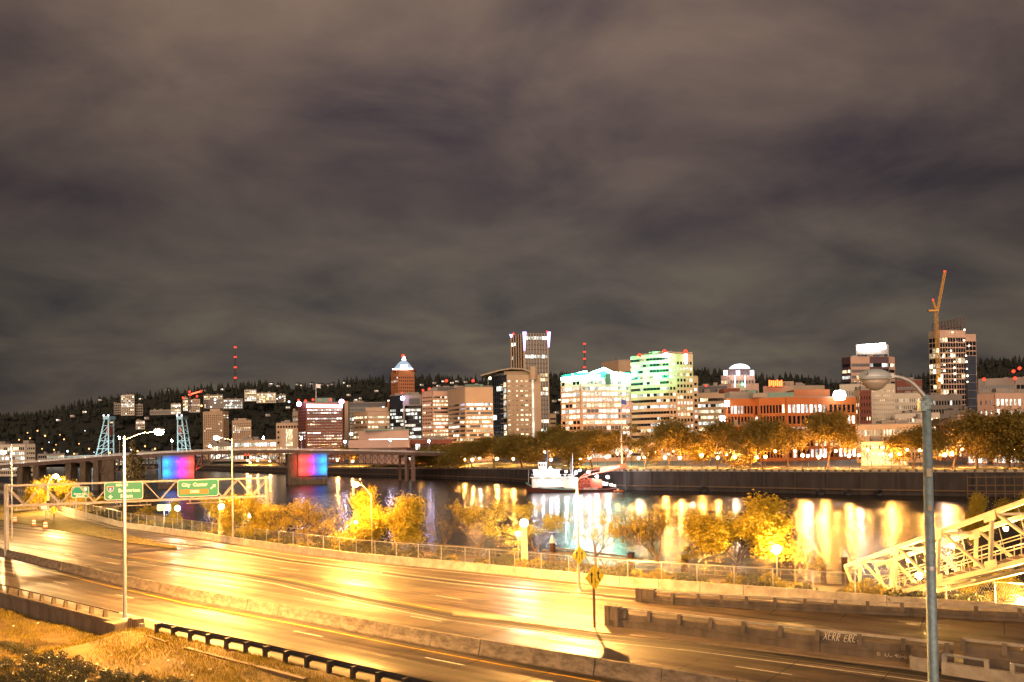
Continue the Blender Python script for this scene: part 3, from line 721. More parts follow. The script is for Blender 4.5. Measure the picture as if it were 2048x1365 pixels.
u_ = (PA[2] - PA[1]).normalized(); s_ = Vector((-u_.y, u_.x, 0)); r_ = ray(1647, 1279); k_ = (PA[1] - s_ * .175 - CP).dot(s_) / r_.dot(s_); c_ = CP + r_ * k_
gm_ = MB(); x_ = 0.0
for ch in 'XERR ERC.':
    for line in STROKE.get(ch, []):
        for (x0, z0), (x1, z1) in zip(line[:-1], line[1:]):
            f_ = lambda x, z: c_ + u_ * (x_ + x * .25 + z * .10) + Vector((0, 0, z * (.42 + .06 * math.sin(x_ * 5)))) - s_ * .01
            gm_.bar(f_(x0, z0), f_(x1, z1), .02, .07, up=s_)
    x_ += .225 if ch != ' ' else .17
gm_.build('graffiti', M_GRAF, tA)
on_wall('B  LC 40-01', 1787, 1311, 0.34, 0.30, M_FADED, [PA[1], PA[2], PA[3]]).build('stencilled_number', M_FADED, tA)
# lower parapet in the corner
t = thing('low_parapet', 'low broken concrete parapet with rail in the bottom right corner', 'wall', gz(1850, 1338, ZR))
a, b, c = gz(1848, 1341, ZR), gz(1885, 1348, ZR), gz(2120, 1385, ZR); d = (c - b).normalized(); ag = math.atan2(d.y, d.x)
MB().box((a.x, a.y, ZR + 0.35), (1.2, 0.6, 0.7), ag).build('kerb_block', M_CONC, t)
MB().box((a.x + d.x * .2, a.y + d.y * .2, ZR + 0.9), (1.4, 0.7, 0.36), ag).build('cap_block', M_CONCD, t)
mb = MB(); mb.bar((b.x, b.y, ZR + 0.3), (c.x, c.y, ZR + 0.3), 0.3, 0.6); mb.build('wall_section', M_CONC, t)
for k in (0.02, 0.4, 0.62, 0.95):
    p = b.lerp(c, k); MB().box((p.x, p.y, ZR + 0.75), (0.2, 0.2, 0.5), ag).build('rail_post', M_CONC, t)
for k0, k1 in ((0.0, 0.42), (0.6, 1.0)):
    p, q2 = b.lerp(c, k0), b.lerp(c, k1); MB().bar((p.x, p.y, ZR + 1.0), (q2.x, q2.y, ZR + 1.0), 0.1, 0.1).build('hand_rail', M_STEEL, t)
# ------------------------------------------------------------------ street lamps beside the motorway
M_HOUS = mat('lamp_housing', (0.35, 0.34, 0.32), 0.45, 0.4, var=0.1, scale=4)
def cobra(name, label, base, ztop, head, glowm, pr=(0.11, 0.07), lens=0.24, m=M_STEEL, head_dir=None):
    """tall post with a bent arm carrying a lantern at `head`"""
    base = Vector(base); head = Vector(head)
    t = thing(name, label, 'street lamp', base)
    top = Vector((base.x, base.y, ztop))
    MB().tube(base, top, pr[0], pr[1], 10).build('post', m, t, smooth=False)
    MB().lathe([(pr[0] * 2.2, 0), (pr[0] * 2.2, 0.06), (pr[0] * 1.3, 0.12), (pr[0] * 1.25, 0.35)], base, 10).build('base_flange', m, t)
    MB().lathe([(pr[1] * 1.25, -0.05), (pr[1] * 1.25, 0.06), (pr[1] * 0.5, 0.13)], top, 8).build('cap', m, t)
    a = top - Vector((0, 0, 0.15)); d = head - a
    pts = [a, a + Vector((d.x * 0.3, d.y * 0.3, d.z * 0.55)), a + Vector((d.x * 0.55, d.y * 0.55, d.z * 0.9)), a + Vector((d.x * 0.9, d.y * 0.9, d.z * 1.0))]
    MB().path(pts, [0.05, 0.042, 0.036, 0.032], 8).build('arm', m, t)
    hd = Vector((d.x, d.y, 0)).normalized(); side = Vector((-hd.y, hd.x, 0))
    # housing: a flat tapered shell, with the glass bowl below it
    sh = MB(); prof = [(0.02, 0.16), (0.30, 0.12), (0.36, 0.03), (0.34, 0.0)]
    sh.lathe(prof[::-1], (0, 0, 0), 12, (1.15, 0.62)); sh = placed(sh, head + Vector((0, 0, 0.12)), hd, side); sh.build('housing', M_HOUS, t)
    MB().ball(head, lens, 12, 8, 0.8).build('lamp_bowl', glowm, t)
    return t
G_SOD1 = glow('sodium_lamp_tall', (1.0, 0.50, 0.13), 24000)
G_SOD2 = glow('sodium_lamp_mid', (1.0, 0.45, 0.09), 12000)
G_SOD3 = glow('sodium_lamp_low', (1.0, 0.45, 0.09), 7000)
cobra('street_lamp', 'tall steel street lamp with a blazing orange lantern left of the sign gantry centre', gp(250, 59, 10.32), at(247, 876, 59).z, at(318, 864, 59), G_SOD1, (0.13, 0.085), 0.3)
cobra('street_lamp', 'tall street lamp seen through the right end of the sign gantry', gp(466, 108, 9.6), at(463, 879, 108).z, at(433, 876, 108), G_SOD2, (0.13, 0.085), 0.34)
cobra('street_lamp', 'short street lamp with bent arm among the yellow riverside trees', gp(744, 94, 9.6), at(741, 990, 94).z, at(711, 969, 94), G_SOD3, (0.07, 0.05), 0.3)
cobra('street_lamp', 'street lamp at the far left edge above the sign gantry', gp(24, 118, 9.6), at(21, 890, 118).z, at(6, 905, 118), glow('sodium_lamp_edge', (1.0, 0.62, 0.25), 6000), (0.1, 0.07), 0.34)
cobra('street_lamp', 'street lamp rising behind the left half of the gantry truss', gp(96, 165, 9.6), at(97, 968, 165).z, at(112, 953, 165), glow('sodium_lamp_ramp', (1.0, 0.55, 0.16), 3500), (0.09, 0.06), 0.42)
cobra('street_lamp', 'second street lamp behind the left half of the gantry truss', gp(130, 180, 9.6), at(130, 955, 180).z, at(121, 962, 180), glow('sodium_lamp_ramp', (1.0, 0.55, 0.16), 3500), (0.09, 0.06), 0.42)

# the unlit grey lamp close to the viewer at the right
DL = 17.0
b = gp(1886, DL, 10.0); ztop = at(1867, 803, DL).z
t = thing('street_lamp', 'big unlit grey street lamp close by at the right', 'street lamp', b)
MB().tube(b, (b.x, b.y, ztop), 0.125, 0.085, 20).build('post', M_POLE, t, smooth=True)
MB().lathe([(0.3, 0), (0.3, 0.05), (0.17, 0.1), (0.15, 0.4)], b, 16).build('base_flange', M_POLE, t)
top = Vector((b.x, b.y, ztop))
MB().lathe([(0.11, -0.16), (0.11, 0.02), (0.095, 0.05), (0.10, 0.06), (0.06, 0.12), (0.02, 0.14)], top, 16).build('cap', M_POLE, t)
MB().box((top.x - 0.1, top.y - 0.02, top.z - 0.09), (0.12, 0.16, 0.2)).box((top.x, top.y - 0.09, top.z - 0.05), (0.12, 0.06, 0.05)).build('arm_clamp', M_POLE, t)
armp = [at(x, y, DL) for x, y in ((1866, 814), (1857, 803), (1845, 789), (1835, 777), (1826, 768), (1816, 761), (1803, 756), (1790, 753.5), (1778, 752))]
MB().path(armp, [0.048, 0.048, 0.047, 0.046, 0.045, 0.044, 0.042, 0.04, 0.04], 14).build('arm', mat('weathered_aluminium', (0.40, 0.39, 0.37), 0.45, 0.5, var=0.15, scale=10), t, smooth=True)
hc = at(1749, 757, DL); hs = DL / F
M_HEAD = mat('lamp_head_paint', (0.42, 0.45, 0.44), 0.4, 0.2, var=0.12, scale=6)
up = [(33.5, 0), (33, 4), (30, 9), (24, 14), (15, 17.5), (6, 19), (0.5, 19.4)]
MB().lathe([(r * hs, z * hs) for r, z in up], hc, 24, (1.0, 0.62)).build('upper_shell', M_HEAD, t, smooth=True)
MB().lathe([(32 * hs, -2.5 * hs), (34.2 * hs, -2 * hs), (34.2 * hs, 0.3 * hs), (32 * hs, 0.4 * hs)], hc, 24, (1.0, 0.62)).build('rim', M_HEAD, t, smooth=True)
gl = bpy.data.materials.new('refractor_glass'); gl.use_nodes = True; gb = gl.node_tree.nodes['Principled BSDF']
gb.inputs['Base Color'].default_value = (0.55, 0.45, 0.34, 1); gb.inputs['Roughness'].default_value = 0.18; gb.inputs['Transmission Weight'].default_value = 0.35
MB().lathe([(0.5 * hs, -25 * hs), (8 * hs, -24 * hs), (17 * hs, -19.5 * hs), (25 * hs, -11 * hs), (30 * hs, -2.3 * hs)], hc, 24, (1.0, 0.62)).build('refractor_bowl', gl, t, smooth=True)
MB().box((hc.x + 33 * hs, hc.y, hc.z + 4 * hs), (9 * hs, 9 * hs, 9 * hs)).build('slip_fitter', M_HEAD, t)
MB().box((hc.x - 24 * hs, hc.y - 18 * hs, hc.z + 9 * hs), (1.2 * hs, 1.5 * hs, 6 * hs)).box((hc.x - 21.5 * hs, hc.y - 18.5 * hs, hc.z + 9 * hs), (1.2 * hs, 1.5 * hs, 6 * hs)).build('latch', M_DSTEEL, t)

for z_, w_, h_ in ((21.3, .09, .16), (20.6, .07, .1)): MB().box((b.x - .03, b.y - .10, z_), (w_, .03, h_)).build('sticker_plate', M_CONC, t)
MB().lathe([(.108, -.04), (.112, -.03), (.112, .03), (.108, .04)], (b.x, b.y, 19.4), 20).build('band_clamp', M_STEEL, t)
# ------------------------------------------------------------------ sign gantry
G0, G1 = gp(13, 98, 15.78), gp(534, 110, 15.78)
gd = (G1 - G0).normalized(); gs = Vector((-gd.y, gd.x, 0)); GL = (G1 - G0).length
gt = thing('sign_gantry', 'steel truss gantry spanning the motorway at the left', 'gantry', (G0.x, G0.y, ZR))
M_GAN = mat('gantry_steel', (0.30, 0.27, 0.24), 0.5, 0.4, var=0.2, scale=2)
for sd_ in (-0.75, 0.75):
    for z in (15.78, 18.1):
        a = G0 + gs * sd_; MB().bar((a.x, a.y, z), (a.x + gd.x * GL, a.y + gd.y * GL, z), 0.16, 0.18).build('chord', M_GAN, gt)
    n = 16
    for k in range(n):
        a = G0 + gs * sd_ + gd * (GL * k / n); c = G0 + gs * sd_ + gd * (GL * (k + 1) / n)
        z0, z1 = (15.84, 18.04) if k % 2 else (18.04, 15.84)
        MB().bar((a.x, a.y, z0), (c.x, c.y, z1), 0.09, 0.09).build('brace', M_GAN, gt)
    for e, zb in ((0.0, 10.0), (GL, 9.5)):
        a = G0 + gs * sd_ + gd * e; MB().bar((a.x, a.y, zb), (a.x, a.y, 18.3), 0.24, 0.24).build('leg', M_GAN, gt)
for e, zb in ((0.0, 10.0), (GL, 9.5)):
    for k in range(4):
        z0 = zb + (15.8 - zb) * k / 4; z1 = zb + (15.8 - zb) * (k + 1) / 4; s0 = -0.65 if k % 2 else 0.65
        a = G0 + gd * e
        MB().bar((a.x + gs.x * s0, a.y + gs.y * s0, z0), (a.x - gs.x * s0, a.y - gs.y * s0, z1), 0.07).build('leg_brace', M_GAN, gt)
for k in range(17):
    a = G0 + gd * (GL * k / 16); MB().bar((a.x - gs.x * .7, a.y - gs.y * .7, 18.1), (a.x + gs.x * .7, a.y + gs.y * .7, 18.1), 0.07).build('tie', M_GAN, gt)
# lamps bars under the signs
for x0, x1 in ((212, 286), (358, 436), (30, 66)):
    f0, f1 = (x0 - 13) / 521, (x1 - 13) / 521
    a, c = G0 + gd * (GL * f0) - gs * 1.6, G0 + gd * (GL * f1) - gs * 1.6
    MB().bar((a.x, a.y, 15.35), (c.x, c.y, 15.35), 0.22, 0.07).build('catwalk', M_GAN, gt)
    for f in (0.1, 0.9):
        p = a.lerp(c, f); MB().bar((p.x, p.y, 15.35), (p.x + gs.x * 0.85, p.y + gs.y * 0.85, 15.75), 0.06).build('bracket', M_GAN, gt)
def panel_sign(name, label, x0, y0, x1, y1, Y, ud, bg_m, border, cat='sign'):
    """flat sign facing the viewer; returns thing, centre, unit right, half sizes"""
    A, B = at((x0 + x1) / 2, (y0 + y1) / 2, Y), None
    ud = Vector(ud).normalized()
    # width along ud that covers the pixel span
    den = (ud.x - (A.x / A.y) * ud.y) / A.y * F
    w = (x1 - x0) / den; h = (y1 - y0) * Y / F
    t = thing(name, label, cat, (A.x, A.y, A.z - h / 2))
    nrm = Vector((ud.y, -ud.x, 0))   # towards viewer
    def slab(wd, ht, off, th):
        mb = MB(); r = 0.14 * ht; pts = []
        for cx, cz, a0 in ((wd / 2 - r, ht / 2 - r, 0), (-wd / 2 + r, ht / 2 - r, 90), (-wd / 2 + r, -ht / 2 + r, 180), (wd / 2 - r, -ht / 2 + r, 270)):
            for k in range(4): pts.append((cx + r * math.cos(R(a0 + 30 * k)), cz + r * math.sin(R(a0 + 30 * k))))
        n = len(pts); mb.add([(x, off, z) for x, z in pts] + [(x, off + th, z) for x, z in pts], [tuple(range(n - 1, -1, -1)), tuple(range(n, 2 * n))] + [(i, (i + 1) % n, n + (i + 1) % n, n + i) for i in range(n)])
        return placed(mb, A, ud, -nrm)
    slab(w, h, 0, 0.06).build('border', border, t)
    slab(w - 0.11, h - 0.11, -0.012, 0.02).build('panel', bg_m, t)
    return t, A, ud, -nrm, w, h
def sign_text(t, txt, A, ud, back, x, z, size, m=M_WHITE, bold=0.02, name='lettering'):
    mb = text_mb(txt, size, 0.01, bold); mb.v = [(a + x, b - 0.024, c + z) for a, b, c in mb.v]
    placed(mb, A, ud, back).build(name, m, t)
def flat(t, pts, A, ud, back, m, name, off=-0.022):
    mb = MB(); n = len(pts); mb.add([(x, off, z) for x, z in pts] + [(x, off + 0.012, z) for x, z in pts], [tuple(range(n - 1, -1, -1)), tuple(range(n, 2 * n))] + [(i, (i + 1) % n, n + (i + 1) % n, n + i) for i in range(n)])
    return placed(mb, A, ud, back).build(name, m, t)
def arrow_pts(cx, cz, L, w, hw, hl, a):
    p = [(-w / 2, -L / 2), (w / 2, -L / 2), (w / 2, L / 2 - hl), (hw / 2, L / 2 - hl), (0, L / 2), (-hw / 2, L / 2 - hl), (-w / 2, L / 2 - hl)]
    c, s = math.cos(a), math.sin(a); return [(cx + x * c - z * s, cz + x * s + z * c) for x, z in p]
def gY(px):
    k = (px - 1024) / F; t_ = (k * G0.y - G0.x) / ((G1.x - G0.x) - k * (G1.y - G0.y))
    return G0.y + (G1.y - G0.y) * t_ - 1.15
T, A, ud, bk, w, h = panel_sign('highway_sign', 'green motorway sign for Beaverton with route shield, behind the lamp post', 209, 964.5, 286.5, 1000, gY(248), gd, M_GREEN, M_WHITE)
sh = [(-.3, .26), (-.16, .3), (0, .27), (.16, .3), (.3, .26), (.33, .02), (.2, -.24), (0, -.36), (-.2, -.24), (-.33, .02)]
k = h / 2.05
flat(T, [(-w * .345 + x * 1.12 * k, h * .13 + z * 1.12 * k) for x, z in sh], A, ud, bk, M_WHITE, 'shield_edge', -0.018)
flat(T, [(-w * .345 + x * k, h * .13 + z * k) for x, z in sh], A, ud, bk, M_BLUE, 'shield', -0.022)
flat(T, [(-w * .345 + x * k, h * .13 + z * k) for x, z in ((-.3, .26), (-.16, .3), (0, .27), (.16, .3), (.3, .26), (.315, .14), (-.315, .14))], A, ud, bk, M_RED, 'shield_band', -0.026)
sign_text(T, '5', A, ud, bk, -w * .345, h * .09, 0.42 * k, name='route_number')
flat(T, arrow_pts(-w * .345, -h * .31, .46 * k, .17 * k, .5 * k, .26 * k, math.pi), A, ud, bk, M_WHITE, 'arrow')
sign_text(T, 'SOUTH', A, ud, bk, -w * .05, h * .33, 0.38 * k)
sign_text(T, 'Beaverton', A, ud, bk, w * .14, h * .02, 0.55 * k, bold=0.022)
sign_text(T, 'Salem', A, ud, bk, w * .07, -h * .29, 0.55 * k, bold=0.022)
T, A, ud, bk, w, h = panel_sign('highway_sign', 'green motorway sign reading City Center above a brown plate', 355.5, 959.5, 437.5, 993.5, gY(396), gd, M_GREEN, M_WHITE)
k = h / 2.05
sign_text(T, 'City  Center', A, ud, bk, -w * .09, h * .2, 0.56 * k, bold=0.022)
flat(T, [(-w * .44, -h * .33), (w * .25, -h * .33), (w * .25, -h * .07), (-w * .44, -h * .07)], A, ud, bk, M_BROWN, 'brown_plate', -0.018)
sign_text(T, 'OMSI', A, ud, bk, -w * .09, -h * .205, 0.46 * k, bold=0.014)
flat(T, arrow_pts(w * .365, h * .06, .78 * k, .15 * k, .44 * k, .3 * k, R(-48)), A, ud, bk, M_WHITE, 'arrow')
T, A, ud, bk, w, h = panel_sign('highway_sign', 'small blurred green sign seen behind the gantry truss', 143, 974, 178, 995.5, 150, (1, 0.1, 0), M_GREEN, M_WHITE)
sign_text(T, 'Oregon City', A, ud, bk, -w * .02, -h * .16, 0.4, bold=0.015)
sign_text(T, 'Milwaukie', A, ud, bk, 0, -h * .36, 0.36, bold=0.012)
flat(T, [(w * .3 + .28 * math.cos(a * .5236), h * .28 + .28 * math.sin(a * .5236)) for a in range(12)], A, ud, bk, M_WHITE, 'route_disc')
for sx_ in (-.3, .3): MB().tube((A.x + sx_ * w, A.y + 0.2, 9.5), (A.x + sx_ * w, A.y + 0.2, A.z + h / 2), 0.08, n=8).build('leg', M_STEEL, T)
T, A, ud, bk, w, h = panel_sign('information_sign', 'small white sign with green lettering on one post behind the fence', 313.5, 1009, 341.5, 1022, 131, (1, 0, 0), M_WHITE, M_GREEN)
for i, (z, wd) in enumerate(((.22, .7), (-.05, .78), (-.25, .6))): flat(T, [(-w * wd / 2, h * z - .06), (w * wd / 2, h * z - .06), (w * wd / 2, h * z + .06), (-w * wd / 2, h * z + .06)], A, ud, bk, M_GREEN, 'text_line')
MB().tube((A.x, A.y + 0.12, 8.9), (A.x, A.y + 0.12, A.z + h * .4), 0.06, n=8).build('leg', M_STEEL, T)
# small backs of signs on the grass wedge
for x, y0, y1, Y, lab, m in ((88, 1010, 1019, 150, 'small pale square sign standing on the grass wedge', M_WHITE), (97, 1002, 1008, 152, 'small dark sign high on a thin post by the grass wedge', M_DSTEEL)):
    a = at(x, (y0 + y1) / 2, Y); hh = (y1 - y0) * Y / F
    t = thing('small_sign', lab, 'sign', (a.x, a.y, ZR)); MB().box((a.x, a.y, a.z), (hh * 1.3, 0.05, hh)).build('panel', m, t); MB().tube((a.x, a.y + .06, ZR), (a.x, a.y + .06, a.z), 0.05, n=6).build('post', M_STEEL, t)

# ------------------------------------------------------------------ yellow merge diamonds: they face the traffic
def diamond(base, zc, half, ud, name, label, mirror, post_top=None, post=True, r=0.06):
    t = thing(name, label, 'sign', base)
    ud = Vector(ud).normalized(); nrm = Vector((ud.y, -ud.x, 0)); A = Vector((base.x, base.y, zc)) + nrm * 0.13; bk = -nrm
    def dia(s, off, th, m, nm):
        mb = MB(); pts = [(0, -s), (s, 0), (0, s), (-s, 0)]
        mb.add([(x, off, z) for x, z in pts] + [(x, off + th, z) for x, z in pts], [(3, 2, 1, 0), (4, 5, 6, 7)] + [(i, (i + 1) % 4, 4 + (i + 1) % 4, 4 + i) for i in range(4)]); placed(mb, A, ud, bk).build(nm, m, t)
    dia(half, 0, 0.03, M_YSIGN, 'panel')
    h = half; q = -1 if mirror else 1
    s = 1
    for rr, ww in ((0.955, 0.03),):
        pts = [(0, -h * rr), (h * rr, 0), (0, h * rr), (-h * rr, 0)]
        mb = MB()
        for i in range(4):
            a, c = pts[i], pts[(i + 1) % 4]; mb.bar((a[0], -0.006, a[1]), (c[0], -0.006, c[1]), 0.008, ww, up=(0, 1, 0))
        placed(mb, A, ud, bk).build('border_line', M_BLACK, t)
    flat(t, arrow_pts(-q * h * .34, 0, h * .9, h * .13, h * .34, h * .3, 0), A, ud, bk, M_BLACK, 'straight_arrow', -0.014)
    cx = q * h * .34
    flat(t, [(cx - .065 * h, -.08 * h), (cx + .065 * h, -.08 * h), (cx + .065 * h, .2 * h), (cx + .17 * h, .2 * h), (cx, .5 * h), (cx - .17 * h, .2 * h), (cx - .065 * h, .2 * h)], A, ud, bk, M_BLACK, 'bent_arrow', -0.014)
    flat(t, [(cx - .065 * h, -.08 * h), (cx + q * .14 * h, -.36 * h), (cx + q * .24 * h, -.30 * h), (cx + .065 * h, -.06 * h)] if q > 0 else [(cx - .065 * h, -.06 * h), (cx - .24 * h, -.30 * h), (cx - .14 * h, -.36 * h), (cx + .065 * h, -.08 * h)], A, ud, bk, M_BLACK, 'bent_arrow_tail', -0.0145)
    mb = MB()
    for z0, z1 in ((-.72, -.05), (.1, .2), (.3, .4), (.5, .6), (.7, .76)): mb.bar((0, -0.012, z0 * h), (0, -0.012, z1 * h), 0.05 * h, 0.008)
    mb.bar((0, -0.012, -.28 * h), (q * .22 * h, -0.012, -.48 * h), 0.04 * h, 0.008, up=(0, 1, 0))
    placed(mb, A, ud, bk).build('lane_line', M_BLACK, t)
    if post: MB().bar((base.x, base.y, base.z), (base.x, base.y, post_top or zc + half * .9), 0.15, 0.15).build('post', M_WOOD if post_top is None else M_STEEL, t)
    return t
bs = gz(1189, 1257, ZR); Ys = bs.y
diamond(bs, at(1187, 1154, Ys).z, 25.5 * Ys / F, ns + Vector((.45, 0, 0)), 'merge_sign', 'nearer yellow diamond merge sign on its own wooden post', False)
bs = gz(1158, 1183, ZR); Ys = bs.y
t = diamond(bs, at(1159, 1111, Ys).z, 19.5 * Ys / F, ns + Vector((.45, 0, 0)), 'merge_sign', 'farther yellow diamond merge sign on the tall pale pole', True, post=False)
MB().tube((bs.x, bs.y, ZR), (bs.x, bs.y, at(1153, 966, Ys).z), 0.13, 0.09, 12).build('pole', M_TRUSS, t)
MB().lathe([(0.28, 0), (0.28, 0.1), (0.18, 0.16), (0.16, 0.4)], bs, 10).build('base_flange', M_STEEL, t)
hl = at(1147, 961, Ys); a = Vector((bs.x, bs.y, at(1153, 968, Ys).z))
MB().path([a, a + (hl - a) * .5 + Vector((0, 0, .12)), hl + Vector((.1, 0, .16))], [.06, .05, .04], 8).build('arm', M_STEEL, t)
MB().lathe([(0.34, 0), (0.36, 0.03), (0.30, 0.12), (0.02, 0.16)], hl + Vector((0, 0, .14)), 12, (1.1, .6)).build('housing', M_HOUS, t)
MB().ball(hl, .3, 10, 6, .7).build('lamp_bowl', glow('sodium_lamp_merge', (1.0, 0.46, 0.10), 13000), t)
bs = gz(108, 1044, ZR)
diamond(bs, at(108, 1020, bs.y).z, 8.5 * bs.y / F, (1, 0.2, 0), 'warning_sign', 'bright yellow diamond sign standing on the grass wedge', False)
# traffic drums at the edge of the grass wedge
M_ORANGE = mat('orange_plastic', (0.62, 0.16, 0.03), 0.5, var=0.1)
for i, (x, y) in enumerate(((30, 1046), (68, 1053), (91, 1058))):
    p = gz(x, y, ZR)
    t = thing('traffic_drum', 'striped traffic drum on the motorway edge, %s from the left' % nth(i + 1), 'traffic drum', p, 'traffic drums')
    MB().lathe([(0.42, 0), (0.42, 0.1), (0.3, 0.12)], p, 10).build('foot', M_BLACK, t)
    for k, (z0, z1, r0, r1) in enumerate(((.12, .38, .3, .29), (.38, .58, .285, .28), (.58, .78, .275, .27), (.78, .98, .265, .26), (.98, 1.08, .255, .2))):
        MB().lathe([(r0, z0), (r1, z1)], p, 12).build('band', M_WHITE if k % 2 else M_ORANGE, t)
    MB().bar((p.x - .12, p.y, ZR + 1.15), (p.x + .12, p.y, ZR + 1.15), 0.05, 0.12).build('handle', M_ORANGE, t)

# ------------------------------------------------------------------ covered stair truss down to the esplanade
SL, SR = Vector((28.2, 72, 0)), Vector((29.4, 44, 0)); sdv = (SR - SL).normalized(); sper = Vector((sdv.y, -sdv.x, 0)) * -1
if sper.x < 0: sper = -sper
zt0 = at(1655, 1131, 72).z; zt1 = at(2048, 997, 48).z; zt1 = zt0 + (zt1 - zt0) * (72 - 44) / (72 - 48)
SLEN = (SR - SL).length
def stp(s, side, dz):
    p = SL + sdv * (SLEN * s) + sper * side; return Vector((p.x, p.y, zt0 + (zt1 - zt0) * s + dz))
st = thing('stair_truss', 'long cream steel truss stairway climbing to the right edge', 'footbridge', (SL.x, SL.y, ZB))
HT = 3.35
for side in (0.0, 2.6):
    MB().bar(stp(-0.03, side, 0), stp(1.2, side, 0), 0.24, 0.28).build('top_chord', M_TRUSS, st)
    MB().bar(stp(0.06, side, -HT), stp(1.2, side, -HT), 0.24, 0.28).build('bottom_chord', M_TRUSS, st)
    MB().bar(stp(-0.03, side, 0), stp(0.06, side, -HT), 0.18, 0.18).build('end_post', M_TRUSS, st)
    ks = [0.06 + 0.215 * k for k in range(6)]
    for k, s in enumerate(ks):
        MB().bar(stp(s + 0.012, side, 0), stp(s, side, -HT), 0.2, 0.2).build('vertical', M_TRUSS, st)
        for dz_ in (-.22, -HT + .25): MB().bar(stp(s + .012 - .022, side - .16, dz_), stp(s + .012 + .022, side - .16, dz_), .03, .5).build('gusset_plate', M_TRUSS, st)
        if k < 5: MB().bar(stp(s + 0.03, side, -0.15), stp(ks[k + 1] - 0.02, side, -HT + 0.1), 0.17, 0.17).build('diagonal', M_TRUSS, st)
        if k < 5:
            MB().tube(stp(s + 0.1, side, -0.1), stp(s + 0.14, side, -HT), 0.025, n=5).build('tie_rod', M_STEEL, st)
    sgn = 0.25 if side == 0 else -0.25
    for dz in (-1.75, -1.95, -2.5): MB().bar(stp(0.1, side + sgn, dz), stp(1.2, side + sgn, dz), 0.06, 0.06).build('hand_rail', M_TRUSS, st)
    for k in range(16):
        s = 0.1 + k * 0.07; MB().bar(stp(s, side + sgn, -2.95), stp(s, side + sgn, -1.75), 0.05).build('rail_post', M_TRUSS, st)
for k in range(26):
    a = stp(0.08 + k * 0.043, 0.3, -3.05); c = stp(0.08 + k * 0.043, 2.3, -3.05)
    MB().bar(a, c, 1.25, 0.08).build('tread', M_CONC, st)
MB().bar(stp(0.08, 0.4, -3.1), stp(1.2, 0.4, -3.1), 0.08, 0.5).build('stringer', M_BRSTEEL, st)
for s in (0.06, 0.275, 0.49, 0.705, 0.92, 1.13): MB().bar(stp(s, 0, 0.0), stp(s, 2.6, 0.0), 0.16).build('cross_beam', M_TRUSS, st)
for s, dz in ((0.02, -HT),):
    p = stp(s + 0.04, 1.3, dz); MB().box((p.x, p.y, (p.z + ZB - 1) / 2), (2.4, 0.8, p.z - ZB + 1)).build('pier', M_CONC, st)
G_STAIR = glow('stair_lamp', (1.0, 0.55, 0.15), 260)
for i, s in enumerate((0.2, 0.42, 0.64, 0.85, 1.05)):
    p = stp(s, 2.2, -0.55)
    l = MB().lathe([(0.02, -0.14), (0.1, -0.12), (0.14, 0.0), (0.12, 0.1)], p, 10).build('lamp', G_STAIR, st)

# ------------------------------------------------------------------ esplanade: lamps, railing, piles, gangway
def globe_lamp(base, ztop, label, r=0.22, post=0.05, gm=G_WHT, group=None, name='path_lamp', pylon=False):
    t = thing(name, label, 'lamp', base, group)
    if pylon:
        MB().hexa([(base.x - .4, base.y - .4, base.z), (base.x + .4, base.y - .4, base.z), (base.x + .4, base.y + .4, base.z), (base.x - .4, base.y + .4, base.z)], [(base.x - .26, base.y - .26, ztop - .35), (base.x + .26, base.y - .26, ztop - .35), (base.x + .26, base.y + .26, ztop - .35), (base.x - .26, base.y + .26, ztop - .35)]).build('pylon', M_TRUSS, t)
        MB().box((base.x, base.y, ztop - .3), (.66, .66, .1)).build('capital', M_TRUSS, t)
    else:
        MB().tube(base, (base.x, base.y, ztop - r), post, post * .7, 8).build('post', M_STEEL, t)
        MB().lathe([(post * 2.4, 0), (post * 2.2, .25), (post * 1.2, .4)], base, 8).build('foot', M_STEEL, t)
    MB().ball((base.x, base.y, ztop), r, 10, 6).build('globe', gm, t)
    return t
def at_lamp(px, py, Y, zb, label, **k):
    p = at(px, py, Y); globe_lamp(Vector((p.x, p.y, zb)), p.z, label, **k)
at_lamp(1048, 1047, 86, ZB, 'bright white globe on a pale pylon by the riverside path', r=0.36, pylon=True, name='pylon_lamp')
at_lamp(1036, 1068, 90, ZB, 'small white globe lamp left of the bright pylon', r=0.2)
at_lamp(443, 1014, 119, ZB, 'white globe on a pale pylon under the City Center sign', r=0.34, pylon=True, name='pylon_lamp')
at_lamp(355, 1017, 131, ZB, 'white path lamp beside the small white sign', r=0.34)
at_lamp(500, 1031, 112, ZB, 'small path lamp in front of the yellow tree at the gantry end', r=0.2)
at_lamp(712, 1046, 99, ZB, 'small path lamp below the short street lamp', r=0.2)
at_lamp(1553, 1099, 75, ZB, 'glaring orange path lamp beside the dense yellow tree', r=0.34, gm=glow('orange_globe', (1.0, 0.55, 0.13), 1500))
at_lamp(2046, 1208, 58, ZB, 'glaring lamp at the right edge under the stair truss', r=0.36, gm=glow('edge_globe', (1.0, 0.52, 0.13), 2600))
at_lamp(1838, 1152, 64, ZB - 0.2, 'pale lamp under the stair truss', r=0.22, gm=glow('orange_globe', (1.0, 0.55, 0.13), 1500))
RL = [p for p in offs(RIV, 16.4)]
rp = [r for r in resample(RL, 1.5) if 70 < r[0].y < 150]
mid = rp[len(rp) // 2][0]
t = thing('esplanade_railing', 'pale railing along the water edge of the esplanade', 'railing', (mid.x, mid.y, ZB))
M_RAILG = mat('weathered_rail', (0.20, 0.16, 0.11), 0.6, 0.2, var=.2)
pm = mesh_of(MB().box((0, 0, .55), (.06, .06, 1.1)), 'rail_post', M_RAILG)
for p, d in rp: inst(pm, 'rail_post', t, Matrix.Translation((p.x - mid.x, p.y - mid.y, 0)))
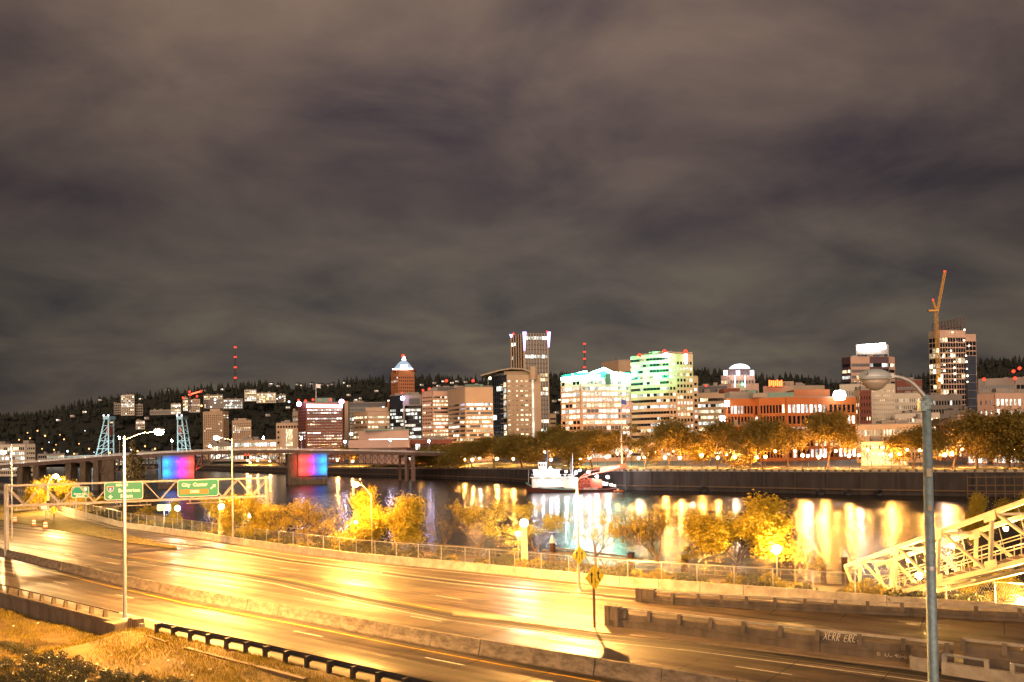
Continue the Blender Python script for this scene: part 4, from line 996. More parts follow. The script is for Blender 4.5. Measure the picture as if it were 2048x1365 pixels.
for z in (1.08, 0.6, 0.15):
    mb = MB()
    for i in range(len(rp) - 1): mb.bar((rp[i][0].x, rp[i][0].y, ZB + z), (rp[i + 1][0].x, rp[i + 1][0].y, ZB + z), 0.05, 0.04 if z < 1 else 0.08)
    mb.build('rail', M_RAILG, t)
M_PILE = mat('pile_timber', (0.10, 0.05, 0.03), 0.85, var=0.4, scale=2, bump=0.3)
for px, py, Y, r, cap, lab in ((1105, 1086, 104, .38, 1, 'dark mooring pile with a pale pointed cap beyond the pylon lamp'), (1262, 1107, 98, .42, 0, 'thick dark mooring pile at the right end of the gangway'), (1369, 1112, 96, .4, 0, 'dark mooring pile half hidden left of the dense yellow tree'), (1689, 1114, 88, .32, 1, 'mooring pile with a pale cone cap at the foot of the stair truss'), (1072, 1096, 104, .3, 0, 'slim dark mooring pile just right of the pylon lamp'), (1647, 1134, 84, .3, 0, 'short dark mooring pile left of the stair truss')):
    p = at(px, py, Y); t = thing('mooring_pile', lab, 'pile', (p.x, p.y, -1))
    MB().tube((p.x, p.y, -2), (p.x, p.y, p.z), r, r * .95, 10).build('shaft', M_PILE, t)
    MB().lathe([(r * 1.1, 0), (r * 1.1, .12), (.03, .95)] if cap else [(r * 1.05, 0), (r * 1.05, .1), (r * .9, .14)], p, 10).build('cap', M_WHITE if cap else M_DSTEEL, t)
# gangway of brown and cream bars to the floating walk
g0, g1 = at(1085, 1100, 106), at(1262, 1122, 96); gv = (g1 - g0); gsd = Vector((-gv.y, gv.x, 0)).normalized()
t = thing('gangway', 'brown and cream truss gangway at the water behind the merge signs', 'gangway', (g0.x, g0.y, 6))
for o in (0, 2.2):
    for dz in (0, -1.5): MB().bar(g0 + gsd * o + Vector((0, 0, dz)), g1 + gsd * o + Vector((0, 0, dz)), 0.2).build('chord', M_RAILG, t)
    for k in range(6):
        a = g0.lerp(g1, k / 6) + gsd * o; c = g0.lerp(g1, (k + .5) / 6) + gsd * o; e = g0.lerp(g1, (k + 1) / 6) + gsd * o
        MB().bar(a, c - Vector((0, 0, 1.5)), .09).build('brace', M_BRSTEEL, t); MB().bar(e, c - Vector((0, 0, 1.5)), .09).build('brace', M_BRSTEEL, t)
for k in range(7):
    a = g0.lerp(g1, k / 6) - Vector((0, 0, 1.45)); MB().bar(a, a + gsd * 2.2, .12).build('cross_beam', M_BRSTEEL, t)
for k in range(5):
    a = g0.lerp(g1, (k + .5) / 5) - Vector((0, 0, 1.5)); MB().bar(a, a + Vector((-0.5, 0, -1.6)), .2).build('strut', M_CONC, t)
mb = MB(); a0 = g0 - Vector((0, 0, 1.38)); a1 = g1 - Vector((0, 0, 1.38)); mb.bar(a0 + gsd * 1.1, a1 + gsd * 1.1, 2.0, 0.06); mb.build('deck', M_WOOD, t)
# ------------------------------------------------------------------ trees
def quads(name, C, size, m, flat=0.0):
    n = len(C); C = np.asarray(C, float)
    a = nr.normal(size=(n, 3)); a /= np.linalg.norm(a, axis=1)[:, None]
    b = nr.normal(size=(n, 3)); b -= (b * a).sum(1)[:, None] * a; b /= np.linalg.norm(b, axis=1)[:, None]
    s = (size * nr.uniform(0.6, 1.3, n))[:, None]
    V = np.stack([C - a * s * .5, C + b * s * .32, C + a * s * .5, C - b * s * .32], 1)
    me = bpy.data.meshes.new(name); me.vertices.add(n * 4); me.vertices.foreach_set('co', V.reshape(-1).astype(np.float32))
    me.loops.add(n * 4); me.loops.foreach_set('vertex_index', np.arange(n * 4, dtype=np.int32))
    me.polygons.add(n); me.polygons.foreach_set('loop_start', np.arange(0, n * 4, 4, dtype=np.int32)); me.polygons.foreach_set('loop_total', np.full(n, 4, np.int32))
    me.update(); me.validate(); me.materials.append(m)
    return me
def grow(seed, H, spread, trunk=0.3, levels=4, kids=(3, 4), r0=None, upright=0.5):
    rg = random.Random(seed); br = []; tips = []
    r0 = r0 or H * 0.018
    def perp(d):
        u = Vector((rg.gauss(0, 1), rg.gauss(0, 1), rg.gauss(0, 1))); return (u - d * u.dot(d)).normalized()
    def rec(p, d, L, r, lev):
        q = p; dd = d
        for s in range(2):
            e = (dd + perp(dd) * 0.16 + Vector((0, 0, 0.08 * upright))).normalized(); n = q + e * (L / 2)
            br.append((q, n, r * (1 - .2 * s), r * (.8 - .2 * s))); q = n; dd = e
        if lev <= 1: tips.append((p, q))
        if lev == 0: return
        n = rg.randint(*kids)
        for k in range(n):
            f = rg.uniform(0.55, 1.0) if k else 1.0
            ang = R(rg.uniform(18, 52)) * spread if k else R(rg.uniform(5, 20))
            c = (dd * math.cos(ang) + perp(dd) * math.sin(ang)); c = (c + Vector((0, 0, 0.18 * upright))).normalized()
            rec(p.lerp(q, f), c, L * rg.uniform(.62, .82), r * .58, lev - 1)
    d0 = Vector((rg.uniform(-.06, .06), rg.uniform(-.06, .06), 1)).normalized()
    rec(Vector((0, 0, -0.2)), d0, H * trunk, r0, levels)
    zmax = max(q.z for _, q in tips); k = H * 0.96 / zmax
    br = [(a * k, b * k, c, e) for a, b, c, e in br]; tips = [(a * k, b * k) for a, b in tips]
    return br, tips, rg
def tree_proto(seed, H, spread, leaves, leaf, lm, trunk=0.3, levels=4, clump=0.5, kids=(3, 4), wood=M_BARK, upright=0.5):
    br, tips, rg = grow(seed, H, spread, trunk, levels, kids, upright=upright)
    mb = MB()
    for a, b, r0, r1 in br: mb.tube(a, b, max(r0, 0.012), max(r1, 0.008), 5 if r0 > 0.03 else 3, caps=False)
    wm = mesh_of(mb, 'trunk', wood)
    lmesh = None
    if leaves:
        keep = [t for t in tips if rg.random() < 0.9]
        ii = nr.integers(0, len(keep), leaves); A = np.array([tuple(a) for a, b in keep])[ii]; B = np.array([tuple(b) for a, b in keep])[ii]
        f = nr.uniform(0.25, 1.1, leaves)[:, None]; Cc = A + (B - A) * f + nr.normal(size=(leaves, 3)) * clump
        lmesh = quads('crown', Cc, leaf, lm)
    W_ = 2 * float(np.percentile([math.hypot(b.x, b.y) for a, b in tips], 92)) + 1.4 * clump
    return wm, lmesh, H, W_
def plant(proto, loc, h, w, label, cat='tree', name='tree', group=None, rz=None):
    wm, lm, H, W_ = proto
    t = thing(name, label, cat, loc, group); t.scale = (h * w / W_, h * w / W_, h / H); t.rotation_euler[2] = rnd.random() * 6.28 if rz is None else rz
    if wm: inst(wm, 'trunk', t, Matrix.Identity(4))
    if lm: inst(lm, 'crown', t, Matrix.Identity(4))
    return t
DENSE = [tree_proto(21 + i, 8, 1.3, 22000, 0.2, M_LEAFY, 0.2, 4, 0.36, (3, 5)) for i in range(3)]
MEDI = [tree_proto(31 + i, 8, 1.2, 4600, 0.16, M_LEAFY, 0.25, 4, 0.17, (3, 5), upright=.8) for i in range(3)]
SPAR = [tree_proto(41 + i, 8, 1.2, 2200, 0.14, M_LEAFY, 0.26, 5, 0.12, (2, 4)) for i in range(2)]
BARE = [tree_proto(51, 8, 1.2, 260, 0.12, M_LEAFY, 0.28, 5, 0.08, (2, 4))]
ET = [(430, 986, 126, MEDI[0], 1.0, 'pale sparse tree behind the City Center sign'),
      (497, 984, 110, DENSE[0], 0.95, 'dense yellow tree at the right end of the gantry'),
      (548, 1000, 107, MEDI[1], 1.1, 'dark-stemmed leafy tree just right of the gantry legs'),
      (612, 990, 107, MEDI[2], 1.0, 'tan feathery tree between the gantry and the short street lamp'),
      (655, 1005, 103, SPAR[0], 1.0, 'thin tree with few leaves left of the short street lamp'),
      (700, 976, 100, DENSE[1], 0.85, 'dense bright yellow tree under the short street lamp'),
      (786, 990, 96, DENSE[2], 1.05, 'yellow tree with spreading limbs right of the short street lamp'),
      (880, 1010, 95, BARE[0], 1.1, 'bare dark twiggy tree with hardly any leaves'),
      (966, 998, 93, MEDI[0], 1.15, 'wide pale yellow tree left of the white pylon globe'),
      (1080, 1000, 93, MEDI[1], 1.15, 'light leafy tree right behind the white pylon globe'),
      (1190, 1004, 88, SPAR[1], 1.1, 'thin forked tree behind the two merge signs'),
      (1312, 1000, 84, MEDI[2], 1.05, 'open feathery tree right of the merge signs'),
      (1470, 990, 80, DENSE[2], 1.15, 'dense bright yellow tree beside the glaring orange path lamp'),
      (1590, 1066, 77, SPAR[0], 1.1, 'small thin tree between the dense yellow tree and stair truss'),
      (335, 1000, 140, DENSE[1], 0.9, 'orange leafy tree between the two green signs'),
      (292, 1010, 148, MEDI[0], 1.2, 'dull leafy tree beneath the Beaverton sign'),
      (75, 962, 170, DENSE[2], 0.8, 'round yellow tree nearest the left edge behind the gantry'),
      (105, 950, 176, DENSE[0], 0.75, 'tallest round yellow tree behind the left of the gantry'),
      (148, 958, 172, DENSE[1], 0.8, 'round yellow tree behind the small blurred green sign'),
      (190, 985, 165, DENSE[2], 0.9, 'low yellow tree left of the Beaverton sign'),
      (1978, 984, 105, DENSE[1], 0.8, 'green-topped tree rising behind the upper part of the stair truss'),
      (2042, 982, 108, DENSE[2], 0.9, 'green tree at the right edge behind the stair truss'),
      (1985, 1130, 66, DENSE[0], 1.4, 'yellow bushy tree seen under the stair truss at the right'),
      (1385, 1090, 88, MEDI[1], 1.1, 'low brownish tree between the piles left of the dense yellow tree')]
for px, yt, Y, pr, w, lab in ET:
    p = gp(px, Y, ZB - 0.1); h = at(px, yt, Y).z - p.z
    plant(pr, p, h, w, lab, name='riverside_tree', group='trees along the near river bank')
# dark conifer behind the left lamp post
def conifer(seed, H):
    rg = random.Random(seed); mb = MB().tube((0, 0, -.3), (0, 0, H), H * .016, .02, 7); Cc = []
    z = H * .1
    while z < H * .98:
        L = (H - z) * .28 + .25
        for k in range(5):
            a = rg.random() * 6.28; e = Vector((math.cos(a) * L, math.sin(a) * L, z - L * .25)); mb.tube((0, 0, z), e, .05, .015, 4, caps=False)
            for _ in range(26):
                f = rg.uniform(.15, 1.05); q = Vector((0, 0, z)).lerp(e, f); Cc.append((q.x + rg.gauss(0, .16), q.y + rg.gauss(0, .16), q.z + rg.gauss(0, .12)))
        z += H * .035
    return mesh_of(mb, 'trunk', M_BARK), quads('crown', Cc, .42, M_LEAFE), H, H * .55
CON = conifer(5, 14)
p = gp(266, 175, ZB); plant(CON, p, at(266, 880, 175).z - p.z, 0.42, 'tall dark conifer just right of the tall left lamp post', name='conifer')
p = gp(280, 182, ZB); plant(CON, p, at(280, 912, 182).z - p.z, 0.6, 'shorter dark conifer right of the tall conifer', name='conifer')
p = gp(255, 160, ZB); plant(CON, p, at(255, 1004, 160).z - p.z + 1, 1.3, 'squat dark evergreen under the Beaverton sign', name='conifer')
# ------------------------------------------------------------------ shrubs
def shrub_proto(seed, n, leaf, m, sq=0.75):
    rg = random.Random(seed); Cc = []; cl = [(rg.gauss(0, .42), rg.gauss(0, .42), abs(rg.gauss(.45, .2))) for _ in range(9)]
    mb = MB()
    for c in cl: mb.tube((0, 0, -.1), c, .03, .01, 3, caps=False)
    for i in range(n):
        c = cl[rg.randrange(9)]; d = Vector((rg.gauss(0, 1), rg.gauss(0, 1), rg.gauss(0, 1))).normalized() * rg.uniform(.7, 1.05) * .36
        Cc.append((c[0] + d.x, c[1] + d.y, max(0.02, (c[2] + d.z) * sq)))
    return mesh_of(mb, 'stems', M_BARK), quads('foliage', Cc, leaf, m), 1.0
def put_shrub(pr, loc, s, label, group, hz=1.0, name='shrub'):
    t = thing(name, label, 'shrub', loc, group); t.scale = (s, s, s * hz); t.rotation_euler[2] = rnd.random() * 6.28
    inst(pr[0], 'stems', t, Matrix.Identity(4)); inst(pr[1], 'foliage', t, Matrix.Identity(4))
SH = [shrub_proto(61 + i, 1500, .12, M_LEAFD) for i in range(3)]
SHY = [shrub_proto(71 + i, 1100, .15, M_LEAFY) for i in range(2)]
M_HEDGE = mat('laurel_leaves', (0.05, 0.045, 0.014), 0.3, var=0.6, scale=4)
SHH = [shrub_proto(81 + i, 2000, .10, M_HEDGE, .8) for i in range(3)]
# rows of dark shrubs on the slope in the corner
sp = [(10, 1290), (28, 1299), (52, 1303), (66, 1315), (90, 1315), (108, 1326), (140, 1331), (165, 1339), (180, 1343), (216, 1350), (236, 1358), (252, 1362), (282, 1364), (15, 1330), (52, 1342), (62, 1350), (86, 1352), (112, 1362), (130, 1364), (150, 1366), (300, 1374), (330, 1372), (360, 1376), (5, 1362), (30, 1372), (200, 1372)]
for i, (x, y) in enumerate(sorted(sp)):
    p = on_slope(x, y + 8); p.z -= .05; rr = rnd.uniform(.68, .88)
    put_shrub(SHH[i % 3], p, rr, 'dark clipped shrub on the near left slope, %s from the left edge' % nth(i + 1), 'dark shrubs on the slope', 1.0, 'clipped_shrub')
i = 0
for p, d in resample(offs(RIV, 3.6), 2.3, 1.0):
    if not 40 < p.y < 165: continue
    i += 1
    s = rnd.uniform(1.5, 2.6); q = Vector((p.x + rnd.uniform(-.8, .8), p.y + rnd.uniform(-.8, .8), 9.1))
    put_shrub(SHY[i % 2] if rnd.random() < .3 else SH[i % 3], q, s, 'rough shrub behind the chain-link fence, %s from the left' % nth(i) if i < 99 else 'rough shrub behind the fence at the right', 'shrubs behind the chain-link fence', rnd.uniform(.8, 1.15))
def bank_pt():
    while True:
        p, d = RSB[rnd.randrange(len(RSB))]; o = rnd.uniform(0, 5.5); s = Vector((-d.y, d.x, 0))
        q = p + s * o + d * rnd.uniform(-1, 1)
        return q, 9.62 - o * .12
RSB = [r for r in resample(offs(RIV, 0.6), 2.0) if 40 < r[0].y < 190]
blades('grass', bank_pt, 12000, 0.3, 1.0, M_GRASS, 'tall dry grass behind the riverside barrier')
# ------------------------------------------------------------------ seawall
mid = SWP[4]
sw = thing('seawall', 'long dark concrete seawall along the far river bank', 'wall', (mid.x, mid.y, 0))
pts = resample([Vector((p.x, p.y, 0)) for p in SWP[::-1]], 13.0)
zs = lambda y: float(np.interp(y, [285, 310, 393, 440, 507, 575, 659, 766, 1400], [8.9, 8.9, 8.5, 7.9, 7.1, 6.2, 5.4, 5.0, 5.0]))
pil = mesh_of(MB().box((0, 0, 0), (1.0, .5, 1)), 'pilaster', M_SEAW)
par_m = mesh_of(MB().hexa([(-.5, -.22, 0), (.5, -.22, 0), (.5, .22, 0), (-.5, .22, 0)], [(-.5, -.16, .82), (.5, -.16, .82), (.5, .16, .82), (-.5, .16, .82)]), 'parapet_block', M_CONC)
bol = mesh_of(MB().box((0, 0, .5), (.9, .8, 1.25)).box((0, 0, 1.15), (1.05, .95, .14)), 'parapet_pier', M_CONCD)
for i in range(len(pts) - 1):
    a, b = pts[i][0], pts[i + 1][0]
    if a.y > 900: continue
    d = (b - a).normalized(); s = Vector((d.y, -d.x, 0))
    if s.y > 0: s = -s
    ang_ = math.atan2(d.y, d.x)
    za, zb = zs(a.y), zs(b.y); e = rnd.uniform(0, .12); a2 = a + d * .06; b2 = b - d * .06
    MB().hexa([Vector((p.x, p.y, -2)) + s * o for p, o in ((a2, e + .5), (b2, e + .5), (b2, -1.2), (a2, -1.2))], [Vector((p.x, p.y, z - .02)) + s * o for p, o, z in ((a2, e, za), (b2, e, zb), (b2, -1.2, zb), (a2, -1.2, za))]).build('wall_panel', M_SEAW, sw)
    inst(pil, 'pilaster', sw, Matrix.Translation((a.x + s.x * .35 - mid.x, a.y + s.y * .35 - mid.y, za / 2 - .6)) @ Matrix.Rotation(ang_, 4, 'Z') @ Matrix.Diagonal((1, 1.6, za - .2, 1)))
    MB().bar(Vector((a.x, a.y, 2.0)) + s * .9, Vector((b.x, b.y, 2.0)) + s * .9, .5, .5).build('fender', M_WOOD, sw)
    n = 4
    for k in range(n):
        c = a.lerp(b, (k + .5) / n); z = zs(c.y); pcl = a.lerp(b, k / n)
        inst(par_m, 'parapet_block', sw, Matrix.Translation((c.x - mid.x, c.y - mid.y, z)) @ Matrix.Rotation(ang_, 4, 'Z') @ Matrix.Diagonal(((13 / n - 1.0), 1, 1, 1)))
        inst(bol, 'parapet_pier', sw, Matrix.Translation((pcl.x - mid.x, pcl.y - mid.y, zs(pcl.y) - .15)) @ Matrix.Rotation(ang_, 4, 'Z'))
# ladder frame on the wall at the far right
a, b = gp(1930, 309, 0), gp(2080, 303, 0)
t = thing('timber_dolphin', 'dark timber piling grid standing against the seawall at the right', 'piling', (a.x, a.y - 1.6, -1))
for k in range(9):
    p = a.lerp(b, k / 8); MB().tube((p.x, p.y - 1.8, -2), (p.x, p.y - 1.8, 8), .2, n=6).build('pile', M_WOOD, t)
for z in (1.5, 4.5, 7.4): MB().bar((a.x, a.y - 2.1, z), (b.x, b.y - 2.1, z), .25, .3).build('waler', M_WOOD, t)
for i, (x, Y) in enumerate(((1407, 371), (1640, 338), (1695, 333), (1757, 329))):
    p = gp(x, Y, 0); mb = MB(); pp = []
    for k in range(13): pp.append(Vector((p.x + 1.3 * math.cos(k * .5236), p.y - .4, 1.0 + 1.1 * math.sin(k * .5236))))
    tag(mb.path(pp, .45, 8).build('tyre_fender', M_BLACK, loc=(p.x, p.y, -.2)), 'big black fender tyre at the foot of the seawall, %s from the left' % nth(i + 1), 'tyre', 'fender tyres on the seawall')

# ------------------------------------------------------------------ park lamps on the far bank
def proto_lamp(h, r, gm, m=M_DSTEEL):
    pst = mesh_of(MB().tube((0, 0, 0), (0, 0, h - r), .09, .06, 6).lathe([(.2, 0), (.18, .5), (.1, .7)], (0, 0, 0), 6), 'post', m)
    gb_ = mesh_of(MB().ball((0, 0, h), r, 8, 6), 'globe', gm)
    return pst, gb_
LP = [(840, 919), (853, 917), (891, 919), (929, 920), (945, 920), (960, 917), (994, 918), (1026, 918), (1065, 918), (1102, 920), (1162, 917), (1179, 917), (1214, 915), (1277, 917), (1289, 916), (1330, 916), (1360, 916), (1384, 911), (1403, 911), (1435, 916), (1453, 911), (1470, 914), (1515, 915), (1531, 914), (1605, 911), (1616, 912), (1637, 915), (1649, 912), (1698, 912), (1718, 911), (1782, 911), (1799, 909), (1860, 911), (1889, 910), (1904, 908), (2028, 900)]
def wall_depth(px): return float(np.interp(px, [p[0] for p in SW][::-1], [p[1] for p in SW][::-1]))
big = proto_lamp(1.0, .1, G_PARK)
lamps = sorted(LP)
pst, gb_ = proto_lamp(5.2, .56, G_PARK)
G_PARKV = glow('park_globe_pink', (1.0, 0.60, 0.38), 550)
gbv = mesh_of(MB().ball((0, 0, 5.2), .52, 8, 6), 'globe', G_PARKV)
for i, (x, y) in enumerate(lamps):
    Y = wall_depth(x) * (1.045 + 0.03 * ((i * 7) % 3)); p = at(x, y, Y)
    zb = zs(wall_depth(x)) if Y < 500 else 6.5
    zb = max(zb, 6.6) + (Y / wall_depth(x) - 1.03) * 8
    h = p.z - zb
    t = thing('park_lamp', 'lit globe lamp in the far riverside park, %s from the left' % nth(i + 1), 'lamp', (p.x, p.y, zb), 'globe lamps of the far riverside park')
    k = h / 5.2
    inst(pst, 'post', t, Matrix.Diagonal((1, 1, k, 1))); inst(gbv if i % 4 == 1 else gb_, 'globe', t, Matrix.Translation((0, 0, h - 5.2)))
# lamps under the bridge's end span
for i, (x, y) in enumerate(sorted([(675, 921), (705, 923), (720, 925), (746, 921), (762, 921), (783, 923), (803, 920), (540, 922), (515, 922), (495, 921), (500, 926)])):
    Y = wall_depth(x) * 1.03; p = at(x, y, Y); zb = 6.4; h = p.z - zb
    t = thing('park_lamp', 'lit lamp seen through the bridge span, %s from the left' % nth(i + 1), 'lamp', (p.x, p.y, zb), 'lamps seen through the bridge span')
    inst(pst, 'post', t, Matrix.Diagonal((1, 1, max(h, .6) / 5.2, 1))); inst(gb_, 'globe', t, Matrix.Translation((0, 0, max(h, .6) - 5.2)))

# extra street lamps, added behind the park to brighten the tree crowns
gbs = mesh_of(MB().ball((0, 0, 5.2), .5, 8, 6), 'globe', glow('added_street_lamp', (1.0, 0.45, 0.09), 420))
xs_ = [880, 915, 975, 1010, 1050, 1090, 1130, 1195, 1235, 1262, 1312, 1345, 1370, 1420, 1490, 1550, 1590, 1672, 1735, 1765, 1815, 1840, 1925, 1945, 1970, 1998]
for i, x in enumerate(xs_):
    Y = wall_depth(x) * 1.16; p = gp(x, Y, 9.2 + rnd.uniform(6.5, 8.5))
    t = thing('street_lamp', 'added street lamp lighting the crowns behind the far park, %s from the left' % nth(i + 1), 'street lamp', (p.x, p.y, 9.2), 'street lamps added behind the far park')
    inst(pst, 'post', t, Matrix.Diagonal((1, 1, (p.z - 9.2) / 5.2, 1))); inst(gbs, 'globe', t, Matrix.Translation((0, 0, p.z - 9.2 - 5.2)))
# ------------------------------------------------------------------ park trees
PK = [tree_proto(101 + i, 18, 1.35, 24000, 0.6, M_LEAFP, 0.13, 4, 1.2, (3, 5), upright=0.25) for i in range(4)]
PKS = tree_proto(111, 18, 1.2, 4200, 0.5, M_LEAFP, 0.26, 5, 0.4, (2, 3))
PKB = tree_proto(112, 14, 1.1, 100, 0.4, M_LEAFP, 0.26, 5, 0.3, (2, 4))
PT = [(850, 884, 600, 0, 1.3), (870, 890, 560, 1, 1.6), (905, 888, 545, 1, 1.4), (945, 880, 535, 2, 1.3), (990, 874, 525, 3, 1.3), (1045, 868, 505, 0, 1.4), (1100, 855, 490, 1, 1.25), (1145, 862, 470, 3, 1.2), (1185, 856, 450, 2, 1.2), (1248, 845, 430, 9, 1.1), (1335, 838, 408, 0, 1.0), (1436, 842, 395, 1, .95), (1525, 836, 382, 2, 1.05), (1578, 838, 400, 9, 1.0), (1655, 824, 372, 3, 1.0), (1745, 886, 352, 8, 1.1), (1825, 850, 345, 0, 1.35), (1905, 846, 352, 9, 1.0), (1955, 828, 342, 1, 1.15), (2018, 820, 338, 2, 1.1), (2070, 826, 335, 3, 1.1), (745, 888, 640, 2, 1.3), (700, 892, 660, 3, 1.3), (1500, 856, 410, 1, 1.0), (1290, 860, 420, 9, 1.1)]
names = {9: 'thin-leaved', 8: 'bare'}
for i, (x, yt, Y, k, w) in enumerate(sorted(PT)):
    zb = max(6.8, zs(wall_depth(x)) + .2); p = gp(x, Y, zb); h = at(x, yt, Y).z - zb
    pr = PKS if k == 9 else PKB if k == 8 else PK[k]
    plant(pr, p, h, w * 1.2, '%s park tree on the far bank, %s from the left' % (names.get(k, 'leafy'), nth(i + 1)), name='park_tree', group='trees of the far riverside park')

# ------------------------------------------------------------------ the long bridge across the river (piers, decks, trusses)
BX = [(20, 452, 15.1), (110, 462, 16.6), (200, 470, 18.2), (325, 478, 19.6), (389, 484, 20.2), (500, 494, 20.6), (576, 500, 20.2), (654, 507, 19.4), (740, 516, 18.6), (830, 526, 17.4), (905, 540, 16.2)]
BP = [gp(-60, 446, 13.6)] + [gp(x, Y, z) for x, Y, z in BX]
mr = thing('river_bridge', 'long dark steel bridge across the river with colour-lit piers', 'bridge', gp(615, 505, 0))
bd = (BP[8] - BP[4]); bd.z = 0; bd.normalize(); bs_ = Vector((-bd.y, bd.x, 0))     # away from viewer
WID = 20
mb = MB()
for i in range(len(BP) - 1):
    a, b = BP[i], BP[i + 1]
    mb.hexa([a - Vector((0, 0, 1.1)), b - Vector((0, 0, 1.1)), b + bs_ * WID - Vector((0, 0, 1.1)), a + bs_ * WID - Vector((0, 0, 1.1))], [a, b, b + bs_ * WID, a + bs_ * WID])
mb.build('deck', M_STREET, mr)
mb = MB()
for i in range(len(BP) - 1): mb.bar(BP[i] - bs_ * .25 - Vector((0, 0, .75)), BP[i + 1] - bs_ * .25 - Vector((0, 0, .75)), .4, 1.9)
mb.build('fascia_girder', M_BRSTEEL, mr)
mb = MB()
for i in range(len(BP) - 1): mb.bar(BP[i] - bs_ * .3 + Vector((0, 0, 1.0)), BP[i + 1] - bs_ * .3 + Vector((0, 0, 1.0)), .15, .35); mb.bar(BP[i] - bs_ * .3 + Vector((0, 0, .45)), BP[i + 1] - bs_ * .3 + Vector((0, 0, .45)), .08, .35)
mb.build('railing', M_STEEL, mr)
def deck_at(px):
    x = [gg[0] for gg in BX]; return gp(px, float(np.interp(px, x, [gg[1] for gg in BX])), float(np.interp(px, x, [gg[2] for gg in BX])))
def pier(x0, x1, name):
    a, b = deck_at(x0), deck_at(x1); w = (b - a).length
    c = (a + b) / 2
    mb = MB(); z1 = min(a.z, b.z) - 1.2
    mb.hexa([Vector((p.x, p.y, -3)) + bs_ * o for p, o in ((a, -1.2), (b, -1.2), (b, WID + 1), (a, WID + 1))], [Vector((p.x, p.y, 4.2)) + bs_ * o for p, o in ((a, -1.2), (b, -1.2), (b, WID + 1), (a, WID + 1))])
    mb.build('pier_foot', M_CONCD, mr)
    mb = MB(); mb.hexa([Vector((p.x, p.y, 4.2)) + bs_ * o for p, o in ((a, .3), (b, .3), (b, WID), (a, WID))], [Vector((p.x, p.y, z1)) + bs_ * o for p, o in ((a, .3), (b, .3), (b, WID), (a, WID))]); mb.build('pier', M_CONCD, mr)
M_RIB = mat('ribbed_panel', (0.09, 0.09, 0.09), 0.5, var=0.08, scale=0.3)
FL = [0]
def lit_panel(x0, x1, cols):
    a, b = deck_at(x0), deck_at(x1); n = 22; z1 = min(a.z, b.z) - 0.9; z0 = z1 - 13.6
    for k in range(n):
        p = a.lerp(b, k / n) - bs_ * 1.5; q2 = a.lerp(b, (k + .82) / n) - bs_ * 1.5
        mb = MB(); mb.hexa([Vector((v.x, v.y, z0)) - bs_ * o for v, o in ((p, .0), (p.lerp(q2, .5), .22), (q2, 0), (q2, -.25))] if False else [Vector((p.x, p.y, z0)), Vector((q2.x, q2.y, z0)), Vector((q2.x, q2.y, z0)) + bs_ * .3, Vector((p.x, p.y, z0)) + bs_ * .3], [Vector((p.x, p.y, z1)), Vector((q2.x, q2.y, z1)), Vector((q2.x, q2.y, z1)) + bs_ * .3, Vector((p.x, p.y, z1)) + bs_ * .3]); mb.build('panel_rib', M_RIB, mr)
    mb = MB().bar(a - bs_ * 1.15 - Vector((0, 0, a.z - z1 + 6.8)), b - bs_ * 1.15 - Vector((0, 0, b.z - z1 + 6.8)), .1, 13.6); mb.build('panel_backing', M_DSTEEL, mr)
    for k, (c, pw) in [(k_, v_) for k_, v_ in enumerate(cols) for _ in (0, 1)]:
        p = a.lerp(b, (k + .5) / len(cols)); FL[0] = 1 - FL[0]; zc_ = z0 + (3.4 if FL[0] else 9.2)
        ld = bpy.data.lights.new('panel_floodlight', 'SPOT'); ld.energy = pw; ld.color = c; ld.spot_size = R(105); ld.spot_blend = 1.0; ld.shadow_soft_size = .25
        lo = bpy.data.objects.new('panel_floodlight', ld); COL.objects.link(lo); lo.parent = mr
        src = Vector((p.x, p.y, zc_)) - bs_ * (1.5 + 4.8); lo.location = src - mr.location
        lo.rotation_euler = (Vector((p.x, p.y, zc_)) - src + bs_ * 0).to_track_quat('-Z', 'Y').to_euler()
        MB().box((src.x - bs_.x * .35, src.y - bs_.y * .35, src.z - .45), (.5, .4, .3)).build('flood_housing', M_DSTEEL, mr)
PW = 8000
RED_, RED2, BLU, CYA, MAG = (1, .05, .03), (1, .02, .08), (.01, .05, 1), (.0, .38, 1), (.7, .01, .5)
pier(576, 654, 'r'); lit_panel(596, 654, [(RED_, PW), (RED2, PW), (BLU, PW), (CYA, PW * .8)])
pier(316, 389, 'l'); lit_panel(325, 389, [(CYA, PW * .8), (BLU, PW), (MAG, PW * .8), (RED_, PW)])
# end-span trusses
def truss(x0, x1, n, top_dz, bot, arch=False, label='span_truss'):
    for side in (0.3, WID - .3):
        up_, lo_ = [], []
        for k in range(n + 1):
            x = x0 + (x1 - x0) * k / n; d_ = deck_at(x) + bs_ * side; up_.append(d_ - Vector((0, 0, top_dz)))
            lo_.append(d_ - Vector((0, 0, bot(k / n))))
        for L_, nm, w_ in ((up_, 'top_chord', .5), (lo_, 'bottom_chord', .55)):
            mb = MB()
            for k in range(n): mb.bar(L_[k], L_[k + 1], w_, w_)
            mb.build(nm, M_BRSTEEL, mr)
        for k in range(n + 1):
            MB().bar(up_[k], lo_[k], .35).build('vertical', M_BRSTEEL, mr)
            if k < n: MB().bar(up_[k] if k % 2 else lo_[k], lo_[k + 1] if k % 2 else up_[k + 1], .32).build('diagonal', M_BRSTEEL, mr)
truss(656, 826, 12, 1.5, lambda f: 7.6)
truss(390, 576, 14, 1.5, lambda f: 2.2 + 8.0 * abs(2 * f - 1) ** 1.7)
truss(200, 322, 8, 1.5, lambda f: 8.5)
